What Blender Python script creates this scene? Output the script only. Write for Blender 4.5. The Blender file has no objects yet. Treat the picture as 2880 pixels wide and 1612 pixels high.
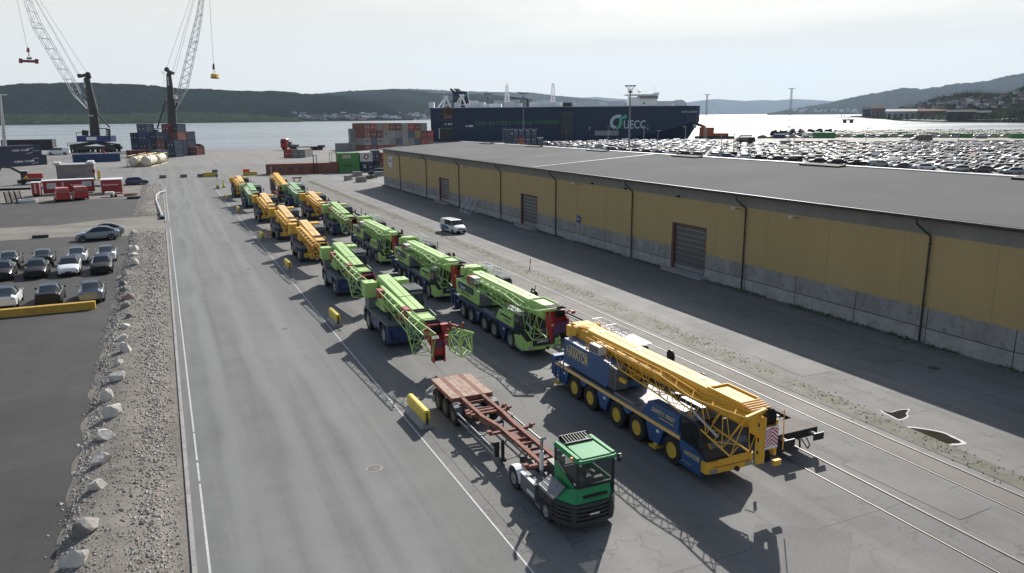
import bpy, math, random
import numpy as np
from mathutils import Vector, Matrix, noise as mnoise
random.seed(7)
SC=bpy.context.scene
COL=SC.collection
PI=math.pi
# ---- camera model measured from the photograph (pixels of the 2880x1612 original) ----
F,PIT,ROLL,YAW,HC=2135.41,.221007683,-.0091,.426055812,17.0431208
def ray(px,py):
    x=(px-1440)/F; y=-(py-806)/F
    c,s=math.cos(ROLL),math.sin(ROLL); x,y=c*x-s*y,s*x+c*y
    cp,sp=math.cos(PIT),math.sin(PIT)
    fw=cp+sp*y; up=-sp+cp*y
    cy,sy=math.cos(YAW),math.sin(YAW)
    return x*cy+fw*sy,-x*sy+fw*cy,up
VIEWS={'A1':(0,0,.4162),'A2':(0,320,.19417),'A3':(500,320,.24961),'A4':(1000,200,.19417),'A5':(1450,200,.21351),'A6':(1950,200,.36102),'D':(0,0,1.11801),'E3':(2350,180,.20575),'E5':(0,100,.27174),'E6':(700,200,.21351)}
def P(v,x,y): a=VIEWS[v]; return a[0]+x*a[2],a[1]+y*a[2]
def G(v,x,y,z=0.):            # where a pixel's ray meets the level z
    X,Y,u=ray(*P(v,x,y)); t=(z-HC)/u; return X*t,Y*t
def RHO(v,x,y,r):             # point on a pixel's ray at horizontal distance r
    X,Y,u=ray(*P(v,x,y)); h=math.hypot(X,Y); t=r/h; return Vector((X*t,Y*t,HC+u*t))
def DEP(v,x,y,b):             # point on a pixel's ray in the upright plane through b facing the camera axis
    X,Y,u=ray(*P(v,x,y)); s,c=math.sin(YAW),math.cos(YAW); d=b[0]*s+b[1]*c; t=d/(X*s+Y*c); return Vector((X*t,Y*t,HC+u*t))
# ---- materials ----
MC={}
def nn(nt,t,**k):
    n=nt.nodes.new(t)
    for a,b in k.items(): setattr(n,a,b)
    return n
def mat(name,col,rough=.6,metal=0.,var=.12,scale=1.5,bump=0.,bscale=8.,coat=0.,spec=.5,alpha=1.,stretch=None,dirt=0.,wave=None):
    if name in MC: return MC[name]
    m=bpy.data.materials.new(name); m.use_nodes=True; nt=m.node_tree; L=nt.links
    b=nt.nodes['Principled BSDF']; col=tuple(col[:3])+(1,)
    b.inputs['Roughness'].default_value=rough; b.inputs['Metallic'].default_value=metal
    b.inputs['Specular IOR Level'].default_value=spec
    if coat: b.inputs['Coat Weight'].default_value=coat; b.inputs['Coat Roughness'].default_value=.08
    tc=nn(nt,'ShaderNodeTexCoord'); src=tc.outputs['Object']
    if stretch:
        mp=nn(nt,'ShaderNodeMapping'); mp.inputs['Scale'].default_value=stretch; L.new(src,mp.inputs[0]); src=mp.outputs[0]
    no=nn(nt,'ShaderNodeTexNoise'); no.inputs['Scale'].default_value=scale; no.inputs['Detail'].default_value=6; no.inputs['Roughness'].default_value=.65
    L.new(src,no.inputs['Vector'])
    rp=nn(nt,'ShaderNodeMapRange'); rp.inputs[1].default_value=.3; rp.inputs[2].default_value=.7; rp.inputs[3].default_value=1-var; rp.inputs[4].default_value=1+var
    L.new(no.outputs['Fac'],rp.inputs[0])
    mx=nn(nt,'ShaderNodeVectorMath',operation='SCALE'); mx.inputs[0].default_value=col[:3]; L.new(rp.outputs[0],mx.inputs['Scale'])
    out=mx.outputs[0]
    if dirt:
        n2=nn(nt,'ShaderNodeTexNoise'); n2.inputs['Scale'].default_value=scale*2.7; n2.inputs['Detail'].default_value=8
        L.new(tc.outputs['Object'],n2.inputs['Vector'])
        r2=nn(nt,'ShaderNodeMapRange'); r2.inputs[1].default_value=.52; r2.inputs[2].default_value=.72; r2.inputs[4].default_value=dirt; L.new(n2.outputs['Fac'],r2.inputs[0])
        m2=nn(nt,'ShaderNodeMix',data_type='RGBA'); L.new(r2.outputs[0],m2.inputs[0]); L.new(out,m2.inputs[6]); m2.inputs[7].default_value=(.09,.08,.07,1); out=m2.outputs[2]
    L.new(out,b.inputs['Base Color'])
    if bump or wave:
        bp=nn(nt,'ShaderNodeBump'); bp.inputs['Strength'].default_value=1; 
        if wave:
            ax,per,dep=wave
            w=nn(nt,'ShaderNodeTexWave',wave_type='BANDS',bands_direction=ax,wave_profile='SIN'); w.inputs['Scale'].default_value=2*PI/per/20; L.new(tc.outputs['Object'],w.inputs[0])
            L.new(w.outputs['Fac'],bp.inputs['Height']); bp.inputs['Distance'].default_value=dep
        else:
            n3=nn(nt,'ShaderNodeTexNoise'); n3.inputs['Scale'].default_value=bscale; n3.inputs['Detail'].default_value=5; L.new(tc.outputs['Object'],n3.inputs['Vector'])
            L.new(n3.outputs['Fac'],bp.inputs['Height']); bp.inputs['Distance'].default_value=bump
        L.new(bp.outputs[0],b.inputs['Normal'])
    MC[name]=m; return m
# ---- mesh builder ----
class MB:
    def __init__(s): s.v=[];s.f=[];s.k=[];s.mats=[]
    def mi(s,m):
        if m not in s.mats: s.mats.append(m)
        return s.mats.index(m)
    def add(s,vs,fs,m):
        o=len(s.v); s.v.extend(tuple(v) for v in vs); k=s.mi(m)
        for f in fs: s.f.append(tuple(i+o for i in f)); s.k.append(k)
        return s
    def bb(s,x0,x1,y0,y1,z0,z1,m):
        return s.add([(x0,y0,z0),(x1,y0,z0),(x1,y1,z0),(x0,y1,z0),(x0,y0,z1),(x1,y0,z1),(x1,y1,z1),(x0,y1,z1)],
            [(3,2,1,0),(4,5,6,7),(0,1,5,4),(1,2,6,5),(2,3,7,6),(3,0,4,7)],m)
    def hexa(s,p,m): # 8 points bottom ring, top ring
        return s.add(p,[(3,2,1,0),(4,5,6,7),(0,1,5,4),(1,2,6,5),(2,3,7,6),(3,0,4,7)],m)
    def beam(s,a,b,w,h,m,up=(0,0,1)):
        a=Vector(a);b=Vector(b);d=(b-a).normalized();u=Vector(up)
        if abs(d.dot(u))>.98: u=Vector((0,1,0))
        r=d.cross(u).normalized()*w/2; t=r.cross(d).normalized()*h/2
        return s.hexa([a-r-t,b-r-t,b+r-t,a+r-t,a-r+t,b-r+t,b+r+t,a+r+t],m)
    def tube(s,a,b,r,m,n=6,r2=None):
        a=Vector(a);b=Vector(b);d=(b-a)
        if d.length<1e-6: return s
        d.normalize();u=Vector((0,0,1)) if abs(d.z)<.95 else Vector((1,0,0))
        x=d.cross(u).normalized();y=d.cross(x); r2=r if r2 is None else r2
        vs=[a+(x*math.cos(i*2*PI/n)+y*math.sin(i*2*PI/n))*r for i in range(n)]+[b+(x*math.cos(i*2*PI/n)+y*math.sin(i*2*PI/n))*r2 for i in range(n)]
        fs=[(i,(i+1)%n,n+(i+1)%n,n+i) for i in range(n)]+[tuple(range(n-1,-1,-1)),tuple(range(n,2*n))]
        return s.add(vs,fs,m)
    def path(s,pts,r,m,n=6):
        for a,b in zip(pts,pts[1:]): s.tube(a,b,r,m,n)
        return s
    def prism(s,poly,a,b,ax,m): # poly in the two other axes, in order
        def q(p,c):
            return (c,p[0],p[1]) if ax=='x' else (p[0],c,p[1]) if ax=='y' else (p[0],p[1],c)
        n=len(poly); vs=[q(p,a) for p in poly]+[q(p,b) for p in poly]
        return s.add(vs,[(i,(i+1)%n,n+(i+1)%n,n+i) for i in range(n)]+[tuple(range(n-1,-1,-1)),tuple(range(n,2*n))],m)
    def rings(s,R,m,close=True,caps=True):
        n=len(R[0]); vs=[p for r in R for p in r]; fs=[]
        for i in range(len(R)-1):
            for j in range(n if close else n-1): fs.append((i*n+j,i*n+(j+1)%n,(i+1)*n+(j+1)%n,(i+1)*n+j))
        if caps: fs+= [tuple(range(n-1,-1,-1)),tuple(range((len(R)-1)*n,len(R)*n))]
        return s.add(vs,fs,m)
    def lathe(s,prof,c,ax,m,n=16,caps=True): # prof [(r,h)] about axis ax through c
        R=[]
        for r,h in prof:
            ring=[]
            for i in range(n):
                a=i*2*PI/n; p=[r*math.cos(a),r*math.sin(a)]
                q=(h,p[0],p[1]) if ax=='x' else (p[0],h,p[1]) if ax=='y' else (p[0],p[1],h)
                ring.append((c[0]+q[0],c[1]+q[1],c[2]+q[2]))
            R.append(ring)
        return s.rings(R,m,caps=caps)
    def truss(s,A,B,n,r,m,rb=None,sides=((0,1),(1,2),(2,3),(3,0))):
        rb=rb or r*.6; A=[Vector(p) for p in A];B=[Vector(p) for p in B]
        for a,b in zip(A,B): s.tube(a,b,r,m,5)
        for i in range(n+1):
            t=i/n
            for (p,q) in sides:
                a=A[p].lerp(B[p],t); b=A[q].lerp(B[q],t)
                if i in(0,n): s.tube(a,b,rb,m,4)
                if i<n:
                    t2=(i+1)/n
                    if i%2: a,c=A[p].lerp(B[p],t),A[q].lerp(B[q],t2)
                    else: a,c=A[q].lerp(B[q],t),A[p].lerp(B[p],t2)
                    s.tube(a,c,rb,m,4)
        return s
    def xf(s,M):
        s.v=[tuple(M@Vector(v)) for v in s.v]; return s
    def build(s,name,parent=None,smooth=False,bevel=0,loc=None):
        me=bpy.data.meshes.new(name); me.from_pydata(s.v,[],s.f)
        for m in s.mats: me.materials.append(m)
        me.polygons.foreach_set('material_index',s.k)
        if smooth: me.polygons.foreach_set('use_smooth',[True]*len(s.f))
        me.update(); o=bpy.data.objects.new(name,me); COL.objects.link(o)
        if parent: o.parent=parent
        if loc: o.location=loc
        if bevel:
            b=o.modifiers.new('b','BEVEL'); b.width=bevel; b.segments=1; b.limit_method='ANGLE'
        return o
def tag(o,label=None,cat=None,group=None,kind=None):
    if label: o['label']=label
    if cat: o['category']=cat
    if group: o['group']=group
    if kind: o['kind']=kind
    return o
def thing(name,label,cat,loc=(0,0,0),rz=0,group=None):
    o=bpy.data.objects.new(name,None); COL.objects.link(o); o.location=loc; o.rotation_euler=(0,0,rz); o.empty_display_size=.3
    return tag(o,label,cat,group)
def structure(o,cat=None): o['kind']='structure'; return o
def dup(root,loc,rz=None,label=None,group=None):
    r=root.copy(); COL.objects.link(r); r.location=loc
    if rz is not None: r.rotation_euler=(0,0,rz)
    if label: r['label']=label
    if group: r['group']=group
    for ch in list(root.children):
        c=ch.copy(); COL.objects.link(c); c.parent=r
        for g in list(ch.children):
            d=g.copy(); COL.objects.link(d); d.parent=c
    return r
def text(s,size,m,name='lettering',parent=None,o=(0,0,0),xd=(1,0,0),yd=(0,0,1),th=.01,align='CENTER',width=None,shear=0,height=None):
    cu=bpy.data.curves.new('t','FONT'); cu.body=s; cu.size=size; cu.extrude=th; cu.align_x=align; cu.align_y='CENTER'; cu.shear=shear; cu.resolution_u=2; cu.offset=size*.012
    ob=bpy.data.objects.new('t',cu); COL.objects.link(ob); bpy.context.view_layer.update()
    me=bpy.data.meshes.new_from_object(ob.evaluated_get(bpy.context.evaluated_depsgraph_get()))
    bpy.data.objects.remove(ob); bpy.data.curves.remove(cu)
    xs=[v.co.x for v in me.vertices]; ys=[v.co.y for v in me.vertices]
    w=max(xs)-min(xs); h=max(ys)-min(ys); cx=(max(xs)+min(xs))/2; cyy=(max(ys)+min(ys))/2
    sx=(width/w) if width else 1; sy=(height/h) if height else 1
    X=Vector(xd).normalized();Y=Vector(yd).normalized();Z=X.cross(Y);O=Vector(o)
    for v in me.vertices:
        c=v.co.copy(); ox=(c.x-cx)*sx if align=='CENTER' else (c.x-min(xs))*sx
        v.co=O+X*ox+Y*((c.y-cyy)*sy)+Z*c.z
    me.materials.clear(); me.materials.append(m); me.name=name
    t=bpy.data.objects.new(name,me); COL.objects.link(t)
    if parent: t.parent=parent
    return t
M=dict(
 black=mat('black_plastic',(.02,.02,.022),.55),
 dark=mat('dark_steel',(.035,.036,.038),.5,.3),
 rubber=mat('rubber',(.02,.02,.021),.85,var=.25),
 glass=mat('tinted_glass',(.012,.016,.018),.06,spec=.8,var=.05),
 steel=mat('galvanised_steel',(.38,.4,.41),.35,.7),
 white=mat('white_paint',(.72,.74,.74),.4,var=.05,coat=.2),
 offwhite=mat('off_white_paint',(.6,.6,.56),.5),
 red=mat('red_paint',(.33,.02,.02),.4,coat=.2),
 dred=mat('dark_red_paint',(.2,.03,.03),.5,dirt=.3),
 lime=mat('lime_paint',(.36,.55,.17),.5,coat=.05,spec=.45,var=.06,dirt=.12),
 green=mat('green_paint',(.035,.25,.09),.6,spec=.3,var=.06),
 yellow=mat('crane_yellow',(.7,.4,.05),.62,coat=.0,spec=.35,var=.06,dirt=.12),
 paleyellow=mat('pale_yellow_paint',(.75,.48,.17),.5,var=.06),
 blue=mat('crane_blue',(.028,.085,.215),.45,coat=.15,var=.1,dirt=.2),
 navy=mat('deep_blue_paint',(.014,.032,.11),.45,coat=.2,var=.12),
 deck=mat('grey_deck',(.13,.14,.15),.6,var=.2,dirt=.3),
 rimgrey=mat('grey_rim',(.28,.29,.3),.45,.4),
 rimyel=mat('yellow_rim',(.55,.38,.04),.5),
 rust=mat('rusty_steel',(.23,.1,.075),.8,spec=.25,var=.35,scale=3,dirt=.35),
 plank=mat('worn_deck_plank',(.38,.28,.22),.9,spec=.2,var=.35,scale=3,dirt=.4),
 orange=mat('orange_lamp',(.9,.3,.02),.3),
 text_w=mat('white_lettering',(.75,.77,.78),.5),
 text_y=mat('sand_lettering',(.62,.5,.25),.5),
 text_b=mat('black_lettering',(.03,.05,.05),.5),
 conc=mat('concrete',(.27,.26,.25),.85,var=.2,scale=1.2,bump=.01,dirt=.35),
 redw=mat('warning_red',(.5,.03,.05),.5),
)
SUN_AZ,SUN_EL=math.radians(40.5),math.radians(32)   # azimuth from +Y towards +X
def ground_mat(name,c1,c2,grain=.3,cracks=0.,streak=0.,rough=.8,big=.05,oil=.35,joints=0,tracks=0):
    m=bpy.data.materials.new(name); m.use_nodes=True; nt=m.node_tree; L=nt.links; b=nt.nodes['Principled BSDF']
    ge=nn(nt,'ShaderNodeNewGeometry'); pos=ge.outputs['Position']
    def noise(sc,de=5,mp=None,ro=.6):
        n=nn(nt,'ShaderNodeTexNoise'); n.inputs['Scale'].default_value=sc; n.inputs['Detail'].default_value=de; n.inputs['Roughness'].default_value=ro
        s=pos
        if mp:
            q=nn(nt,'ShaderNodeMapping'); q.inputs['Scale'].default_value=mp; L.new(pos,q.inputs[0]); s=q.outputs[0]
        L.new(s,n.inputs['Vector']); return n.outputs['Fac']
    def rng(s,a,b_,c=0,d=1):
        r=nn(nt,'ShaderNodeMapRange'); r.inputs[1].default_value=a; r.inputs[2].default_value=b_; r.inputs[3].default_value=c; r.inputs[4].default_value=d; L.new(s,r.inputs[0]); return r.outputs[0]
    def mix(f,a,c,bt='MIX'):
        x=nn(nt,'ShaderNodeMix',data_type='RGBA',blend_type=bt)
        for i,v in ((0,f),(6,a),(7,c)):
            if isinstance(v,(int,float)): x.inputs[i].default_value=v
            elif isinstance(v,tuple): x.inputs[i].default_value=v
            else: L.new(v,x.inputs[i])
        return x.outputs[2]
    col=mix(rng(noise(big,6),.35,.65),c1+(1,),c2+(1,))
    col=mix(rng(noise(big*6,6,ro=.7),.45,.75,0,.5),col,tuple(x*.72 for x in c1)+(1,))
    if streak:
        col=mix(rng(noise(1,3,(.55,.012,1)),.42,.66,0,streak),col,tuple(x*1.3 for x in c2)+(1,))
        col=mix(rng(noise(1,3,(.9,.02,1)),.5,.7,0,streak),col,tuple(x*.7 for x in c1)+(1,))
    if oil:
        col=mix(rng(noise(.45,3),.66,.76,0,oil),col,tuple(x*.45 for x in c1)+(1,))
    if joints:
        bk=nn(nt,'ShaderNodeTexBrick'); bk.inputs['Scale'].default_value=1; bk.inputs['Brick Width'].default_value=11; bk.inputs['Row Height'].default_value=7.; bk.inputs['Mortar Size'].default_value=.035; bk.inputs['Color1'].default_value=(1,1,1,1); bk.inputs['Color2'].default_value=(.86,.87,.88,1); bk.inputs['Mortar'].default_value=(.5,.5,.5,1)
        L.new(pos,bk.inputs[0]); col=mix(joints,col,bk.outputs[0],'MULTIPLY')
    if tracks:
        sx=nn(nt,'ShaderNodeSeparateXYZ'); wv=nn(nt,'ShaderNodeTexNoise'); wv.inputs['Scale'].default_value=.05; L.new(pos,wv.inputs[0]); ad0=nn(nt,'ShaderNodeVectorMath',operation='MULTIPLY_ADD'); L.new(wv.outputs['Color'],ad0.inputs[0]); ad0.inputs[1].default_value=(3.5,0,0); L.new(pos,ad0.inputs[2]); L.new(ad0.outputs[0],sx.inputs[0])
        cx=nn(nt,'ShaderNodeMath',operation='MULTIPLY'); L.new(sx.outputs[0],cx.inputs[0]); cx.inputs[1].default_value=2*PI/2.9
        sn=nn(nt,'ShaderNodeMath',operation='SINE'); L.new(cx.outputs[0],sn.inputs[0]); col=mix(rng(sn.outputs[0],.1,1,0,tracks),col,tuple(x*1.22 for x in c2)+(1,))
        col=mix(rng(sx.outputs[0],10.1,12.2,0,.6),col,tuple(x*.72 for x in c1)+(1,))
    g=noise(9,2); col=mix(grain,col,rng(g,.2,.8,.6,1.4),'MULTIPLY')
    if cracks:
        vo=nn(nt,'ShaderNodeTexVoronoi',feature='DISTANCE_TO_EDGE'); vo.inputs['Scale'].default_value=.5
        wn=nn(nt,'ShaderNodeTexNoise'); wn.inputs['Scale'].default_value=.7; wn.inputs['Detail'].default_value=6; L.new(pos,wn.inputs[0])
        ad=nn(nt,'ShaderNodeVectorMath',operation='MULTIPLY_ADD'); L.new(wn.outputs['Color'],ad.inputs[0]); ad.inputs[1].default_value=(4,4,0); L.new(pos,ad.inputs[2]); L.new(ad.outputs[0],vo.inputs['Vector'])
        e=rng(vo.outputs['Distance'],.0,.028,1,0); k=rng(noise(.12,3),.44,.58,0,cracks)
        mu=nn(nt,'ShaderNodeMath',operation='MULTIPLY'); L.new(e,mu.inputs[0]); L.new(k,mu.inputs[1])
        col=mix(mu.outputs[0],col,(.03,.03,.03,1))
    L.new(col,b.inputs['Base Color'])
    rr=nn(nt,'ShaderNodeMapRange'); L.new(noise(big*3,4),rr.inputs[0]); rr.inputs[3].default_value=rough-.1; rr.inputs[4].default_value=rough+.1; L.new(rr.outputs[0],b.inputs['Roughness'])
    b.inputs['Specular IOR Level'].default_value=.35
    bp=nn(nt,'ShaderNodeBump'); bp.inputs['Strength'].default_value=.5; bp.inputs['Distance'].default_value=.01; L.new(g,bp.inputs['Height']); L.new(bp.outputs[0],b.inputs['Normal'])
    return m
# ---------------- ground ----------------
def sheet(name,poly,z,m,kind='structure'):
    o=MB().add([(x,y,z) for x,y in poly],[tuple(range(len(poly)))],m).build(name); o['kind']=kind; return o
m_yard=ground_mat('yard_asphalt',(.125,.123,.117),(.168,.165,.157),cracks=.55,streak=.4,oil=.35,joints=.75)
m_road=ground_mat('road_asphalt',(.105,.107,.106),(.143,.145,.143),streak=.5,tracks=.55,rough=.75,oil=.12)
m_lot=ground_mat('lot_asphalt',(.03,.0295,.028),(.05,.0495,.047),grain=.6,oil=.5,streak=.2,big=.09)
m_gravel=ground_mat('gravel',(.135,.122,.103),(.2,.185,.16),grain=1.,rough=.95,big=.2,oil=.5)
m_quay=ground_mat('quay_concrete',(.135,.13,.123),(.175,.172,.163),streak=.3,oil=.25,big=.02)
m_rail=ground_mat('rail_strip_paving',(.12,.107,.095),(.155,.14,.125),streak=.3,oil=.25,cracks=.3)
quay=[(-900,-300),(900,-300),(900,180),(700,400),G('D',2576,331),G('D',2300,330),G('D',2120,334),G('D',2060,343),G('D',1905,349),G('D',1850,347),G('D',1770,350),(340,436),(178,519),(150,500),(112,448),G('D',900,371.5),G('D',700,373),G('D',500,375.5),G('D',330,380),G('D',120,381),G('D',0,382),(-900,650)]
structure(MB().prism(quay,-6,0,'z',m_quay).build('quay_ground'))
sheet('yard_pavement',[(11.2,-60),(52,-60),(52,300),(-60,330),(-60,225),(11.2,225)],.004,m_yard)
sheet('road',[(-.35,-60),(11.35,-60),(11.35,214),(16,222),(16,236),(-6,236),(-6,229),(-1.5,224),(-.35,215)],.012,m_road)
sheet('apron_pavement',[(11.9,-60),(14.,-60),(13.2,110),(12.2,205),(11.9,205)],.016,ground_mat('apron_concrete',(.135,.135,.125),(.165,.164,.152),grain=.6,oil=.2,cracks=.4))
sheet('parking_lot',[(-80,-60),(-5.1,-60),(-5.1,126),(-14,130),(-80,131)],.008,m_lot)
sheet('service_yard',[(-80,152),(-17,145.5),(-9,150.5),(-4.6,151),(-4.4,186),(-12,190),(-80,193)],.008,m_lot)
sheet('gravel_yard',[(-80,193),(-12,190),(-4.4,186),(-4.4,151),(-9,150.5),(-17,145.5),(-80,152),(-80,131),(-14,130),(-5.1,126),(-.5,126),(-.5,226),(-6,230),(-80,236)],.004,m_gravel)
sheet('driveway',[(-40,140),(-20,141),(-8,139.5),(-.3,139.5),(-.3,132.5),(-8,133.5),(-20,136.5),(-40,136)],.02,ground_mat('dusty_drive',(.16,.145,.125),(.2,.185,.16),oil=.1,big=.2))
sheet('rail_strip',[(32.6,-20),(33.85,-20),(33.85,215),(32.6,215)],.01,m_rail)
sheet('asphalt_patch',[(18,19.5),(21.5,22.5),(24.6,20.2),(21,17.3)],.02,ground_mat('patch',(.112,.111,.107),(.145,.143,.137),grain=.4,oil=.2))
lm=mat('road_marking_white',(.42,.42,.41),.7,var=.35,scale=6)
mk=MB()
for a,b in ((-20,36.6),(36.9,39.1),(39.4,43.2),(43.4,132),(141,214)):
    mk.bb(.08,.17,a,b,.013,.018,lm)
tag(mk.build('edge_line'),'white painted edge line along the gravel side of the road','road marking')
mk=MB().bb(11.31,11.39,-20,205,.013,.022,lm)
tag(mk.build('bay_line'),'white painted line between the road and the crane rows','road marking')
mk=MB().bb(-.5,-.32,-20,131,-.1,.11,M['conc']).bb(-.5,-.32,140,222,-.1,.11,M['conc'])
structure(mk.build('kerb'))
# ---------------- gravel banks and stones ----------------
def hgt(x,y):
    t=(x+5.4)/4.9
    if t<0 or t>1: return 0.
    return .5*math.sin(PI*min(1,t*1.15))**.7*(.8+.35*mnoise.noise(Vector((x*.5,y*.12,0))))+.1*mnoise.noise(Vector((x*1.7,y*1.7,3)))*math.sin(PI*t) if t<.87 else .02
def bank(name,y0,y1,x0=-5.5,x1=-.5,st=.35):
    nx=int((x1-x0)/st)+1; ny=int((y1-y0)/st)+1; vs=[];fs=[]
    for j in range(ny+1):
        y=y0+(y1-y0)*j/ny; e=min(1,(y-y0)/3,(y1-y)/3)
        for i in range(nx+1):
            x=x0+(x1-x0)*i/nx; jx=.45*mnoise.noise(Vector((0,y*.35,7))) if i==0 else 0
            vs.append((x+jx,y,.01+max(0,e)*max(0,hgt(x,y))))
    for j in range(ny):
        for i in range(nx): a=j*(nx+1)+i; fs.append((a,a+1,a+nx+2,a+nx+1))
    o=MB().add(vs,fs,m_gravel).build(name,smooth=True); return structure(o)
bank('gravel_bank',-8,128); bank('gravel_bank',152,224)
m_stone=mat('grey_stone',(.34,.32,.29),.85,var=.4,scale=.9,bump=.02,bscale=12)
m_stone2=mat('dark_stone',(.2,.19,.175),.85,var=.35,scale=.9,bump=.02,bscale=12)
m_stone4=mat('tan_stone',(.3,.275,.235),.85,var=.3,scale=.9)
m_stone3=mat('reddish_stone',(.28,.19,.17),.85,var=.3,scale=.9,bump=.02,bscale=12)
ICO=[(0,0,1),(.894,0,.447),(.276,.851,.447),(-.724,.526,.447),(-.724,-.526,.447),(.276,-.851,.447),(.724,.526,-.447),(-.276,.851,-.447),(-.894,0,-.447),(-.276,-.851,-.447),(.724,-.526,-.447),(0,0,-1)]
ICF=[(0,1,2),(0,2,3),(0,3,4),(0,4,5),(0,5,1),(1,6,2),(2,7,3),(3,8,4),(4,9,5),(5,10,1),(2,6,7),(3,7,8),(4,8,9),(5,9,10),(1,10,6),(6,11,7),(7,11,8),(8,11,9),(9,11,10),(10,11,6)]
OCT=[(1,0,0),(0,1,0),(-1,0,0),(0,-1,0),(0,0,1),(0,0,-1)]; OCF=[(0,1,4),(1,2,4),(2,3,4),(3,0,4)]
rs=random.Random(3); st=MB()
def scatter(n,y0,y1,xs,smin,smax):
    for _ in range(n):
        y=y0+(y1-y0)*rs.random()**1.5; x=xs(); s=rs.uniform(smin,smax)*(1+(y-y0)/90); z=hgt(x,y)
        a=rs.uniform(0,6.3); ca,sa=math.cos(a),math.sin(a); sx,sy,sz=s*rs.uniform(.7,1.4),s*rs.uniform(.6,1.1),s*rs.uniform(.4,.8)
        st.add([(x+ca*px*sx-sa*py*sy,y+sa*px*sx+ca*py*sy,z+.02+pz*sz) for px,py,pz in OCT],OCF,rs.choice((m_stone,m_stone,m_stone2,m_stone,m_stone4,m_stone4,m_stone2) if rs.random()>.04 else (m_stone3,)))
scatter(11000,12,127,lambda:rs.uniform(-5.4,-.8),.018,.055)
scatter(4200,12,127,lambda:rs.gauss(-1.9,.5),.035,.1)
scatter(2200,12,127,lambda:rs.gauss(-5.,.3),.035,.1)
scatter(1500,152,223,lambda:rs.uniform(-5.,-.9),.05,.12)
tag(st.build('loose_stones'),'loose crushed stones spread over the gravel bank','stones',kind='stuff')
def boulder(sx,sy,sz,seed,m,blk=0):
    r=random.Random(seed); mb=MB(); bm=[]
    v=[Vector(p) for p in ICO]; f=list(ICF)
    for _ in range(2):
        mid={};nf=[]
        def mp(a,b):
            k=(min(a,b),max(a,b))
            if k not in mid: v.append(((v[a]+v[b])/2).normalized()); mid[k]=len(v)-1
            return mid[k]
        for a,b,c in f:
            x,y,z=mp(a,b),mp(b,c),mp(c,a); nf+=[(a,x,z),(x,b,y),(z,y,c),(x,y,z)]
        f=nf
    pl=[(Vector((r.gauss(0,1),r.gauss(0,1),r.gauss(0,.8)+.2)).normalized(),r.uniform(.5,.8)) for _ in range(9)]
    out=[]
    for p in v:
        q=p*1.0
        for n,d in pl:
            k=q.dot(n)
            if k>d: q=q-n*(k-d)
        q=q*(1+.06*mnoise.noise(p*2.3+Vector((seed,0,0))))
        out.append((q.x*sx,q.y*sy,q.z*sz+sz*.62))
    mb.add(out,f,m); return mb
BL=[(-4.6,31.2,.75,.5,.5,'pale jagged boulder cut by the bottom edge of the photo'),(-4.4,33.6,.9,.7,.5,'broad dark flat-topped boulder nearest to the camera but one'),(-4.2,37.5,.48,.4,.42,'pale cube-like boulder alone on the gravel bank'),(-4.2,40.5,.58,.42,.5,'grey slanting block boulder with split top face'),(-4.3,43.9,.75,.5,.45,'long pale boulder with flat top, widest of the pale ones'),(-4.0,47.2,.62,.45,.62,'pale wedge boulder with sloping left face'),(-4.5,50.5,.42,.36,.58,'small upright cleft pale boulder'),(-4.0,53.8,.62,.45,.5,'rounded pale boulder with a corner cut off'),(-4.1,57.4,.35,.35,.42,'small grey boulder beside a lone stone'),(-3.8,60.8,.55,.45,.6,'pale domed boulder leaning over the bank'),(-4.3,64.6,.55,.42,.42,'light flat-faced boulder above the domed one'),(-4.1,68.1,.62,.42,.4,'grey rectangular slab boulder on the bank'),(-3.9,71.5,.4,.35,.3,'small dark boulder past the slab'),(-4.3,75.8,.7,.5,.5,'dark humped boulder in line with the yellow beam'),(-4.3,79.4,.75,.6,.5,'pinkish boulder near the end of the yellow beam'),(-4.5,84.,.7,.6,.5,'reddish brown boulder pair member near the front cars'),(-4.9,87.6,.6,.5,.45,'dark low boulder before the reddish one'),(-4.8,92.3,.7,.5,.55,'grey boulder level with the middle row of cars'),(-4.2,98.4,.85,.55,.6,'pale cream wedge boulder beside the middle car row'),(-4.4,105,.6,.5,.45,'round grey boulder beside the back row of cars'),(-4.6,110,.85,.6,.75,'large pale split boulder on the bank'),(-4.5,114,.55,.4,.7,'tall pale pointed boulder behind the large split one'),(-5.1,119,.5,.4,.35,'dark boulder near the silver hatchbacks'),(-5.,128.2,.6,.5,.4,'grey square boulder at the driveway corner'),(-5.,129.8,.45,.4,.4,'pale squared boulder stacked behind the corner one')]
for i,(x,y,sx,sy,sz,lb) in enumerate(BL):
    k=m_stone2 if ('dark' in lb or 'brown' in lb) else m_stone3 if 'pink' in lb or 'reddish' in lb else mat('pale_boulder',(.5,.47,.42),.85,var=.2,scale=1.2,bump=.03,bscale=5)
    o=boulder(sx,sy,sz,i+11,k).build('boulder',loc=(x,y,max(-.05,hgt(x,y)-.2))); o.rotation_euler.z=i*1.3; tag(o,lb,'boulder',group='boulders lined up along the gravel bank')
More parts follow.
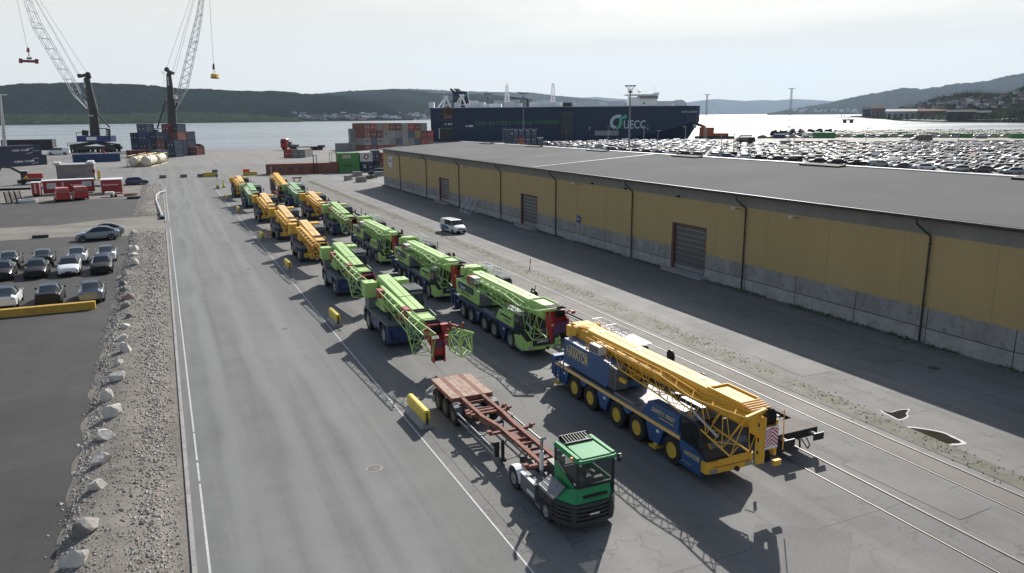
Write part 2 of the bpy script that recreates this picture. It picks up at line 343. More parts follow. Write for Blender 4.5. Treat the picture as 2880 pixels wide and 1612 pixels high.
# ---------------- water ----------------
wm=bpy.data.materials.new('sea_water'); wm.use_nodes=True; nt=wm.node_tree; b=nt.nodes['Principled BSDF']
b.inputs['Base Color'].default_value=(.1,.135,.15,1); b.inputs['Roughness'].default_value=.3; b.inputs['IOR'].default_value=1.33; b.inputs['Specular IOR Level'].default_value=.6
ge=nn(nt,'ShaderNodeNewGeometry'); n1=nn(nt,'ShaderNodeTexNoise'); n1.inputs['Scale'].default_value=.35; n1.inputs['Detail'].default_value=4
nt.links.new(ge.outputs['Position'],n1.inputs['Vector'])
bp=nn(nt,'ShaderNodeBump'); bp.inputs['Distance'].default_value=.5; bp.inputs['Strength'].default_value=.7; nt.links.new(n1.outputs['Fac'],bp.inputs['Height']); nt.links.new(bp.outputs[0],b.inputs['Normal'])
n2=nn(nt,'ShaderNodeTexNoise'); n2.inputs['Scale'].default_value=.002; n2.inputs['Detail'].default_value=5; mp=nn(nt,'ShaderNodeMapping'); mp.inputs['Rotation'].default_value=(0,0,YAW); mp.inputs['Scale'].default_value=(1,4,1); nt.links.new(ge.outputs['Position'],mp.inputs[0]); nt.links.new(mp.outputs[0],n2.inputs[0])
r=nn(nt,'ShaderNodeMapRange'); r.inputs[1].default_value=.35; r.inputs[2].default_value=.65; r.inputs[3].default_value=.16; r.inputs[4].default_value=.34; nt.links.new(n2.outputs[0],r.inputs[0]); nt.links.new(r.outputs[0],b.inputs['Roughness'])
sheet('sea',[(-31000,-4000),(31000,-4000),(31000,32000),(-31000,32000)],-2.,wm)
# ---------------- rails ----------------
rm=mat('rail_steel',(.25,.24,.23),.58,1.,var=.1); rg=mat('rail_groove',(.025,.024,.023),.9)
def track(xa,xb,y0,y1,label):
    t=thing('rail_track',label,'rail track',((xa+xb)/2,y0,0))
    for x in (xa,xb):
        d=x-(xa+xb)/2; L_=y1-y0; s=1 if d<0 else -1
        MB().bb(d-.02,d+.02,0,L_,.0,.03,rm).build('rail',t)
        g=MB().bb(min(d+s*.037,d+s*.1),max(d+s*.037,d+s*.1),0,L_,.0,.0125,rg).bb(min(d-s*.037,d-s*.06),max(d-s*.037,d-s*.06),0,L_,.0,.0125,rg); g.build('flangeway',t)
track(27.27,28.745,-20,185,'pair of steel rails under the flat wagons')
track(32.45,33.97,-20,213,'pair of steel rails along the grass strip')
# grass strip
gr=MB(); rg2=random.Random(5); gmats=[mat('grass_%s'%c,k,.9,var=.3) for c,k in (('green',(.07,.1,.03)),('dry',(.18,.15,.07)),('olive',(.11,.12,.045)))]
def tuft(x,y,h,m,mb):
    for k in range(5):
        a=rg2.uniform(0,6.3); w=.03; dx,dy=math.cos(a),math.sin(a); l=rg2.uniform(.03,.12)
        mb.add([(x-dy*w,y+dx*w,.0),(x+dy*w,y-dx*w,.0),(x+dx*l,y+dy*l,h*rg2.uniform(.6,1.2))],[(0,1,2)],m)
n=0
while n<8500:
    y=rg2.uniform(20,214); c=36.3-(0 if y>50 else (50-y)*.03)
    dn=.5+.9*mnoise.noise(Vector((0,y*.12,0)))+(.3 if y>80 else -.15)
    if rg2.random()<dn*.5+.25: tuft(rg2.gauss(c,.5),y,rg2.uniform(.02,.09),rg2.choice(gmats),gr)
    n+=1
for _ in range(3200):
    y=rg2.uniform(15,192); 
    if mnoise.noise(Vector((3,y*.2,0)))>-.25: tuft(51-abs(rg2.gauss(0,.35)),y,rg2.uniform(.08,.28),rg2.choice((gmats[0],gmats[2])),gr)
tag(gr.build('grass_strip'),'weeds and dry grass along the rails and the warehouse foot','grass',kind='stuff')
sheet('verge',[(34.6,10),(35.6,10),(37.3,60),(37.4,212),(34.7,212)],.02,ground_mat('verge_soil',(.085,.086,.055),(.14,.134,.116),grain=.9,big=.35,oil=.4))
# puddles, manholes
pm=mat('puddle_water',(.03,.028,.024),.05,var=.3,spec=.6); pr=mat('puddle_rim',(.42,.42,.42),.7,var=.2)
def puddle(pts,label):
    cx=sum(p[0] for p in pts)/len(pts); cy=sum(p[1] for p in pts)/len(pts); t=MB()
    def blob(s,o):
        out=[];n=len(pts)
        for i in range(n):
            for k in range(5):
                t_=k/5; p0,p1,p2,p3=[pts[(i+j)%n] for j in(-1,0,1,2)]
                q=[.5*((2*p1[c])+(-p0[c]+p2[c])*t_+(2*p0[c]-5*p1[c]+4*p2[c]-p3[c])*t_**2+(-p0[c]+3*p1[c]-3*p2[c]+p3[c])*t_**3) for c in(0,1)]
                j=1+.03*mnoise.noise(Vector((q[0]*3,q[1]*3,o)))
                out.append((cx+(q[0]-cx)*s*j,cy+(q[1]-cy)*s*j))
        return out
    a=blob(1.1,0); t.add([(x,y,.008) for x,y in a],[tuple(range(len(a)))],pr); a=blob(.93,1); t.add([(x,y,.0125) for x,y in a],[tuple(range(len(a)))],pm)
    tag(t.build('puddle'),label,'puddle')
R5=lambda x,y:(1800+x*.42436,1000+y*.42436)
VIEWS['R5']=(1800,1000,.42436)
puddle([G('R5',x,y) for x,y in((1600,368),(1660,378),(1720,362),(1780,360),(1765,385),(1772,405),(1720,425),(1660,400))],'small dark puddle with pale dried rim near the warehouse shadow')
puddle([G('R5',x,y) for x,y in((1725,478),(1830,480),(2000,510),(2080,545),(2145,580),(2060,590),(1930,595),(1850,560),(1790,510))],'larger oblong puddle with whitish rim, nearer the rails')
mm=mat('cast_iron',(.09,.085,.08),.6,.5,var=.3,scale=20)
for x,y,l in ((7.9,63.,'round manhole cover in the road level with the first rough terrain crane'),(8.1,34.6,'nearest round manhole cover in the road, beside the skeletal trailer'),(7.9,91.2,'far small manhole cover in the road by the yellow cranes')):
    q=MB().lathe([(.42,0),(.42,.022),(.36,.024),(.355,.019)],(0,0,0),'z',M['conc'],20).lathe([(.33,.0),(.33,.026),(.1,.027)],(0,0,0),'z',mm,20)
    tag(q.build('manhole_cover',loc=(x,y,0)),l,'manhole cover')
tag(MB().lathe([(.42,0),(.42,.012),(.3,.013)],(0,0,0),'z',mm,16).build('manhole_cover',loc=(46.5,33,0)),'manhole cover in the shade of the warehouse at the right edge','manhole cover')
wh=thing('warehouse','long yellow and grey warehouse with low grey roof beside the rails','warehouse',(51.1,190.9,0))
wh_y0,wh_y1=-42.,190.9   # near and far ends
def wz(z0,z1,y): t=(190.9-y)/160; return z0+(z1-z0)*t
def corr(name,c,ax,per,dep,**k): return mat(name,c,wave=(ax,per,dep),**k)
m_yel=corr('yellow_cladding',(.385,.295,.14),'Y',.28,.014,rough=.65,spec=.25,var=.06,scale=.35,stretch=(1,1,.3))
m_gcl=corr('grey_cladding',(.2,.195,.18),'Y',.28,.016,rough=.65,spec=.25,var=.14,scale=.4,stretch=(1,1,.25))
m_wc=mat('stained_concrete',(.25,.25,.245),.85,var=.28,scale=.6,stretch=(1,1,.25),dirt=.55)
m_wc2=mat('concrete_footing',(.31,.315,.31),.85,var=.2,scale=.5,dirt=.4)
def walls(x,segs,z0,z1,za,zb,name,m,d=.0,depth=.3):
    mb=MB()
    for a,b in segs:
        A=[(x-d,a,z0(a)),(x-d,b,z0(b)),(x+depth,b,z0(b)),(x+depth,a,z0(a)),(x-d,a,z1(a)),(x-d,b,z1(b)),(x+depth,b,z1(b)),(x+depth,a,z1(a))]
        mb.hexa([(p[0]-51.1,p[1]-190.9,p[2]) for p in A],m)
    return mb.build(name,wh)
doors=[(142.2,148.2,5.0),(103.,109.,5.15),(63.2,69.2,5.4),(20,26,5.6)]
ys=[wh_y0]+[v for d in sorted(doors) for v in (d[0],d[1])]+[wh_y1]
segs=[(ys[i],ys[i+1]) for i in range(0,len(ys),2)]
zy=lambda y:wz(2.42,2.72,y); zf=lambda y:wz(1.08,1.2,y); zg=lambda y:wz(8.05,8.2,y); ze=lambda y:wz(9.2,9.5,y)
walls(51.1,segs,lambda y:0,zf,0,0,'footing',m_wc2,.06)
walls(51.1,segs,zf,zy,0,0,'concrete_panel',m_wc,.03)
walls(51.1,segs,zy,lambda y:5.4,0,0,'yellow_wall',m_yel)
full=[(wh_y0,wh_y1)]
mb=MB()
for a,b in full:
    mb.hexa([(0,a-190.9,5.4),(0,b-190.9,5.4),(.3,b-190.9,5.4),(.3,a-190.9,5.4),(0,a-190.9,zg(a)),(0,b-190.9,zg(b)),(.3,b-190.9,zg(b)),(.3,a-190.9,zg(a))],m_yel)
for a,b,h in doors:
    if h<5.4: mb.hexa([(0,a-190.9,h),(0,b-190.9,h),(.3,b-190.9,h),(.3,a-190.9,h),(0,a-190.9,5.4),(0,b-190.9,5.4),(.3,b-190.9,5.4),(.3,a-190.9,5.4)],m_yel)
mb.build('yellow_wall',wh)
walls(51.1,full,zg,ze,0,0,'grey_wall',m_gcl)
# panel joints
j=MB(); y=wh_y0
while y<190:
    if not any(a-.3<y<b+.3 for a,b,_ in doors): j.bb(-.068,-.05,y-190.9-.03,y-190.9+.03,0,zf(y)-.01,M['dark']).bb(-.038,-.02,y-190.9-.03,y-190.9+.03,zf(y),zy(y)-.02,M['dark'])
    y+=6.6
for a,b in segs:
    j.hexa([(-.07,a-190.9,zf(a)-.03),(-.07,b-190.9,zf(b)-.03),(0,b-190.9,zf(b)-.03),(0,a-190.9,zf(a)-.03),(-.07,a-190.9,zf(a)+.02),(-.07,b-190.9,zf(b)+.02),(0,b-190.9,zf(b)+.02),(0,a-190.9,zf(a)+.02)],M['dark'])
j.build('panel_joint',wh)
# gable and back
for yy in (wh_y1,wh_y0):
    s=-.3 if yy==wh_y1 else .3
    poly=[(0.3,0),(43.6,0),(43.6,8.9),(21.4,wz(10.45,11.,yy)-.1),(.3,ze(yy)-.06)]
    MB().prism(poly,yy-190.9,yy-190.9+s,'y',m_gcl).build('gable_wall',wh)
MB().bb(43.6,43.9,wh_y0-190.9,0,0,8.9,m_gcl).build('back_wall',wh)
# roof
m_roof=mat('roof_felt',(.125,.127,.128),.95,spec=.08,var=.22,scale=.08,wave=('X',.6,.015))
m_roofr=corr('ribbed_roof',(.13,.13,.13),'Y',.45,.02,rough=.95,spec=.05,var=.12,scale=.06)
def roofpart(ya,yb,m,name='roof'):
    ea,eb=wz(9.35,9.62,ya),wz(9.35,9.62,yb); ra,rb=wz(10.55,11.08,ya),wz(10.55,11.08,yb); t=.14
    A,B=ya-190.9,yb-190.9
    r=MB().hexa([(-.55,A,ea-t),(21.4,A,ra-t),(21.4,B,rb-t),(-.55,B,eb-t),(-.55,A,ea),(21.4,A,ra),(21.4,B,rb),(-.55,B,eb)],m)
    r.hexa([(21.4,A,ra-t),(44.3,A,8.7),(44.3,B,8.7),(21.4,B,rb-t),(21.4,A,ra),(44.3,A,8.85),(44.3,B,8.85),(21.4,B,rb)],m)
    return r.build(name,wh)
roofpart(wh_y0-.5,103.2,m_roofr); roofpart(103.2,191.5,m_roof)
m_flash=mat('roof_flashing',(.55,.55,.54),.5,.2)
A=-.6
def rf(y,x,dz): # roof surface height
    e,r=wz(9.35,9.62,y),wz(10.55,11.08,y); return e+(r-e)*(x+.55)/21.95+dz
mb=MB(); ylist=[wh_y0-.5,191.5]
mb.hexa([(21.2,wh_y0-191.4,rf(wh_y0,21.2,.0)),(21.9,wh_y0-191.4,rf(wh_y0,21.4,0)),(21.9,.6,rf(191,21.4,0)),(21.2,.6,rf(191,21.2,0)),(21.2,wh_y0-191.4,rf(wh_y0,21.2,.12)),(21.9,wh_y0-191.4,rf(wh_y0,21.4,.1)),(21.9,.6,rf(191,21.4,.1)),(21.2,.6,rf(191,21.2,.12))],m_flash)
mb.build('ridge_flashing',wh)
y=wh_y0+3
while y<185:
    mb=MB()
    mb.hexa([(19.9,y-190.9,rf(y,19.9,-.02)),(21.15,y-190.9,rf(y,21.1,-.02)),(21.15,y-184.9,rf(y,21.1,-.02)),(19.9,y-184.9,rf(y,19.9,-.02)),(19.9,y-190.9,rf(y,19.9,.16)),(21.15,y-190.9,rf(y,21.1,.22)),(21.15,y-184.9,rf(y,21.1,.22)),(19.9,y-184.9,rf(y,19.9,.16))],M['rubber']); y+=26
    mb.build('ridge_vent',wh)
MB().hexa([(-.5,103.05-190.9,rf(103,-.5,-.02)),(21.2,103.05-190.9,rf(103,21.2,-.02)),(21.2,103.35-190.9,rf(103,21.2,-.02)),(-.5,103.35-190.9,rf(103,-.5,-.02)),(-.5,103.05-190.9,rf(103,-.5,.07)),(21.2,103.05-190.9,rf(103,21.2,.07)),(21.2,103.35-190.9,rf(103,21.2,.07)),(-.5,103.35-190.9,rf(103,-.5,.07))],m_flash).build('roof_joint',wh)
gm=mat('gutter',(.03,.03,.034),.45,.3)
mb=MB(); a,b_=wh_y0-190.9-.5,.6
za,zb=wz(9.3,9.57,wh_y0),wz(9.3,9.57,191)
mb.hexa([(-.78,a,za-.2),(-.56,a,za-.2),(-.56,b_,zb-.2),(-.78,b_,zb-.2),(-.78,a,za+.02),(-.56,a,za+.02),(-.56,b_,zb+.02),(-.78,b_,zb+.02)],gm)
mb.hexa([(-.55,a,za-.25),(-.02,a,za-.25),(-.02,b_,zb-.25),(-.55,b_,zb-.25),(-.55,a,za-.1),(-.02,a,za-.1),(-.02,b_,zb-.1),(-.55,b_,zb-.1)],gm)
mb.build('gutter',wh)
for k in range(-3,8):
    y=37.6+19.75*k
    if y>185 or y<wh_y0: continue
    mb=MB(); Y=y-190.9; t=wz(9.1,9.35,y)
    mb.path([(-.67,Y+.9,t),(-.67,Y+.85,t-.35),(-.14,Y+.1,t-1.15),(-.14,Y,t-1.3),(-.14,Y,.2),(-.25,Y,.05)],.075,gm,6)
    for z in (2.9,5.5,7.5): mb.bb(-.23,0,Y-.1,Y+.1,z,z+.06,gm)
    mb.build('downpipe',wh)
m_door=mat('grey_door_leaf',(.085,.082,.085),.5,var=.15,scale=1.5); m_frame=mat('rust_red_frame',(.13,.05,.035),.7)
for a,b,h in doors:
    A,B=a-190.9,b-190.9
    dd=MB().bb(.24,.3,A,B,.35,h,m_door); d=dd.build('door',wh)
    st_=MB()
    for i in range(1,9): z=.35+(h-.35)*i/9; st_.bb(.215,.238,A+.05,B-.35,z-.03,z+.02,M['steel'])
    st_.bb(.21,.238,A+.05,B-.35,.35,.75,M['steel']); st_.build('slat_rail',d)
    MB().bb(.0,.2,B-.35,B,0,h-.02,m_frame).bb(.0,.2,A,A+.12,0,h-.02,m_frame).bb(-.01,.2,A+.12,B-.35,h-.16,h-.02,m_frame).build('frame',d)
    MB().bb(-1.0,.2,A-.5,B+.5,0,.3,M['conc']).build('loading_step',d)
for y in (166,132,90,50.5,124,58): # wall lamps on arms
    Y=y-190.9; z=7.95
    MB().tube((0,Y,z),(-.9,Y+.1,z+.1),.03,M['dark'],5).bb(-1.15,-.85,Y,Y+.22,z+.05,z+.28,M['offwhite']).build('wall_lamp',wh)
for y in (86.5,78.5,68): MB().bb(-.3,0,y-190.9,y-190.6,8.2,8.4,M['dark']).build('camera',wh)
# sign with blue letters at far end
sg=MB().bb(-.1,-.04,-8.6,-5.2,5.0,7.6,mat('sign_board',(.5,.55,.58),.5)).build('company_sign',wh)
for k,y in enumerate(np.arange(wh_y0+1.5,189,7.3)):
    if any(a-.3<y<b+.3 for a,b,_ in doors): continue
    Y=y-190.9; MB().hexa([(-.012,Y-.02,zy(y)+.02),(-.012,Y+.02,zy(y)+.02),(-.001,Y+.02,zy(y)+.02),(-.001,Y-.02,zy(y)+.02),(-.012,Y-.02,ze(y)-.02),(-.012,Y+.02,ze(y)-.02),(-.001,Y+.02,ze(y)-.02),(-.001,Y-.02,ze(y)-.02)],mat('seam_dark',(.31,.235,.11),.8)).build('cladding_seam',wh)  # seams in a slightly darker wall colour
text('Jotø',1.2,mat('sign_blue',(.04,.08,.35),.5),'lettering',sg,(-.11,-6.9,6.6),(0,-1,0),(0,0,1),.01,width=2.,height=1.3)
MB().bb(-.13,-.11,-8.2,-5.6,5.35,5.45,MC['sign_blue']).build('underline',sg)
rd=MB().lathe([(.55,-.04),(.55,0)],(-.08,90.2-190.9,3.2),'x',mat('road_sign_blue',(.02,.06,.22),.4),24).build('round_sign',wh)
MB().bb(-.14,-.125,89.95-190.9,90.45-190.9,3.14,3.26,M['text_w']).build('arrow',rd)
# mesh gate leaning on the wall
mg=thing('mesh_gate','galvanised mesh gate panel leaning against the warehouse wall','gate panel',(50.2,131.2,0))
mb=MB(); 
def mgp(u,v): return (v*-1+.75+ -.0, -u, v*0) 
for (a,b) in (((0,0),(5,0)),((5,0),(5,2.6)),((5,2.6),(0,2.6)),((0,2.6),(0,0)),((2.5,0),(2.5,2.6))):
    q=lambda p:(-1.1+p[1]*.6,-p[0],.05+p[1]*.93)
    mb.tube(q(a),q(b),.05,M['steel'],6)
mb.build('frame',mg); mb=MB()
for i in range(1,25): mb.tube((-1.1,-i*.2,.05),(-1.1+1.56,-i*.2,2.47),.008,M['steel'],3)
for i in range(1,12): v=i*.22; mb.tube((-1.1+v*.6,0,.05+v*.93),(-1.1+v*.6,-5,.05+v*.93),.008,M['steel'],3)
mb.build('mesh',mg)
def wheel(parent,x,y,r,w,rim,side):
    """tyre with a rim as its sub-part; side -1 = faces -x"""
    key=('wheel',round(r,3),rim.name,side)
    if key not in WC:
        t=MB().lathe([(r*.56,-w/2),(r*.93,-w/2),(r,-w*.36),(r,w*.36),(r*.93,w/2),(r*.56,w/2),(r*.54,w*.1),(r*.54,-w*.1),(r*.56,-w/2)],(0,0,0),'x',M['rubber'],22,caps=False)
        for i in range(22):
            a=i*2*PI/22; t.beam((-w*.34,(r+.004)*math.cos(a),(r+.004)*math.sin(a)),(w*.34,(r+.004)*math.cos(a+.12),(r+.004)*math.sin(a+.12)),.05,.025,M['rubber'],up=(0,math.cos(a),math.sin(a)))
        s=side
        q=MB().lathe([(r*.54,s*w*.42),(r*.55,s*w*.5),(r*.5,s*w*.47),(r*.42,s*w*.16),(r*.3,s*w*.12),(r*.24,s*w*.4),(r*.14,s*w*.5),(.01,s*w*.5)],(0,0,0),'x',rim,20)
        for i in range(8):
            a=i*PI/4+.2; q.tube((s*w*.1,r*.37*math.cos(a),r*.37*math.sin(a)),(s*w*.22,r*.37*math.cos(a),r*.37*math.sin(a)),.05,M['black'],6)
        a=t.build('wheel'); b=q.build('rim'); WC[key]=(a.data,b.data); bpy.data.objects.remove(a); bpy.data.objects.remove(b)
    A,B=WC[key]; o=bpy.data.objects.new('wheel',A); COL.objects.link(o); o.parent=parent; o.location=(x,y,r)
    c=bpy.data.objects.new('rim',B); COL.objects.link(c); c.parent=o
    return o
WC={}
def chev(mb,x0,x1,z0,z1,y,n=5):
    mb.bb(x0,x1,y,y+.03,z0,z1,M['text_w']); xm=(x0+x1)/2; h=(z1-z0)/n
    for i in range(n):
        za=z0+i*h-h*.5
        for s,(xa,xb) in ((1,(x0,xm)),(-1,(xm,x1))):
            pts=[]
            for x in (xa,xb):
                k=1-abs(x-xm)/(xm-x0); pts.append((x,za+k*(z1-z0)*.3))
            (ax,az),(bx,bz)=pts; c=lambda z:min(max(z,z0),z1)
            P4=[(ax,y-.006,c(az)),(bx,y-.006,c(bz)),(bx,y-.006,c(bz+h*.5)),(ax,y-.006,c(az+h*.5))]
            mb.add(P4,[(0,1,2,3)],M['redw'])
# ---------------- five-axle all-terrain crane; front faces -y, near side is -x ----------------
def at_crane(name,label,paint,boomm,headm,rim,bodyside,loc,big,grille_text,box_text,cw_text,hav):
    T=thing(name,label,'mobile crane',loc,0,'mobile cranes parked in two rows')
    bl=M['blue'] if hav else M['navy']; dk=M['deck']
    W=1.42
    # chassis
    c=MB().bb(-1.38,1.38,1.9,15.0,1.5,1.72,bl).bb(-.55,.55,.6,15.2,.75,1.5,M['dark']).bb(-1.42,1.42,1.9,15.1,1.722,1.77,dk)
    c.bb(-1.42,-1.39,2.,15.05,1.5,1.7,M['paleyellow'] if hav else bl)
    for a,b in ((3.6,4.7),(8.75,9.65),(13.55,14.7)):
        for s in (-1,1):
            c.hexa([(s*.6,a+.15,.55),(s*1.4,a+.15,.55),(s*1.4,b-.15,.55),(s*.6,b-.15,.55),(s*.6,a-.25,1.5),(s*1.4,a-.25,1.5),(s*1.4,b+.25,1.5),(s*.6,b+.25,1.5)],bl)
    for a in (6.7,11.5):
        for s in (-1,1): c.hexa([(s*.8,a-.15,1.15),(s*1.4,a-.15,1.15),(s*1.4,a+.15,1.15),(s*.8,a+.15,1.15),(s*.8,a-.5,1.5),(s*1.4,a-.5,1.5),(s*1.4,a+.5,1.5),(s*.8,a+.5,1.5)],bl)
    c.bb(-1.45,1.45,15.0,15.5,.75,2.05,bl).bb(-1.2,1.2,15.3,15.7,.45,.7,bl).bb(-1.3,-1.,15.45,15.5,1.,1.8,M['redw'])
    c.build('chassis',T,bevel=.02)
    for y in (2.6,5.7,7.7,10.6,12.5):
        for s in (-1,1): wheel(T,s*1.2,y,.74,.46,rim,s)
    for y in (4.15,14.85):
        for s in (-1,1):
            MB().tube((s*1.22,y,.35),(s*1.22,y,1.5),.13,M['paleyellow'] if hav else bl,8).lathe([(.11,.5),(.14,.5),(.14,1.1),(.11,1.1)],(s*1.22,y,0),'z',M['text_w'],10).lathe([(.145,.62),(.146,.74)],(s*1.22,y,0),'z',M['redw'],10).lathe([(.145,.86),(.146,.98)],(s*1.22,y,0),'z',M['redw'],10).bb(s*1.22-.28,s*1.22+.28,y-.28,y+.28,.26,.36,rim if hav else bl).build('outrigger_leg',T)
    for s in (-1,1): # ladder
        l=MB()
        for z in (.55,.85,1.15,1.45): l.bb(s*1.44-.03,s*1.44+.03,13.9 if s<0 else 2.,14.3 if s<0 else 2.4,z,z+.04,bl)
        for y in ((13.88,14.3) if s<0 else (1.98,2.4)): l.bb(s*1.44-.03,s*1.44+.03,y,y+.04,.5,2.1,bl)
        l.build('ladder',T)
    # carrier cab
    cabm=bl if hav else paint
    prof=[(2.05,.62),(.1,.62),(-.02,1.3),(.12,1.55),(.72,2.78),(1.0,2.86),(2.05,2.86)]
    cb=MB().prism(prof,-1.36,1.36,'x',M['black']); cab=cb.build('driver_cab',T,bevel=.04)
    if True:
        s=MB(); 
        for x in (-1.375,1.365): s.prism([(2.05,.62),(.1,.62),(0,1.2),(.95,1.5),(1.2,2.0),(2.05,1.95)] if hav else [(2.05,.62),(.1,.62),(0,1.3),(.5,1.45),(.75,2.0),(1.0,1.5),(2.05,1.3)],x,x+.01,'x',cabm)
        s.prism([(.98,2.87),(2.05,2.87),(2.05,2.93),(.98,2.93)],-1.37,1.37,'x',M['deck'])
        s.build('cab_panel',cab)
    g=MB().add([(-1.22,.19,1.7),(1.22,.19,1.7),(1.15,.69,2.7),(-1.15,.69,2.7)],[(0,1,2,3)],M['glass'])
    g.add([(-1.2,.18,1.62),(1.2,.18,1.62),(1.2,.2,1.68),(-1.2,.2,1.68)],[(0,1,2,3)],M['dark']); g.build('windshield',cab)
    for x in(-1.39,1.39):
        MB().add([(x,.35,1.55),(x,.95,1.6),(x,.95,2.7),(x,.8,2.7)],[(0,1,2,3)],M['glass']).build('quarter_window',cab); MB().add([(x,1.05,1.55),(x,1.95,1.6),(x,1.95,2.7),(x,1.05,2.7)],[(0,1,2,3)],M['glass']).build('side_window',cab)
    bm=boomm if hav else paint
    b=MB().prism([(-1.42,.45),(-1.45,-.0),(-1.2,-.16),(0,-.22),(1.2,-.16),(1.45,0),(1.42,.45)][::-1],.6,1.18 if hav else .85,'z',bm)
    if hav: b.prism([(-.8,-.232),(.8,-.232),(.9,-.2),(-.9,-.2)],.95,1.3,'z',bm).bb(-1.1,1.1,-.24,-.2,.92,.95,M['dark'])
    else: b.prism([(-1.42,.3),(-1.44,0),(-1.1,-.14),(-.8,-.15),(-.95,.3)][::-1],.85,1.25,'z',bm).prism([(1.42,.3),(1.44,0),(1.1,-.14),(.8,-.15),(.95,.3)],.85,1.25,'z',bm).prism([(-.9,-.17),(.9,-.17),(.9,.2),(-.9,.2)],.9,1.5,'z',M['black'])
    bu=b.build('bumper',T,bevel=.03)
    for s in (-1,1): MB().hexa([(s*1.05-.2,-.24,.66),(s*1.05+.2,-.24,.66),(s*1.05+.2,-.1,.66),(s*1.05-.2,-.1,.66),(s*1.05-.2,-.24,.82),(s*1.05+.2,-.24,.82),(s*1.05+.2,-.1,.82),(s*1.05-.2,-.1,.82)],M['steel']).build('headlight',bu)
    MB().lathe([(.12,-.35),(.12,-.2)],(.25,0,.66),'y',M['black'],10).build('tow_coupling',bu)
    if grille_text: text(grille_text,.4,M['text_w'],parent=bu,o=(-.1,-.19,1.2),width=.95,height=.22)
    for s in(-1,1):
        MB().path([(s*1.38,.5,2.5),(s*1.65,.2,2.55),(s*1.65,.15,2.3)],.025,M['dark'],5).bb(s*1.65-.07,s*1.65+.07,.1,.16,1.9,2.4,M['black']).build('mirror',cab)
    # steps at the door
    MB().bb(-1.5,-1.36,.2,1.9,.42,.5,bl).bb(-1.47,-1.36,.3,1.5,.5,1.25,cabm).bb(-1.54,-1.4,.9,1.7,.62,.66,M['steel']).build('door_step',cab)
    if hav: text(cw_text,.4,M['text_y'],parent=cab,o=(-1.475,.95,1.15),xd=(0,-1,0),yd=(0,0,1),width=1.15,height=.25,shear=.25)
    # tool box behind the cab
    bx=MB().hexa([(-1.43,2.1,1.77),(-.75,2.1,1.77),(-.75,5.3,1.77),(-1.43,5.3,1.77),(-1.43,2.1,2.68),(-.75,2.1,2.68),(-.75,4.7,2.62),(-1.43,4.7,2.62)],bl if hav else paint).bb(.75,1.4,2.1,4.9,1.77,2.4,bl if hav else paint).build('tool_box',T,bevel=.02)
    if box_text:
        tm=M['text_y'] if hav else M['text_b']
        text(box_text[0],.35,tm,parent=bx,o=(-1.445,3.35,2.33),xd=(0,-1,0),yd=(0,0,1),width=2.,height=.23,shear=.2 if hav else 0)
        text(box_text[1],.2,tm,parent=bx,o=(-1.445,3.1,2.08),xd=(0,-1,0),yd=(0,0,1),width=1.2,height=.1)
    # exhaust, engine, boxes on deck
    MB().tube((.9,5.2,1.77),(.9,5.2,2.5),.22,M['dark'],10).bb(-.6,.7,3.,4.9,1.77,2.25,M['dark']).bb(-1.2,-.8,6.2,8.2,1.78,1.84,M['steel']).bb(-1.25,-1.2,6.2,8.2,1.78,1.9,M['steel']).build('deck_equipment',T)
    # superstructure
    s=MB().lathe([(1.05,1.77),(1.05,2.0),(.95,2.05)],(0,9.6,0),'z',M['dark'],24).bb(-.5,.9,8.2,14.2,2.0,2.45,boomm if not hav else bl).prism([(10.5,2.4),(14.4,2.4),(14.2,3.3),(13.3,4.1),(12.6,4.15),(11.5,3.2)],-.55,-.42,'x',boomm).prism([(10.5,2.4),(14.4,2.4),(14.2,3.3),(13.3,4.1),(12.6,4.15),(11.5,3.2)],.82,.95,'x',boomm)
    s.bb(-.4,.8,13.4,14.8,3.2,4.2,boomm).tube((-.75,13.9,3.9),(1.1,13.9,3.9),.34,boomm,14).bb(-.6,1.1,14.4,15.1,3.3,4.0,boomm)
    for i in range(4): s.tube((-.45+.1*i,14.9,4.05),(-.45+.1*i,12.9,4.28),.03,boomm,5)
    s.build('superstructure',T,bevel=.02)
    cwm=bl if hav else paint
    if hav: pr=[(13.9,1.95),(8.9,1.95),(8.6,2.2),(8.6,3.45),(13.9,3.55)]
    else: pr=[(14.1,2.0),(8.9,1.9),(8.7,2.2),(8.7,3.1),(14.1,3.25)]
    cw=MB().prism(pr,-1.42,-.62,'x',cwm).build('counterweight_box',T,bevel=.03)
    gr_=MB().prism([(8.61,2.1),(7.9,2.1),(7.8,3.35 if hav else 2.9),(8.61,3.42 if hav else 3.05)],-1.4,-.64,'x',M['deck'])
    for i in range(9): z=2.2+i*.12; gr_.bb(-1.42,-1.39,7.93,8.55,z,z+.05,M['dark' ] if hav else M['black'])
    gr_.build('grille',cw)
    if hav:
        text(cw_text,1.,M['text_y'],parent=cw,o=(-1.435,12.2,2.88),xd=(0,-1,0),yd=(0,.0,1),width=2.6,height=.62,shear=.15)
        MB().bb(-1.44,-1.43,11.,13.2,3.22,3.3,M['text_y']).build('stripe',cw)
    else:
        n=16; pts=[]
        L2,H2=1.55,.3
        for i in range(n+1): a=-PI/2+PI*i/n; pts.append((11.7+ -(-L2)+H2*math.cos(a) -.0,2.83+H2*math.sin(a)))
        for i in range(n+1): a=PI/2+PI*i/n; pts.append((11.7-L2+H2*math.cos(a),2.83+H2*math.sin(a)))
        MB().prism(pts,-1.432,-1.424,'x',mat('badge_dark',(.02,.035,.05),.5)).build('badge',cw)
        text('Crane',.5,M['text_w'],parent=cw,o=(-1.437,12.45,2.82),xd=(0,-1,0),yd=(0,0,1),width=1.2,height=.33)
        text('Norway',.5,M['text_b'] if 0 else mat('badge_grey',(.1,.13,.17),.5),parent=cw,o=(-1.437,11.,2.82),xd=(0,-1,0),yd=(0,0,1),width=1.5,height=.33)
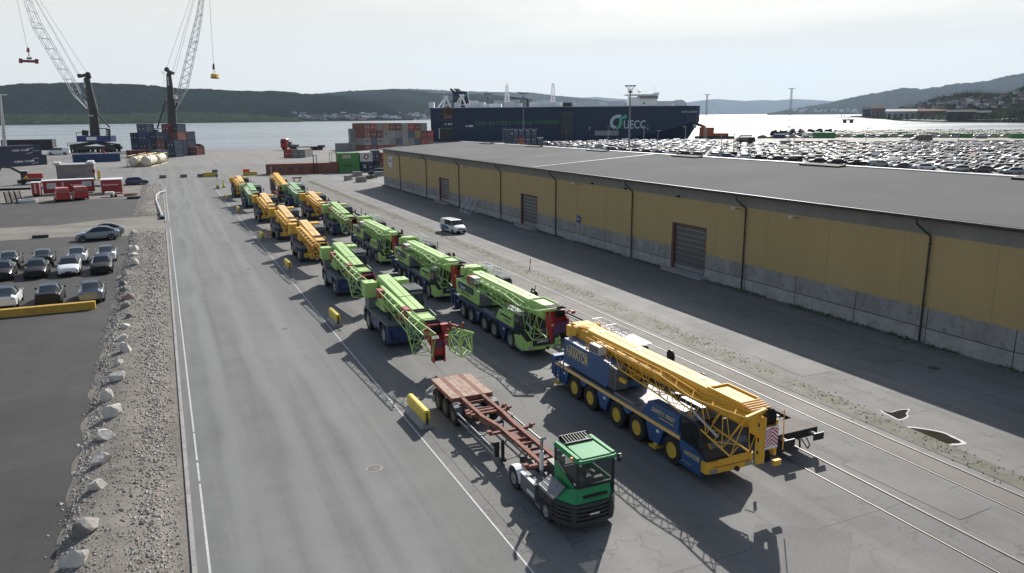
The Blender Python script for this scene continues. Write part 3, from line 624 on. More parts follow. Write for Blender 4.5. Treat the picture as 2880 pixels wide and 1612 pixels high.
        text('Alltid på plass',.3,M['text_b'],parent=cw,o=(-1.43,11.8,2.32),xd=(0,-1,0),yd=(0,0,1),width=2.1,height=.2)
    MB().bb(-1.3,-.75,9.9,11.,3.5,4.0,M['offwhite']).bb(-1.31,-1.3,9.95,10.95,3.55,3.95,M['deck']).build('cooler_box',T)
    # operator cab + railings on the far side
    oc=MB().prism([(9.2,2.0),(11.1,2.0),(11.1,3.85),(9.5,3.8),(9.15,3.1)],1.0,1.85,'x',M['black']).build('operator_cab',T,bevel=.05)
    MB().add([(.99,9.4,2.9),(.99,10.9,2.9),(.99,10.9,3.75),(.99,9.55,3.7)],[(0,1,2,3)],M['glass']).add([(1.05,9.13,3.1),(1.8,9.13,3.1),(1.8,9.48,3.75),(1.05,9.48,3.75)],[(0,1,2,3)],M['glass']).build('cab_window',oc)
    r=MB()
    for i in range(7): r.beam((.95+i*.16,9.3,3.98),(.95+i*.16,11.3,4.02),.03,.04,M['steel'])
    for i in range(9): r.beam((.95,9.3+i*.25,3.99),(1.91,9.3+i*.25,3.99),.03,.04,M['steel'])
    r.build('roof_guard',oc)
    r=MB()
    for (a,b) in ((11.5,12.9),(13.1,14.6)):
        for z in (3.95,4.3): r.path([(1.0,a,z),(1.75,a,z),(1.75,b,z),(1.0,b,z),(1.,a,z)],.03,M['white'],5)
        for p in ((1.,a),(1.75,a),(1.75,b),(1.,b),(1.75,(a+b)/2)): r.tube((p[0],p[1],2.4),(p[0],p[1],4.3),.025,M['white'],4)
        for i in range(6): r.beam((1.,a+.2*i+.1,3.9),(1.75,a+.2*i+.1,3.9),.05,.03,M['steel'])
    r.build('railing',T)
    rl=MB().lathe([(.14,.88),(.45,.9),(.45,.96),(.16,.98),(.16,1.12),(.45,1.14),(.45,1.2),(.14,1.22)],(0,3.6,3.6),'x',M['dark'],18).path([(.9,3.6,3.6),(1.,4.4,3.3)],.04,M['dark'],5); rl.build('hose_reel',T)
    # boom
    bo=MB(); pz=lambda y:(4.22 if hav else 3.93)+0*y
    top=pz(0)
    def bsec(x0,x1,zb,zt,y0,y1):
        bo.rings([[(x0,y,zt-.1),(x0+.1,y,zt),(x1-.1,y,zt),(x1,y,zt-.1),(x1,y,zb+.25),((x0+x1)/2+.3,y,zb),((x0+x1)/2-.3,y,zb),(x0,y,zb+.25)] for y in (y0,y1)],boomm)
    bsec(-.44,.76,top-1.1,top,-.9,13.3)
    for i in range(5): bsec(-.42+.035*i,.74-.035*i,top-1.12+.05*i,top+.05-.04*i,-.96-.17*i,-.9-.17*i); bsec(-.4+.05*i,.72-.05*i,top-1.05+.05*i,top-.03-.04*i,-1.05-.17*i,-.95-.17*i)
    bo.bb(-.36,.68,-.9,1.2,top,top+.04,boomm); bo.bb(-.46,.78,1.2,1.3,top-.02,top+.14,boomm).bb(-.46,-.37,-.92,1.2,top-.02,top+.14,boomm).bb(.69,.78,-.92,1.2,top-.02,top+.14,boomm)
    B=bo.build('boom',T,bevel=.015)
    for y in (1.7,2.65,8.0,12.): MB().lathe([(.2,top),(.2,top+.03),(.05,top+.045)],(.35 if y<6 else .2,y,0),'z',M['rimgrey'],14).build('cover_plate',B)
    hs=MB()
    for k,yy in enumerate((2.,4.5,7.,9.5)): hs.path([(-.45,yy,top-.35-.05*k),(-.5,yy+1.2,top-.5),(-.46,yy+2.4,top-.3)],.025,M['black'],4)
    hs.beam((.8,-.7,top-.2),(.8,12.5,top-.2),.04,.08,M['dark']).beam((.2,3.4,top+.012),(.2,12.6,top+.012),.02,.015,M['dark']).build('hose_run',B)
    for yy in (3.7,8.9,13.7): MB().bb(-1.425,-1.42,yy,yy+.22,1.2,1.35,M['text_w']).build('warning_sticker',T)
    pass
    rr=MB()
    for i in range(5): rr.tube((-.42,-1.0-.17*i,top+.1-.03*i),(.74,-1.0-.17*i,top+.1-.03*i),.04,M['paleyellow'] if hav else M['black'],7)
    rr.build('rope_roller',B)
    MB().tube((.2,9.2,2.4),(.2,4.4,top-1.1),.2,M['dark'],12).tube((.2,9.2,2.4),(.2,7.5,2.8),.26,boomm,12).build('lift_cylinder',T)
    # head
    h=MB(); hz=top-.1
    if hav:
        h.bb(-.1,.9,-2.0,-1.2,hz-1.0,hz-.1,headm).bb(.0,.14,-2.5,-1.95,hz-2.2,hz-.05,headm).bb(.78,.9,-2.35,-1.6,hz-2.,hz-.3,headm)
        h.prism([(-1.95,hz-1.7),(-2.05,hz-2.35),(-2.45,hz-2.2),(-2.45,hz-.3),(-1.95,hz-.1)],-.12,.1,'x',headm)
        for zz in (-.5,-1.2,-1.8): h.bb(-.135,-.11,-2.3,-2.15,hz+zz,hz+zz+.18,M['dark'])
        for i in range(4): h.lathe([(.2,0),(.36,.02),(.3,.05),(.36,.08),(.2,.1)],(.2+i*.13,-2.2,hz-.15),'x',M['black'],14)
        for i in range(3): h.lathe([(.15,0),(.3,.02),(.25,.05),(.3,.08),(.15,.1)],(.25+i*.13,-2.05,hz-2.05),'x',M['black'],12)
        h.path([(1.1,-2.3,hz+.0),(1.3,-2.2,hz+.05),(1.25,-2.4,hz-1.8)],.03,headm,5)
        chev(h,.1,.82,hz-1.55,hz-.5,-2.56,6)
        h.bb(.7,1.1,-2.6,-2.3,hz-2.45,hz-2.2,headm)
    else:
        h.bb(-.25,.95,-1.6,-.9,hz-1.,hz-.05,headm).prism([(-.9,hz-1.),(-2.0,hz-2.2),(-2.1,hz-.6),(-1.0,hz-.05)],-.35,-.2,'x',headm).prism([(-.9,hz-1.),(-2.0,hz-1.9),(-2.1,hz-.6),(-1.0,hz-.05)],.9,1.05,'x',headm)
        h.bb(-.2,.9,-2.1,-2.0,hz-1.55,hz-.75,mat('worn_purple',(.1,.03,.09),.7))
        for i in range(5): h.lathe([(.15,0),(.25,.02),(.2,.05),(.25,.08),(.15,.1)],(.1+i*.14,-1.85,hz-.25),'x',M['black'],12)
        for i in range(4): h.tube((-.3,-1.05-.25*i,hz+.12),(.95,-1.05-.25*i,hz+.12),.035,M['black'],5)
        h.path([(1.,-1.7,hz-.2),(1.3,-1.8,hz-.1),(1.35,-2.2,hz-.15)],.05,headm,6).bb(1.2,1.45,-2.3,-2.15,hz-.25,hz-.05,headm)
    h.v=[(x-.25,-1.55+(y+1.2)*.62,z) if hav else (x-.1,-1.2+(y+.9)*.8,z) for x,y,z in h.v]
    H=h.build('boom_head',T)
    MB().lathe([(.09,0),(.09,.1),(.06,.16)],(-.35,-2.15,hz-1.0),'z',M['orange'],8).build('beacon',H)
    # folded lattice jib on the near side
    j=MB(); jr=.038
    x0,x1=-1.15,-.7; yA,yB,yC=11.6,4.0,1.4
    zt=top-.05
    A=[(x0,yA,zt-.62),(x1,yA,zt-.62),(x1,yA,zt-.02),(x0,yA,zt-.02)]
    Bq=[(x0-.1,yB,zt-1.05),(x1,yB,zt-1.05),(x1,yB,zt+.0),(x0-.1,yB,zt+.0)]
    Cq=[(x0-.1,yC,zt-1.45),(x1+.1,yC,zt-1.45),(x1+.1,yC,zt-.3),(x0-.1,yC,zt-.3)]
    Dq=[(x0-.15,-1.5,zt-2.05),(x1+.4,-1.6,zt-2.0),(x1+.35,-2.3,zt+.0),(x0-.1,-2.3,zt+.05)]
    if not hav: Dq=[(x0-.1,-.9,zt-2.3),(x1+.3,-1.4,zt-2.1),(x1+.3,-1.9,zt-.0),(x0-.1,-1.7,zt+.0)]
    j.truss(A,Bq,12,jr,boomm,.022).truss(Bq,Cq,4,jr,boomm,.022).truss(Cq,Dq,5,jr+.01,boomm,.026)
    j.rings([[(x1+.02,y,z-.14),(x1+.3,y,z-.14),(x1+.3,y,z+.14),(x1+.02,y,z+.14)] for y,z in ((11.,zt-.3),(4.6,zt-.38))],boomm)
    j.tube((x1+.1,4.6,zt-.35),(x1+.1,1.6,zt-.6),.13,boomm,10).tube((x0,1.6,zt-.9),(x0+.2,-.2,zt-1.7),.07,M['steel'],8)
    if not hav: j.bb(x0-.05,x1+.1,10.7,11.9,zt-.62,zt+.0,M['red'])
    else: j.bb(x0-.1,x0+.05,7.2,7.8,zt-1.5,zt-1.3,boomm)
    j.beam(Dq[3],(x1+.7,-2.1,zt+.15),.14,.16,boomm)
    j.build('folded_jib',T)
    return T
hv=at_crane('all_terrain_crane','big blue five-axle crane with yellow boom and HAVATOR lettering, nearest of all cranes',M['blue'],M['yellow'],M['yellow'],M['rimyel'],0,(23.08,26.1,0),1,None,('SAFETY FIRST','www.havator.com'),'HAVATOR',True)
sn=at_crane('all_terrain_crane','lime green five-axle crane directly behind the blue and yellow crane',M['lime'],M['lime'],M['red'],M['rimgrey'],0,(23.8,47.1,0),1,'SANY',('cranenorway.com','Alltid'),'',False)
dup(sn,(23.6,65.8,0),label='middle lime green five-axle crane, second in the right row of lime ones')
dup(sn,(23.6,85.6,0),label='farthest lime green five-axle crane, just in front of a lime two-axle crane')
# ---------------- two-axle rough terrain crane ----------------
def rt_crane(label,paint,headm,rim,loc,yellow,basket=False):
    T=thing('rough_terrain_crane',label,'mobile crane',loc,0,'mobile cranes parked in two rows')
    bl=M['navy']; dk=M['deck']
    c=MB().bb(-.75,.75,.2,7.1,.7,1.6,M['dark']).bb(-1.5,1.5,.1,7.1,1.68,1.85,dk).bb(-1.5,1.5,.0,.25,.35,1.66,bl).bb(-1.5,1.5,6.9,7.15,.6,1.66,bl)
    for s in(-1,1):
        c.bb(s*1.5-.04,s*1.5+.04,2.2,4.9,1.0,1.66,bl).bb(s*1.1-.35,s*1.1+.35,2.5,4.6,.75,1.6,bl)
        c.prism([(.25,1.66),(.25,1.2),(.35,1.66)],s*1.5-.03,s*1.5+.03,'x',bl).bb(s*1.4-.12,s*1.4+.12,-.25,.3,.5,1.4,bl).bb(s*1.4-.12,s*1.4+.12,6.9,7.3,.5,1.5,bl)
        for z in (.8,1.1,1.4): c.bb(s*1.53-.05,s*1.53+.05,3.2,3.8,z,z+.05,bl)
    c.prism([(0,.7),(-.25,.8),(-.3,1.3),(0,1.6)],-1.2,1.2,'x',M['black'] if yellow else bl)
    c.build('chassis',T,bevel=.02)
    for y in(1.2,6.0):
        for s in(-1,1): wheel(T,s*1.2,y,.83,.6,rim,s)
    if yellow:
        for s in (-1,1): MB().lathe([(.31,-.42),(.31,-.36),(.26,-.35)],(-.5+s*.34,0,.95),'y',M['rimyel'],18).bb(-.5+s*.34-.03,-.5+s*.34+.03,-.44,-.42,.7,1.2,M['dark']).build('outrigger_pad',T)
    d=MB().bb(-1.45,-.75,5.6,6.9,1.86,2.75,dk).bb(-.3,.5,.7,1.9,1.86,2.15,M['dred'] if yellow else M['red']).bb(-.1,.3,.9,1.3,2.1,2.6,M['red'] if not yellow else M['dred']).tube((-.9,1.5,1.85),(-.9,1.5,2.5),.1,M['dark'],8)
    d.build('deck_equipment',T)
    s=MB().lathe([(.95,1.86),(.95,2.1)],(0,4.2,0),'z',M['dark'],22).bb(-.9,.9,2.9,7.0,2.1,2.5,paint)
    for x in (-.42,.78): s.prism([(3.0,2.4),(7.0,2.4),(7.1,3.4),(6.3,4.05),(5.5,3.9),(4.2,3.0)],x,x+.1,'x',paint)
    s.bb(-.85,-.45,3.4,5.2,2.3,3.35,paint)
    s.tube((-.6,6.5,3.6),(1.05,6.5,3.6),.33,M['dark'] if yellow else paint,12).tube((-.3,5.9,3.95),(.7,5.9,3.95),.14,M['rust'],8)
    s.build('superstructure',T,bevel=.02)
    MB().bb(-1.72,-.72,5.5,6.8,2.78,4.0,paint).tube((-1.2,6.1,4.0),(-1.2,6.1,4.16),.03,M['steel'],5).build('counterweight_box',T,bevel=.02)
    MB().bb(.98,1.98,5.5,6.9,2.9,4.0,paint).tube((1.45,6.1,4.0),(1.45,6.1,4.16),.03,M['steel'],5).build('winch_box',T,bevel=.02)
    cab=MB().prism([(1.85,2.0),(4.2,2.0),(4.2,3.82),(2.2,3.82),(1.88,2.9)],.95,2.05,'x',M['black']).build('operator_cab',T,bevel=.05)
    MB().add([(1.03,1.84,2.5),(1.97,1.84,2.5),(1.97,2.14,3.7),(1.03,2.14,3.7)],[(0,1,2,3)],mat('cab_front_glass',(.06,.075,.08),.12,spec=.8)).add([(.94,2.1,2.6),(.94,4.1,2.6),(.94,4.1,3.7),(.94,2.35,3.7)],[(3,2,1,0)],M['glass']).build('cab_window',cab)
    r=MB()
    for i in range(6): r.beam((1.+i*.2,2.0,3.94),(1.+i*.2,4.2,3.94),.03,.03,M['steel'])
    for i in range(6): r.beam((.98,2.05+i*.42,3.97),(2.02,2.05+i*.42,3.97),.03,.03,M['steel'])
    r.bb(.95,2.05,2.1,4.2,3.83,3.88,dk); r.build('roof_guard',cab)
    MB().path([(2.05,2.1,3.5),(2.4,1.9,3.5),(2.4,1.9,3.2)],.025,M['dark'],4).bb(2.32,2.48,1.86,1.92,2.9,3.4,M['black']).build('mirror',cab)
    # boom, sloping down towards the front
    zt=lambda y:3.28+(y+5.2)*.082
    bo=MB()
    def sec(x0,x1,h,y0,y1,dz=0):
        R=[]
        for y in (y0,y1):
            z=zt(y)+dz; R.append([(x0,y,z-.08),(x0+.08,y,z),(x1-.08,y,z),(x1,y,z-.08),(x1,y,z-h+.2),((x0+x1)/2+.2,y,z-h),((x0+x1)/2-.2,y,z-h),(x0,y,z-h+.2)])
        bo.rings(R,paint)
    sec(-.34,.74,.95,-4.6,7.0); sec(-.38,.78,1.0,-4.75,-4.45,.04)
    for i in range(3): sec(-.3+.05*i,.7-.05*i,.9-.05*i,-4.7-.22*(i+1),-4.6-.2*i,-.03*i)
    bo.bb(-.38,.78,-3.2,-3.1,zt(-3.1),zt(-3.1)+.1,M['black']).beam((.2,-3,zt(-3)+.012),(.2,5.5,zt(5.5)+.012),.03,.02,M['dark']).beam((-.34,.7,zt(.7)+.012),(.74,.7,zt(.7)+.012),.03,.02,M['dark'],up=(0,1,0))
    if yellow: bo.mats=[M['paleyellow'] if m is paint else m for m in bo.mats]  # paler yellow puts the sheen of the boom top into its colour
    B=bo.build('boom',T,bevel=.012)
    hs=MB()
    for k,yy in enumerate((-3.,-.5,2.)): hs.path([(-.36,yy,zt(yy)-.3-.06*k),(-.42,yy+1.2,zt(yy)-.45),(-.37,yy+2.3,zt(yy)-.25)],.025,M['black'],4)
    hs.build('hose_run',B)
    fr=MB(); z=zt(-4.5)
    for x in(-.45,.82): fr.path([(x,-3.0,z+.25),(x,-4.6,z+.12)],.03,paint,5)
    fr.path([(-.45,-3.,z+.28),(.82,-3.,z+.28)],.035,M['black'],5); fr.path([(-.45,-3.25,z+.28),(.82,-3.25,z+.28)],.035,M['black'],5); fr.build('rope_guide',B)
    MB().tube((.2,3.4,2.4),(.2,-.5,zt(-.5)-.95),.14,M['dark'],10).build('lift_cylinder',T)
    # head
    z=zt(-5.3); h=MB().bb(-.25,.65,-6.0,-5.1,z-.85,z-.1,headm).prism([(-5.2,z-.9),(-6.5,z-1.35),(-6.75,z-.4),(-6.2,z+.02),(-5.2,z-.05)],-.32,-.2,'x',headm).prism([(-5.2,z-.9),(-6.5,z-1.35),(-6.75,z-.4),(-6.2,z+.02),(-5.2,z-.05)],.6,.72,'x',headm)
    for i in range(4): h.lathe([(.15,0),(.3,.02),(.24,.05),(.3,.08),(.15,.1)],(-.1+i*.18,-6.35,z-.35),'x',M['black'],12)
    for i in range(5): h.tube((-.3,-5.2-.2*i,z+.03),(.7,-5.2-.2*i,z+.03),.035,M['black'],5)
    H=h.build('boom_head',T)
    if not yellow:
        k=MB().bb(-.15,.55,-6.8,-6.45,z-2.35,z-.95,headm)
        for s_ in (-.22,.55): k.bb(s_,s_+.07,-6.95,-6.35,z-2.5,z-.9,headm)
        for i in range(4): k.lathe([(.2,0),(.26,.02),(.22,.05),(.26,.08),(.2,.1)],(-.1+i*.16,-6.7,z-2.2),'x',M['black'],12)
        k.bb(-.1,.5,-6.84,-6.8,z-1.5,z-1.0,mat('worn_purple',(.1,.03,.09),.7)).path([(.6,-6.5,z-1.6),(1.0,-6.3,z-1.3)],.07,headm,6).bb(.55,1.3,-6.2,-5.9,z-1.1,z-.9,headm)
        k.build('hook_block',H)
    # lattice jib
    j=MB(); y0,y1=3.3,-8.2; zj=lambda y:3.8+(y-3.3)*.052
    A=[(-1.2,y0,zj(y0)-.5),(-.78,y0,zj(y0)-.5),(-.78,y0,zj(y0)),(-1.2,y0,zj(y0))]
    Bq=[(-1.3,-4.6,zj(-4.6)-.95),(-.75,-4.6,zj(-4.6)-.95),(-.75,-4.6,zj(-4.6)),(-1.3,-4.6,zj(-4.6))]
    Cq=[(-1.35,-6.,zj(y1)-1.9),(-.5,-7.6,zj(y1)-1.7),(-.45,y1,zj(y1)),(-1.3,y1,zj(y1)+.02)]
    if yellow: Cq=[(-1.3,-6.,zj(y1)-1.7),(-.5,-7.3,zj(y1)-1.4),(-.5,-7.8,zj(y1)),(-1.25,-7.8,zj(y1)+.02)]
    j.truss(A,Bq,10,.036,paint,.02).truss(Bq,Cq,5,.045,paint,.025)
    j.rings([[(-.72,y,zj(y)-.35),(-.45,y,zj(y)-.35),(-.45,y,zj(y)+.02),(-.72,y,zj(y)+.02)] for y in (4.6,-1.6)],paint)
    j.rings([[(-.7,y,zj(y)-.25),(-.48,y,zj(y)-.25),(-.48,y,zj(y)-.02),(-.7,y,zj(y)-.02)] for y in (-1.6,-5)],paint)
    j.bb(-1.25,-.75,3.0,3.9,3.2,3.85,M['red'] if not yellow else paint)
    if not yellow: j.bb(-.8,-.42,-2.6,-1.5,zj(-2)-.3,zj(-2)+.05,M['red'])
    j.build('folded_jib',T)
    if yellow: MB().lathe([(.3,-.02),(.3,.02)],(-.2,-7.6,1.1),'y',M['glass'],14).path([(-.2,-7.6,1.4),(-.2,-7.2,2.6)],.03,M['dark'],4).build('round_mirror',H)
    if basket:
        b=MB(); 
        b.truss([(.95,-6.9,1.55),(1.9,-6.6,1.55),(2.1,-8.1,1.5),(1.2,-8.4,1.45)],[(.95,-6.9,2.75),(1.9,-6.6,2.8),(2.1,-8.1,2.9),(1.2,-8.4,2.85)],1,.06,paint,.045)
        b.truss([(.95,-6.9,1.55),(.95,-6.9,2.75),(1.9,-6.6,2.8),(1.9,-6.6,1.55)],[(1.2,-8.4,1.45),(1.2,-8.4,2.85),(2.1,-8.1,2.9),(2.1,-8.1,1.5)],2,.05,paint,.035)
        b.path([(.6,-6.2,2.9),(1.3,-6.9,3.05),(2.1,-8.5,3.0)],.08,paint,7); b.build('jib_end_section',T)
        r=MB().bb(.5,1.1,-6.6,-6.2,2.75,3.3,M['red']).lathe([(.1,0),(.3,.03),(.3,.09),(.1,.12)],(.95,-6.9,3.25),'x',M['dred'],12).path([(1.,-6.6,3.3),(1.5,-7.2,3.2)],.09,M['red'],6).lathe([(.1,0),(.25,.03),(.25,.09),(.1,.12)],(1.7,-7.4,3.3),'x',M['dred'],12); r.build('auxiliary_sheave',T)
    return T
g1=rt_crane('nearest lime green two-axle crane with a red hook block and lattice end section',M['lime'],M['red'],M['rimgrey'],(15.6,53.7,0),False,True)
g2=rt_crane('second lime green two-axle crane of the left row, beside the jersey barriers',M['lime'],M['red'],M['rimgrey'],(15.7,72.3,0),False)
dup(g2,(23.4,111.8,0),label='lime green two-axle crane in the right row behind three lime five-axle cranes')
GRN=mat('mid_green_paint',(.25,.47,.2),.4,coat=.2)
g3=rt_crane('small looking green two-axle crane in the left row between two yellow ones',GRN,M['red'],M['rimgrey'],(15.4,156.,0),False)
dup(g3,(23.4,153.3,0),label='green two-axle crane in the right row just before the far yellow truck crane')
y1=rt_crane('nearest yellow two-axle crane of the left row, behind two lime ones',M['yellow'],M['yellow'],M['rimyel'],(15.5,92.3,0),True)
dup(y1,(15.4,111.2,0),label='second nearest yellow two-axle crane of the left row')
dup(y1,(15.3,132.4,0),label='third yellow two-axle crane of the left row, next to the dark metal grate')
dup(y1,(15.3,178.5,0),label='farthest yellow two-axle crane, last of the left row')
dup(y1,(23.3,131.5,0),label='yellow two-axle crane in the right row between a lime and a green crane')
# far truck crane
T=thing('truck_crane','far yellow truck crane with grey counterweight at the head of the right row','mobile crane',(22.8,164,0),0,'mobile cranes parked in two rows')
MB().bb(-1.3,1.3,0,14,1.1,1.5,M['rust']).bb(-1.3,1.3,0,2.2,1.5,3.0,M['black']).bb(-.5,.5,0,14,.6,1.1,M['dark']).build('chassis',T)
for y in (1.4,3.2,9.5,11.,12.5):
    for s in(-1,1): wheel(T,s*1.1,y,.55,.4,M['rimgrey'],s)
MB().bb(-1.4,-.4,11.5,13.5,1.55,4.,M['deck']).bb(.4,1.4,11.5,13.5,1.55,4.,M['deck']).build('counterweight',T,bevel=.03)
b=MB().rings([[(-.6,y,z-1.),(.5,y,z-1.),(.5,y,z),(-.6,y,z)] for y,z in ((-3,3.5),(13,5.2))],M['yellow']); b.build('boom',T,bevel=.03)
MB().truss([(-1.3,12,4.2),(-.8,12,4.2),(-.8,12,5.),(-1.3,12,5.)],[(-1.3,-1,2.4),(-.6,-1,2.4),(-.6,-1,3.6),(-1.3,-1,3.6)],12,.05,M['yellow'],.03).build('folded_jib',T)
MB().bb(.8,1.7,8,9.8,2,3.9,M['black']).build('operator_cab',T,bevel=.05)
# ---------------- wagons ----------------
def wagon(label,y):
    T=thing('flat_wagon',label,'rail wagon',(28.0,y,0),0,'flat rail wagons behind the cranes'); T.scale=(1.1,1,1)
    m=mat('wagon_black',(.022,.021,.02),.7,var=.3); w=mat('wagon_deck',(.09,.075,.065),.8,var=.35,dirt=.4)
    Lw=19.6
    c=MB().bb(-1.3,-1.12,.6,Lw-.6,.95,1.2,m).bb(1.12,1.3,.6,Lw-.6,.95,1.2,m).bb(-.35,-.15,.6,Lw-.6,.75,1.15,m).bb(.15,.35,.6,Lw-.6,.75,1.15,m)
    for i in range(12): yy=.6+i*(Lw-1.3)/11; c.bb(-1.25,1.25,yy,yy+.14,.9,1.12,m)
    c.bb(-1.35,1.35,.5,.75,.8,1.2,m).bb(-1.35,1.35,Lw-.75,Lw-.5,.8,1.2,m); c.build('underframe',T)
    d=MB()
    for a,b in ((.5,1.9),(Lw-1.9,Lw-.5)): d.bb(-1.35,1.35,a,b,1.205,1.25,w)
    for x0,x1 in ((-1.34,-1.0),(-.5,-.05),(.05,.5),(1.0,1.34)): d.bb(x0,x1,1.92,Lw-1.92,1.205,1.245,w)
    d.build('deck',T)
    p=MB()
    for x in(-.72,.75): p.tube((x,2.5,1.13),(x,6.5,1.13),.1,M['steel'],8)
    p.tube((-.9,8,1.0),(-.9,10.5,1.0),.22,m,10); p.build('pipework',T)
    for yc in (2.8,Lw-2.8):
        b=MB().bb(-1.0,-.85,yc-1.4,yc+1.4,.4,.75,m).bb(.85,1.0,yc-1.4,yc+1.4,.4,.75,m).bb(-.9,.9,yc-.15,yc+.15,.45,.85,m)
        for k in (-.9,.9):
            for x in(-.72,.72): b.lathe([(.45,-.07),(.45,.07)],(x,yc+k,.46),'x',M['dark'],16)
        b.build('bogie',T)
    for s,ye in ((-1,.5),(1,Lw-.5)):
        for x in(-.88,.88):
            MB().tube((x,ye,1.03),(x,ye+s*.55,1.03),.11,M['deck'],10).hexa([(x-.3,ye+s*.55,.85),(x+.3,ye+s*.55,.85),(x+.3,ye+s*.62,.85),(x-.3,ye+s*.62,.85),(x-.3,ye+s*.55,1.22),(x+.3,ye+s*.55,1.22),(x+.3,ye+s*.62,1.22),(x-.3,ye+s*.62,1.22)],M['dark']).build('buffer',T)
    MB().path([(0,.5,.95),(0,.2,.9),(0,.15,.5)],.05,m,5).path([(.35,.5,.8),(.4,.2,.5),(.5,.15,.35),(.65,.2,.5),(.65,.45,.8)],.03,m,5).build('coupling',T)
    MB().lathe([(.02,-.03),(.42,-.03),(.42,.03),(.02,.03)],(1.25,13,1.45),'x',M['dark'],16).build('hand_wheel',T)
    return T
wg=wagon('nearest flat rail wagon with two buffers beside the blue and yellow crane',26.4)
for i,l in enumerate(('second flat wagon from the camera, hidden partly by the yellow boom','third flat wagon, behind the nearest lime five-axle crane','fourth flat wagon, level with the second lime five-axle crane','fifth flat wagon, level with the lime two-axle crane','sixth flat wagon, level with the yellow crane of the right row','farthest flat wagon near the end of its track')): dup(wg,(28.0,26.4+20.7*(i+1),0),label=l)
# ---------------- jersey barriers ----------------
def barrier(label,x,y,rz,L_=2.9,grp='jersey barriers with yellow caps along the road line'):
    T=thing('jersey_barrier',label,'barrier',(x,y,0),rz,grp)
    MB().prism([(-.38,0),(.38,0),(.38,.12),(.16,.42),(.13,.62),(-.13,.62),(-.16,.42),(-.38,.12)],-L_/2,L_/2,'y',M['conc']).build('concrete_base',T,bevel=.01)
    MB().prism([(-.17,.45),(.17,.45),(.2,.62),(.19,1.02),(.1,1.1),(-.1,1.1),(-.19,1.02),(-.2,.62)],-L_/2,L_/2,'y',mat('barrier_yellow',(.68,.52,.06),.5,var=.1,dirt=.25)).build('yellow_cap',T,bevel=.02)
    MB().bb(-.05,.05,-L_/2-.03,-L_/2+.005,.25,.95,M['dark']).build('slot',T)
    return T
for y,l in ((39.6,'nearest jersey barrier with yellow cap beside the red skeletal trailer'),(62.8,'second nearest jersey barrier, beside the nearest lime two-axle crane'),(88.8,'third jersey barrier from the camera with yellow cap'),(113.5,'fourth jersey barrier, next to the yellow two-axle cranes'),(149.,'fifth jersey barrier, beyond the dark metal grate'),(174,'sixth small jersey barrier far up the road line')):
    barrier(l,12.,y,0.02,3.0 if y<45 else 2.7)
barrier('farthest jersey barrier with yellow cap, beside a small round sign',12.,203.5,.1,2.2)
# yellow concrete beam in the lot
tag(MB().prism([(-.35,0),(.35,0),(.3,.7),(-.3,.7)],-5.,4.5,'y',mat('weathered_yellow_beam',(.42,.26,.03),.7,var=.2,dirt=.5,scale=2)).build('yellow_beam',loc=(-11.9,78.15,0)),'long weathered yellow concrete beam behind the parked electric cars','barrier beam').rotation_euler.z=PI/2-.015
tag(MB().bb(-1.05,1.05,-.28,.28,0,.42,mat('black_block',(.03,.03,.03),.8)).build('black_block',loc=(-17.5,130.7,0)),'low black block beside the dusty driveway','block')
# flat black shape standing in for a metal grate under a yellow crane
tag(MB().add([(13.+2.1*math.cos(a)*(1+.25*math.sin(3*a)),118.5+4.*math.sin(a)*(1+.2*math.cos(5*a)),.024) for a in [i*2*PI/40 for i in range(40)]],[tuple(range(40))],mat('metal_grate',(.012,.012,.012),.25,var=.3)).build('metal_grate'),'dark metal grate, drawn as a flat black shape, under a yellow crane','grate')
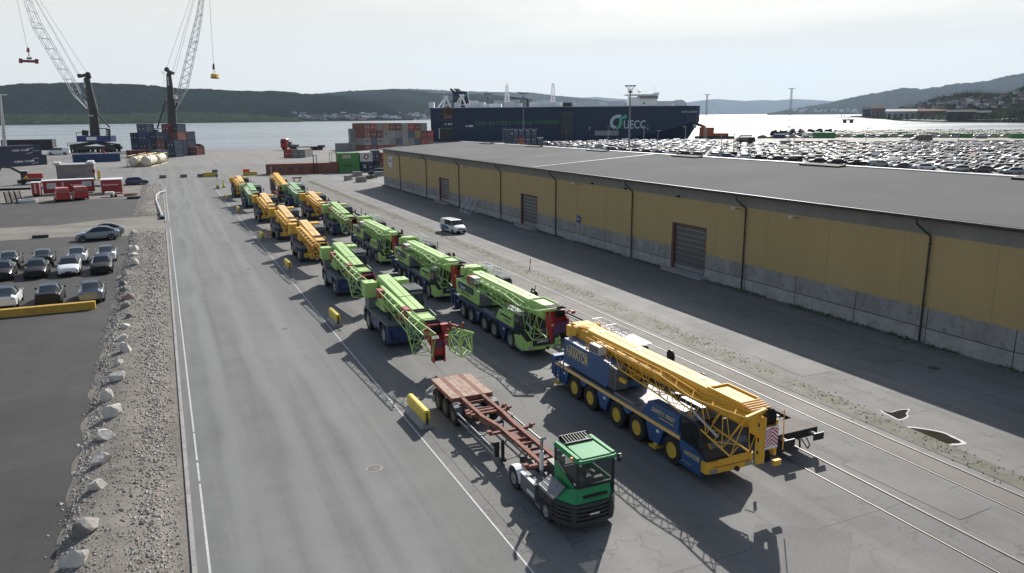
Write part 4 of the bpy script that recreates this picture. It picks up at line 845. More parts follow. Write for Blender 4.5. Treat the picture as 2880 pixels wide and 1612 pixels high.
# ---------------- cars ----------------
GL=M['glass']
mrim=mat('alloy_rim',(.35,.36,.37),.35,.7); mlamp=mat('lamp_clear',(.6,.62,.65),.15,coat=.5); mtail=mat('tail_lamp',(.14,.015,.015),.3)
KINDS={ # stations: (y fraction, half width, sill z, belt z, roof half width, roof z); glass flags by segment: s=side, f=top
 'suv':(4.75,.96,[(0,.70,.42,.62,.5,.66),(.03,.86,.25,.72,.62,.8),(.12,.94,.22,.86,.72,.93),(.25,.96,.22,.97,.74,1.03),(.42,.96,.22,1.02,.62,1.5),(.55,.96,.22,1.03,.62,1.62),(.72,.96,.22,1.05,.6,1.55),(.9,.94,.25,1.08,.58,1.2),(.985,.88,.3,1.0,.6,1.08),(1,.8,.4,.9,.55,.98)],(3,7),(3,8)),
 'sedan':(4.6,.9,[(0,.68,.4,.58,.5,.62),(.04,.84,.25,.68,.6,.74),(.14,.9,.22,.8,.68,.86),(.27,.9,.22,.88,.7,.93),(.44,.9,.22,.92,.56,1.36),(.58,.9,.22,.94,.56,1.42),(.72,.9,.22,.95,.55,1.36),(.86,.89,.25,.97,.62,1.02),(.98,.84,.3,.93,.62,.98),(1,.78,.4,.85,.55,.9)],(3,7),(3,7)),
 'van':(5.2,1.0,[(0,.8,.4,.7,.6,.8),(.03,.92,.25,.85,.75,.95),(.1,.98,.22,1.05,.82,1.12),(.17,1.0,.22,1.15,.84,1.25),(.3,1.0,.22,1.2,.82,1.88),(.36,1.0,.22,1.2,.86,1.95),(.7,1.0,.22,1.2,.87,1.97),(.96,1.0,.22,1.2,.86,1.95),(.985,.98,.25,1.2,.84,1.9),(1,.96,.35,1.2,.82,1.5)],(3,6),(3,4)),
 'pickup':(5.3,.95,[(0,.8,.45,.8,.6,.85),(.03,.92,.35,.9,.7,1.0),(.15,.95,.3,1.05,.76,1.12),(.26,.95,.3,1.1,.78,1.16),(.36,.95,.3,1.12,.66,1.78),(.5,.95,.3,1.12,.66,1.82),(.6,.95,.3,1.12,.66,1.76),(.64,.95,.3,1.12,.8,1.15),(.98,.95,.3,1.1,.84,1.12),(1,.93,.4,1.05,.8,1.08)],(3,6),(3,4)),
 'suv2':(4.6,.93,[(0,.72,.45,.75,.5,.8),(.03,.87,.3,.85,.66,.92),(.12,.92,.28,.95,.72,1.02),(.26,.93,.26,1.02,.74,1.1),(.38,.93,.26,1.05,.64,1.62),(.52,.93,.26,1.06,.64,1.7),(.8,.93,.26,1.07,.62,1.66),(.93,.92,.28,1.08,.62,1.45),(.98,.88,.3,1.05,.66,1.1),(1,.8,.4,.9,.6,1.0)],(3,7),(3,4)),
}
def car_body(kind,paint,roof=None,low=False):
    L_,hw,st_,sg,fg=KINDS[kind]; b=MB(); g=MB() if not low else b
    R=[]
    for (f,w,z0,zb,rw,zr) in st_:
        h=[(w*.86,z0),(w,z0+.12),(w,(z0+zb)/2),(w*.985,zb-.05),(w*.93,zb),(rw,zr),(rw*.5,zr+.035)]
        y=f*L_
        R.append([(-x,y,z) for x,z in h]+[(0,y,zr+.045)]+[(x,y,z) for x,z in reversed(h)])
    n=len(R[0])
    for i in range(len(R)-1):
        for j in range(n-1):
            q=[R[i][j],R[i][j+1],R[i+1][j+1],R[i+1][j]]
            seg=j if j<7 else n-2-j
            gl=(seg==4 and sg[0]<=i<sg[1]) or (seg>=5 and (i==fg[0] or (roof is GL and fg[0]<=i<fg[1]) or (i==fg[1]-1 and roof is GL)))
            if kind in('suv2','sedan') and seg>=5 and i==sg[1]-1: gl=True
            tgt=g if gl else b
            tgt.add(q[::-1],[(0,1,2,3)],GL if gl else paint)
    b.add(R[0],[tuple(range(n))],paint).add(R[-1],[tuple(range(n-1,-1,-1))],paint)
    if kind=='pickup': b.bb(-.8,.8,.65*L_,.97*L_,1.1,1.2,M['black'])
    b.bb(-hw*.84,hw*.84,.05*L_,.95*L_,.2,.34,M['black'])
    for y in (.17,.8):
        for s in(-1,1): b.lathe([(.39,-.01),(.39,.012)],(s*hw*.995,y*L_,.36),'x',M['black'],12 if not low else 8)
    return b,g
def wheels_simple(mb,kind,r=.34,low=False):
    L_,hw=KINDS[kind][:2]
    for y in (.17,.8):
        for s in(-1,1):
            mb.lathe([(r,-.1),(r,.1)],(s*(hw-.08),y*L_,r),'x',M['rubber'],12 if not low else 8)
            mb.lathe([(r*.66,0),(r*.6,.012)],(s*(hw+.022),y*L_,r),'x',mrim,10 if not low else 6)
def smooth(o):
    me=o.data
    for p in me.polygons: p.use_smooth=True
def car_full(name,label,cat,kind,paint,loc,rz,roof=None,group=None,tail=True):
    T=thing(name,label,cat,loc,rz,group); b,g=car_body(kind,paint,roof); L_,hw=KINDS[kind][:2]; st_=KINDS[kind][2]
    o=b.build('body',T,smooth=True); e=o.modifiers.new('e','EDGE_SPLIT'); e.split_angle=math.radians(28); g.build('windows',T)
    for y in(.17,.8):
        for s in(-1,1):
            w=MB().lathe([(.24,-.1),(.34,-.1),(.34,.1),(.24,.1)],(0,0,0),'x',M['rubber'],16).build('wheel',T); w.location=(s*(hw-.075),y*L_,.34)
            r=MB().lathe([(.235,s*.06),(.23,s*.105),(.06,s*.09),(.03,s*.11)],(0,0,0),'x',mrim,12)
            for k in range(5): a=k*2*PI/5; r.beam((s*.108,0,0),(s*.108,.2*math.cos(a),.2*math.sin(a)),.05,.012,M['dark'],up=(1,0,0))
            r.build('rim',w)
    for s in(-1,1):
        MB().hexa([(s*hw*.6-.14,.02*L_-.03,.6),(s*hw*.6+.14,.02*L_-.03,.6),(s*hw*.72+.14,.06*L_,.6),(s*hw*.72-.14,.06*L_,.6),(s*hw*.6-.14,.02*L_-.01,.7),(s*hw*.6+.14,.02*L_-.01,.7),(s*hw*.72+.14,.07*L_,.76),(s*hw*.72-.14,.07*L_,.76)],mlamp).build('headlight',T)
        MB().bb(s*hw*.7-.13,s*hw*.7+.13,.985*L_,1.002*L_,.86,.91,mtail).build('tail_light',T)
        MB().bb(s*(hw+.1)-.09,s*(hw+.1)+.09,.33*L_,.33*L_+.1,1.0,1.14,paint).build('mirror',T)
    MB().bb(-.26,.26,-.02,.0,.42,.52,M['black'] if kind!='van' else M['text_w']).build('number_plate',T)
    if kind=='van': MB().hexa([(-.7,L_*.995,1.25),(.7,L_*.995,1.25),(.7,L_*.9,1.25),(-.7,L_*.9,1.25),(-.65,L_+.02,1.3),(.65,L_+.02,1.3),(.62,L_-.04,1.8),(-.62,L_-.04,1.8)],GL).build('rear_window',T)
    return T
P_=dict(white=mat('car_white',(.7,.72,.72),.3,coat=.5,var=.03),black=mat('car_black',(.014,.015,.016),.55,coat=.08,spec=.3,var=.05),silver=mat('car_silver',(.22,.26,.3),.3,.5,coat=.5,var=.04),grey=mat('car_grey',(.045,.048,.052),.3,.3,coat=.5,var=.05),blue=mat('car_blue',(.02,.045,.14),.3,.2,coat=.5,var=.05),red=mat('car_red',(.38,.02,.02),.35,coat=.4,var=.05),lgrey=mat('car_light_grey',(.35,.37,.39),.3,.4,coat=.4,var=.04),dgreen=mat('van_green',(.05,.15,.06),.4,coat=.3),tan=mat('car_sand',(.4,.35,.22),.4,coat=.3))
ge_='electric hatchbacks parked in the left lot'
for (x,y,rz,c,l) in ((-7.45,80.6,PI,'silver','silver blue electric hatchback in the front row, rear to the camera'),(-11.0,81.0,PI,'black','black electric hatchback in the front row, middle of three behind the yellow beam'),(-14.6,81.4,PI,'white','white electric hatchback in the front row with dark glass roof, cut by the left edge'),
    (-7.4,95.4,0,'black','black hatchback facing the camera at the right end of the middle row'),(-10.7,95.8,0,'white','white hatchback facing the camera with dark front plate in the middle row'),(-13.9,95.9,0,'black','black hatchback facing the camera between a white and another black one'),(-17.2,96.3,0,'black','black hatchback at the left end of the middle row, by the edge of the photo'),
    (-7.4,103.8,PI,'white','white hatchback behind the black one at the right end of the lot'),(-10.6,104.2,PI,'white','white hatchback directly behind the white one facing the camera'),(-14.2,104.4,PI,'grey','dark grey hatchback with glass roof in the back row, beside a white one'),(-17.7,104.6,PI,'grey','dark grey hatchback at the left end of the back row')):
    yy=y if rz==0 else y+4.75
    car_full('parked_car',l,'car','suv',P_[c],(x-(.1 if rz else 0),yy,0),rz+.03,GL,ge_).scale=(1.15,1.12,1.15)
car_full('parked_car','silver hatchback parked sideways nearest to the dusty driveway','car','suv',P_['silver'],(-12.4,124.6,0),-PI/2+.03,GL,'two silver hatchbacks parked side by side').scale=(1.2,1.2,1.2)
car_full('parked_car','grey blue hatchback half hidden behind the sideways silver one','car','suv',P_['silver'],(-11.9,128.2,0),-PI/2+.03,GL,'two silver hatchbacks parked side by side').scale=(1.2,1.2,1.2)
car_full('parked_car','dark blue sport utility car on the gravel beside the red barracks','car','suv2',P_['blue'],(-3.7,228,0),PI/2,None).scale=(1.25,1.25,1.2)
car_full('parked_car','black sport utility car next to stacked timber at the warehouse corner','car','suv2',P_['black'],(56.,227.5,0),-PI/2-.3,None).scale=(1.2,1.2,1.2)
for (x,y,rz,l) in ((-21.,188.2,PI,'smaller red van parked at the left end of the long red barrack'),(-17.7,190.,PI,'taller red van parked to the right of the smaller red van')): car_full('red_van',l,'van','van',P_['red'],(x,y+5,0),rz+.2,None,'red vans in front of the barrack').scale=(1.35,1.1,1.45)
# white decal van
V=car_full('van','white delivery van with blue side decal driving at the edge of the warehouse shade','van','van',P_['white'],(39.3,104.6,0),.12,None)
MB().add([(-1.018,1.9,.55),(-1.018,2.9,.45),(-1.018,4.3,.6),(-1.018,4.9,1.0),(-1.018,3.6,1.15),(-1.018,2.4,1.05)],[(0,1,2,3,4,5)],mat('decal_blue',(.04,.15,.22),.4)).build('decal',V)
MB().bb(-.8,.8,-.01,.05,.32,.55,M['black']).bb(-.55,.55,-.015,.06,.68,.78,M['black']).build('grille',V)
text('posten',.4,M['text_b'] if 0 else mat('decal_text',(.1,.2,.3),.5),parent=V,o=(-1.02,3.6,1.0),xd=(0,-1,0),yd=(0,0,1),width=1.2,height=.22)
# ---------------- terminal tractor ----------------
T=thing('terminal_tractor','green terminal tractor with black bumper, white exhaust pipe and glass cab','tractor',(14.9,25.,0))
tg=MB().hexa([(-1.3,.85,1.3),(-.8,-.05,1.3),(.8,-.05,1.3),(1.35,.5,1.3),(-.55,.45,1.78),(-.5,.38,1.8),(1.15,.38,1.8),(1.25,.6,1.78)],M['green'])
tg.add([(-1.35,.9,1.36),(-.8,-.06,1.36),(-.5,.36,1.82),(-.72,1.0,1.6)],[(0,1,2,3)],M['green'])
tg.hexa([(1.2,.5,1.3),(1.4,.5,1.3),(1.4,2.,1.3),(1.2,2.,1.3),(1.15,.5,1.75),(1.3,.5,1.75),(1.3,2.,1.7),(1.15,2.,1.7)],M['green'])
tg.build('hood',T,bevel=.03)
bk=mat('bumper_plastic',(.035,.035,.036),.7,var=.3)
b=MB(); outl=[(-1.4,1.0),(-1.33,.55),(-.85,-.12),(-.2,-.2),(.6,-.16),(1.05,.0),(1.48,.55),(1.5,1.2)]
for z0,z1,o_ in ((.38,.6,-.02),(.6,.68,.08),(.68,.78,-.02),(.78,.86,.08),(.86,.96,-.03),(.96,1.04,.08),(1.04,1.14,-.02),(1.14,1.2,.06),(1.2,1.34,0)):
    p=[(x*(1-(.03 if o_>0 else 0)),y+o_) for x,y in outl]
    b.prism(p+[(1.2,1.4),(-1.1,1.4)],z0+.002,z1-.002,'z',bk)
for x,y in ((-.85,-.15),(.85,-.12)): b.bb(x-.08,x+.08,y-.02,y+.3,.42,1.32,bk)
b.bb(-1.42,-1.1,.9,2.2,.95,1.4,bk).bb(-1.42,-1.25,.9,1.05,.5,1.0,bk)
b.build('bumper',T,bevel=.015)
MB().bb(-.2,.25,-.24,-.21,.86,.93,M['text_w']).build('number_plate',T)
MB().prism([(-.35,1.52),(.75,1.52),(.8,1.58),(-.3,1.58)],-.01,.14,'y',M['black']).build('hood_slot',T)
# battery box lid
MB().hexa([(-1.45,.75,1.35),(-.78,.9,1.35),(-.8,2.2,1.35),(-1.45,2.0,1.35),(-1.4,.7,1.45),(-.75,.92,1.72),(-.82,2.2,1.72),(-1.42,2.0,1.5)],mat('cover_grey',(.2,.2,.205),.6,spec=.3)).build('side_cover',T,bevel=.02)
q=MB()
for t in (0,.33,.67,1): 
    a=Vector((-1.4,.7,1.46)).lerp(Vector((-.75,.92,1.73)),t); c=Vector((-1.42,2.0,1.51)).lerp(Vector((-.82,2.2,1.73)),t); q.beam(a,c,.018,.01,M['rimgrey'])
q.beam((-1.4,.7,1.46),(-.75,.92,1.73),.018,.01,M['rimgrey']).beam((-1.42,2.,1.51),(-.82,2.2,1.73),.018,.01,M['rimgrey']).build('cover_seam',T)
c=MB()
cx0,cx1=-.45,1.28; cy0,cy1=.42,2.35
for (x,y) in ((cx0,cy0),(cx1,cy0),(cx0,cy1),(cx1,cy1)): c.bb(x-.05,x+.05,y-.05,y+.05,1.1,3.0,M['black'])
c.bb(cx0,cx1,cy0-.06,cy0+.03,1.72,1.92,M['black']).bb(cx0+.05,cx1-.05,cy1-.03,cy1+.02,1.2,1.9,M['black']).bb(cx0+.05,cx1-.05,cy0+.1,cy1-.1,1.3,1.36,M['black'])
c.add([(cx0-.06,cy0+.05,1.78),(cx0-.06,cy1,1.35),(cx0-.06,cy1,2.35)],[(0,1,2)],M['green']).add([(cx0-.055,cy0+.0,1.3),(cx0-.055,cy1,1.3),(cx0-.055,cy1,1.4),(cx0-.055,cy0,1.8)],[(0,1,2,3)],M['green'])
c.beam((cx0-.06,cy0,1.8),(cx0-.06,cy1,2.38),.05,.05,M['black'])
c.bb(cx1-.02,cx1+.05,cy0+.05,cy1,1.3,1.9,M['green'])
cb=c.build('cab',T)
seat=MB().bb(.2,.75,1.2,1.7,1.6,1.75,M['black']).bb(.2,.75,1.65,1.8,1.75,2.4,M['black']).bb(-.3,.2,.6,.9,1.8,2.0,M['dark']).bb(0.1,.9,.55,.75,1.75,2.05,M['dark']).lathe([(.2,0),(.22,.02),(.2,.04)],(.48,.95,2.15),'z',M['dark'],14).build('seat_and_dash',cb)
gg=bpy.data.materials.new('cab_glass'); gg.use_nodes=True; pb=gg.node_tree.nodes['Principled BSDF']; pb.inputs['Base Color'].default_value=(.07,.09,.09,1); pb.inputs['Roughness'].default_value=.03; pb.inputs['Alpha'].default_value=.55
for nm,pts in (('windshield',[(cx0+.05,cy0-.03,1.92),(cx1-.05,cy0-.03,1.92),(cx1-.05,cy0-.03,2.95),(cx0+.05,cy0-.03,2.95)]),('side_window',[(cx0-.03,cy0+.05,1.85),(cx0-.03,cy1-.05,2.4),(cx0-.03,cy1-.05,2.95),(cx0-.03,cy0+.05,2.95)]),('side_window',[(cx1+.03,cy0+.05,1.9),(cx1+.03,cy1-.05,1.9),(cx1+.03,cy1-.05,2.95),(cx1+.03,cy0+.05,2.95)]),('rear_window',[(cx0+.05,cy1,1.9),(cx1-.05,cy1,1.9),(cx1-.05,cy1,2.95),(cx0+.05,cy1,2.95)])): MB().add(pts,[(0,1,2,3)],gg).build(nm,cb)
MB().path([(0,cy0-.06,1.98),(-.15,cy0-.07,2.5)],.012,M['black'],4).path([(.55,cy0-.06,1.98),(.0,cy0-.07,2.35)],.012,M['black'],4).build('wiper',cb)
gn=M['green']; rf_=MB().prism([(cx0-.1,cy0-.12),(cx0+.1,cy0-.22),(cx1-.1,cy0-.22),(cx1+.1,cy0-.12),(cx1+.1,cy1+.05),(cx0-.1,cy1+.05)],2.96,3.1,'z',gn).prism([(cx0+.15,cy0-.1),(cx1-.15,cy0-.1),(cx1-.2,cy1-.5),(cx0+.2,cy1-.5)],3.105,3.15,'z',gn).bb(cx0-.08,cx0+.12,cy0-.05,cy1+.02,3.105,3.17,gn).bb(cx1-.12,cx1+.08,cy0-.05,cy1+.02,3.105,3.17,gn).build('roof',T,bevel=.03)
g=MB()
for i in range(9): x=cx0+.3+i*.14; g.beam((x,cy1-.5,3.2),(x,cy1+.08,3.3),.03,.07,M['black'])
g.bb(cx0+.2,cx1-.2,cy1-.55,cy1-.49,3.14,3.24,M['black']).bb(cx0+.2,cx1-.2,cy1+.05,cy1+.1,3.1,3.34,M['black']).bb(cx0+.25,cx1-.25,cy1-.45,cy1+.04,3.105,3.12,M['deck']); g.build('roof_grille',rf_)
text('TERBERG',.2,M['text_b'],parent=rf_,o=((cx0+cx1)/2+.1,cy0-.235,3.03),width=.85,height=.085)
for x in (cx0+.03,cx1-.03): 
    MB().lathe([(.01,-.03),(.06,-.01),(.06,.03)],(x,cy0-.22,2.92),'y',M['steel'],8).build('work_lamp',rf_)
MB().lathe([(.07,0),(.08,.06),(.06,.13)],(cx0-.13,cy0+.25,3.0),'z',M['orange'],8).build('beacon',rf_)
MB().path([(cx1+.05,cy0,3.0),(cx1+.25,cy0-.1,3.02)],.02,M['black'],4).bb(cx1+.18,cx1+.32,cy0-.16,cy0-.08,2.7,3.05,M['black']).lathe([(.02,-.02),(.07,0),(.07,.03)],(cx1+.26,cy0-.2,2.95),'y',M['steel'],8).build('mirror',T)
ex=MB().path([(-.62,3.4,1.2),(-.62,3.4,2.75),(-.62,3.3,2.95),(-.62,3.05,3.05)],.07,M['steel'],10).tube((-.62,3.4,1.4),(-.62,3.4,2.3),.1,M['white'],10).build('exhaust_pipe',T)
e=MB().bb(-.4,.9,2.5,3.3,.7,1.9,M['dark']).tube((0,2.8,1.4),(0,2.8,2.5),.14,M['black'],10).bb(-.2,.1,2.5,2.8,1.8,2.3,M['steel']).bb(-.5,.5,.8,6.,.5,.85,M['dark']).path([(.3,3.2,1.6),(.1,4.2,1.2),(-.2,4.8,1.1)],.05,M['black'],6).build('engine_and_frame',T)
MB().bb(-1.4,-.7,2.5,4.,.4,1.15,M['deck']).bb(-1.42,-1.25,2.55,4.0,1.152,1.2,M['white']).bb(-1.2,-.75,2.3,2.55,1.1,1.2,M['white']).bb(-1.42,-1.38,2.6,3.3,.55,.7,M['white']).bb(-1.45,-.9,1.9,2.4,.35,.45,M['deck']).lathe([(.12,0),(.12,.03)],(-1.05,3.3,1.15),'z',M['black'],12).build('fuel_tank',T,bevel=.01)
MB().tube((-.8,4.3,.95),(-.8,4.3,1.15),.02,M['dark'],4).hexa([(-.5,4.2,.85),(.5,4.2,.85),(.5,5.6,.85),(-.5,5.6,.85),(-.4,4.4,1.12),(.4,4.4,1.12),(.4,5.4,1.12),(-.4,5.4,1.12)],M['dark']).build('fifth_wheel',T)
for y,r in ((1.5,.47),(4.8,.52)):
    for s in(-1,1): wheel(T,s*1.22,y,r,.34,M['rimgrey'],s)
for s in(-1,1):
    pts=[(4.8+.64*math.cos(a),.5+.64*math.sin(a)) for a in [math.radians(k) for k in range(0,181,20)]]; pin=[(4.8+.6*math.cos(a),.5+.6*math.sin(a)) for a in [math.radians(k) for k in range(180,-1,-20)]]
    MB().prism(pts+pin,s*1.4,s*.95,'x',M['white'] if s<0 else M['dark']).build('fender',T)
# ---------------- skeletal trailer ----------------
T=thing('skeletal_trailer','red rusty skeletal container trailer with plank deck at its rear end','trailer',(14.85,28.3,0))
ru=M['rust']
c=MB()
for s in(-1,1):
    pr=[(s*.42,0,1.6,.16),(s*.42,5.1,1.55,.3),(s*.62,7.0,1.45,.45),(s*.62,13.6,1.42,.4)]
    for (x,y,z,h),(x2,y2,z2,h2) in zip(pr,pr[1:]):
        c.hexa([(x-.04,y,z-h),(x+.04,y,z-h),(x2+.04,y2,z2-h2),(x2-.04,y2,z2-h2),(x-.04,y,z-.03),(x+.04,y,z-.03),(x2+.04,y2,z2-.03),(x2-.04,y2,z2-.03)],ru)
        c.hexa([(x-.1,y,z-.03),(x+.1,y,z-.03),(x2+.1,y2,z2-.03),(x2-.1,y2,z2-.03),(x-.1,y,z),(x+.1,y,z),(x2+.1,y2,z2),(x2-.1,y2,z2)],ru)
for y,z in ((.9,1.5),(1.5,1.5),(2.1,1.5),(2.8,1.5),(3.4,1.48),(8.3,1.35),(9.4,1.35)): c.bb(-.5,.5,y,y+.07,z-.15,z,ru)
c.bb(-.4,.4,2.9,4.4,1.3,1.36,ru)
c.build('frame',T)
for y,w,z in ((.45,1.2,1.55),(4.7,1.2,1.5),(7.6,1.2,1.4),(8.0,1.1,1.4)):
    b_=MB().bb(-w,w,y-.08,y+.1,z-.16,z-.035 ,ru)
    for s in(-1,1): b_.bb(s*w-.12,s*w+.12,y-.1,y+.12,z-.02,z+.08,ru)
    b_.build('bolster',T)
d=MB()
for x0,x1,m in ((-1.25,-.74,M['plank']),(-.72,-.5,ru),(-.48,-.17,M['plank']),(-.15,.14,M['plank']),(.16,.48,M['plank']),(.5,.72,ru),(.74,1.25,M['plank'])): d.bb(x0,x1,10.1,13.7,1.4,1.46,m)
d.bb(-1.25,1.25,10.02,10.1,1.2,1.46,ru).bb(-1.25,1.25,13.7,13.78,1.2,1.46,ru).bb(-1.27,-1.25,10.1,13.7,1.25,1.45,ru).bb(1.25,1.27,10.1,13.7,1.25,1.45,ru)
d.build('rear_deck',T)
for y in (9.75,11.1,12.4):
    for s in(-1,1): wheel(T,s*1.15,y,.54,.36,mat('dusty_rim',(.1,.095,.09),.8),s)
for y in (9.75,12.6):
    for s in(-1,1):
        pts=[(y+.66*math.cos(a),.55+.66*math.sin(a)) for a in [math.radians(k) for k in range(20 if y<11 else 0,161 if y<11 else 100,20)]]
        MB().prism(pts+[(p[0]*.97+y*.03,p[1]*.97+.016) for p in reversed(pts)],s*1.33,s*.95,'x',mat('mudguard',(.09,.1,.11),.4)).build('mudguard',T)
MB().bb(-.3,.3,9.,12.9,.6,1.1,M['dark']).tube((-1,9.75,.54),(1,9.75,.54),.07,M['dark'],8).tube((-1,11.1,.54),(1,11.1,.54),.07,M['dark'],8).build('axle_group',T)
for x,y in((-.25,6.1),(-.0,6.7)): MB().lathe([(.1,-.45),(.2,-.4),(.2,.4),(.1,.45)],(x,y,1.0),'x',mat('air_tank',(.06,.07,.075),.4),14).build('air_tank',T)
for s in(-1,1):
    g=MB()
    for z in(.62,.95): g.beam((s*1.3,3.9,z),(s*1.3,9.0,z),.04,.1,M['steel'])
    for y in(3.9,5.6,7.4): g.bb(s*1.3-.03,s*1.3+.03,y-.04,y+.04,.45,1.05,M['steel'])
    for y in (5.6,7.4): g.beam((s*1.3,y,.9),(s*.6,y+.1,1.15),.04,.04,M['dark'])
    g.build('side_guard',T)
    MB().bb(s*.75-.07,s*.75+.07,4.0,4.14,.25,1.25,M['dark']).bb(s*.75-.15,s*.75+.15,3.95,4.2,.12,.25,M['dark']).build('landing_leg',T)
MB().bb(-1.3,-1.,3.9,4.,.5,1.3,M['dark']).build('bracket',T)
# marker posts by the rails
for x,y,c_,l in ((31.2,133,M['dark'],'thin dark marker post by the rails level with the lime two-axle crane'),(36.6,75.8,M['redw'],'short red and white leaning marker post in the grass strip'),(31.2,63.4,M['paleyellow'],'thin yellow marker post between the two tracks'),(31.3,92,M['dark'],'rusty marker post between the tracks by the middle lime cranes')):
    t=thing('marker_post',l,'post',(x,y,0),0); MB().tube((0,0,0),(.12 if c_ is M['redw'] else 0,0,1.3),.05,c_,6).build('post',t); MB().tube((.04,0,.4) if c_ is M['redw'] else (0,0,.9),(.07,0,.7) if c_ is M['redw'] else (0,0,1.1),.055,M['text_w'] if c_ is M['redw'] else c_,6).build('band',t)
t=thing('buffer_stop','rusty steel buffer stop across the end of the rails','buffer stop',(33.2,215,0))
MB().bb(-1.3,1.3,-.15,.15,.85,1.2,ru).build('beam',t)
for s in(-1,1): MB().beam((s*.75,0,.9),(s*.75,1.2,0),.14,.14,ru).bb(s*.75-.1,s*.75+.1,-.1,.1,0,.86,ru).build('leg',t)
def Zt(x,y,v,tx,ty): # height at (x,y) whose image row matches a pixel
    X,Y,u=ray(*P(v,tx,ty)); h=math.hypot(x,y)/math.hypot(X,Y); return HC+u*h
CNT=0
def cpaint(n,c): return mat('container_'+n,c,.6,var=.15,scale=.7,dirt=.3,wave=('X',.55,.05))
CP=dict(navy=cpaint('navy',(.012,.022,.055)),blue=cpaint('blue',(.015,.04,.12)),red=cpaint('red',(.27,.025,.02)),brown=cpaint('brown',(.19,.07,.05)),drk=cpaint('dark_red',(.12,.02,.022)),grey=cpaint('grey',(.175,.18,.175)),lgrey=cpaint('light_grey',(.235,.235,.225)),green=cpaint('green',(.06,.22,.06)),white=cpaint('white',(.5,.5,.48)),ochre=cpaint('ochre',(.25,.16,.07)),orange=cpaint('orange',(.45,.1,.02)),black=cpaint('black',(.014,.014,.016)),steel=cpaint('steel_blue',(.05,.075,.11)))
def container(label,A,B,W,H,z,paint,group=None,door='front',name='shipping_container',lit=None,parts=True):
    """front bottom edge A->B, depth W away from the camera"""
    A=Vector((A[0],A[1]));B=Vector((B[0],B[1])); L_=(B-A).length; rz=math.atan2((B-A).y,(B-A).x)
    T=thing(name,label,'container',(A.x,A.y,z),rz,group)
    p=.1*H/2.6; k=.03*H/2.6
    b=MB().bb(p*.5,L_-p*.5,p*.4,W-p*.4,p*.6,H-p*.4,paint)
    for x in (0,L_-p):
        for y in (0,W-p): b.bb(x,x+p,y,y+p,0,H,paint)
    for y in (0,W-p):
        for zz in (0,H-p): b.bb(p,L_-p,y,y+p,zz,zz+p,paint)
    for x in(0,L_-p):
        for zz in (0,H-p): b.bb(x,x+p,p,W-p,zz,zz+p,paint)
    b.build('body',T)
    if door=='front':
        d=MB()
        for i in range(4): x=L_*(.2+.2*i); d.tube((x,-.02,p),(x,-.02,H-p),k,M['steel'],4)
        for i in range(2): d.bb(L_*(.22+.4*i),L_*(.36+.4*i),-.04,.0,H*.42,H*.47,M['text_w'])
        d.bb(L_*.5-k,L_*.5+k,-.01,.02,p,H-p,M['black']); d.build('door_bars',T)
    if lit:
        for (s,u,v,w,h,m) in lit: text(s,1,m,parent=T,o=(L_*u,-.03,H*v),width=L_*w,height=H*h)
    return T
# left: dark containers with white lettering
U=Vector((-.66,-.75)).normalized(); A0=Vector((-41.1,351.3)); 
W_=M['text_w']
def arcs(T,L_,H):
    for s in (1,-1):
        m=MB(); pts=[(L_*.78+s*(-L_*.05+i*L_*.02),-.04,H*(.62 if s>0 else .3)+s*H*.04*math.sqrt(i)) for i in range(7)]
        for a,b in zip(pts,pts[1:]): m.beam(a,b,.04,.12,W_)
        m.build('logo_arc',T)
t=container('lower dark container with large white shipping line lettering and arcs',A0+U*24,A0,7,3.85,0,CP['navy'],'stacked dark containers',door=None,lit=[('CMA CGM',.58,.46,.36,.2,W_)]); arcs(t,24,3.85)
t=container('upper dark container with smaller white shipping line lettering, set back to the left',A0+U*26.2+Vector((.2,.2)),A0+U*2.2+Vector((.2,.2)),7,3.85,3.86,CP['navy'],'stacked dark containers',door=None,lit=[('CMA CGM',.62,.55,.3,.17,W_),('www.cma-cgm.com',.9,.42,.14,.06,W_)]); arcs(t,24,3.85)
container('long dark brown open-ended container behind the lettered dark ones',(-82,519),(-56.6,516),9,6.2,0,CP['black'],None,door=None)
container('long blue container in front of the left harbour crane',(-33,359.2),(-15.7,359.5),4,3.3,0,CP['blue'],None,door=None)
container('low dark red container beside the tank containers',(-14.4,392),(-5,392),5,3.2,0,CP['drk'],None)
# blue stack, columns of end-on containers
bs='blue and brown containers stacked at the quay'
def column(xl,xr,yb,yt,cols,labs,dep=7.):
    A=G('A1',xl,yb);B=G('A1',xr,yb); n=len(cols); Ht=Zt((A[0]+B[0])/2,(A[1]+B[1])/2,'A1',(xl+xr)/2,yt)/n
    for i,(c,l) in enumerate(zip(cols,labs)): container(l,A,B,dep,Ht-.03,i*Ht,CP[c],bs)
column(1217,1275,1050,890,['navy']*3,['bottom dark blue container of the rightmost tall blue column','middle dark blue container of the rightmost tall blue column','top dark blue container of the rightmost tall blue column'])
column(1165,1215,1058,837,['navy','navy','brown','navy'],['bottom container of the tallest column, right half','second container of the tallest column, right half','brown container just below the dark blue top one','dark blue container on top of the tallest column, right half'])
column(1112,1163,1060,837,['navy','navy','brown','drk'],['bottom container of the tallest column, left half','second container of the tallest column, left half','brown container beneath the dark red top one','dark red container on top of the tallest column, left half'])
column(1068,1124,1063,893,['navy','brown','steel'],['bottom blue container under the rusty brown one','rusty brown container in the middle of a three-high blue column','slate blue container above the rusty brown one'])
column(1028,1066,1058,893,['navy']*3,['bottom of the narrow dark column left of the rusty brown container','middle of the narrow dark column left of the rusty brown container','top of the narrow dark column left of the rusty brown container'])
column(1132,1188,1064,947,['navy']*2,['bottom container of the two-high column in front of the tall stack','top container of the two-high column in front of the tall stack'])
column(941,1003,1018,837,['navy','blue','steel'],['bottom container of the left three-high column','middle container of the left three-high column','top container of the left three-high column standing alone'])
column(890,940,1014,897,['blue','navy'],['bottom container at the left end of the blue stack','top container at the left end of the blue stack'])
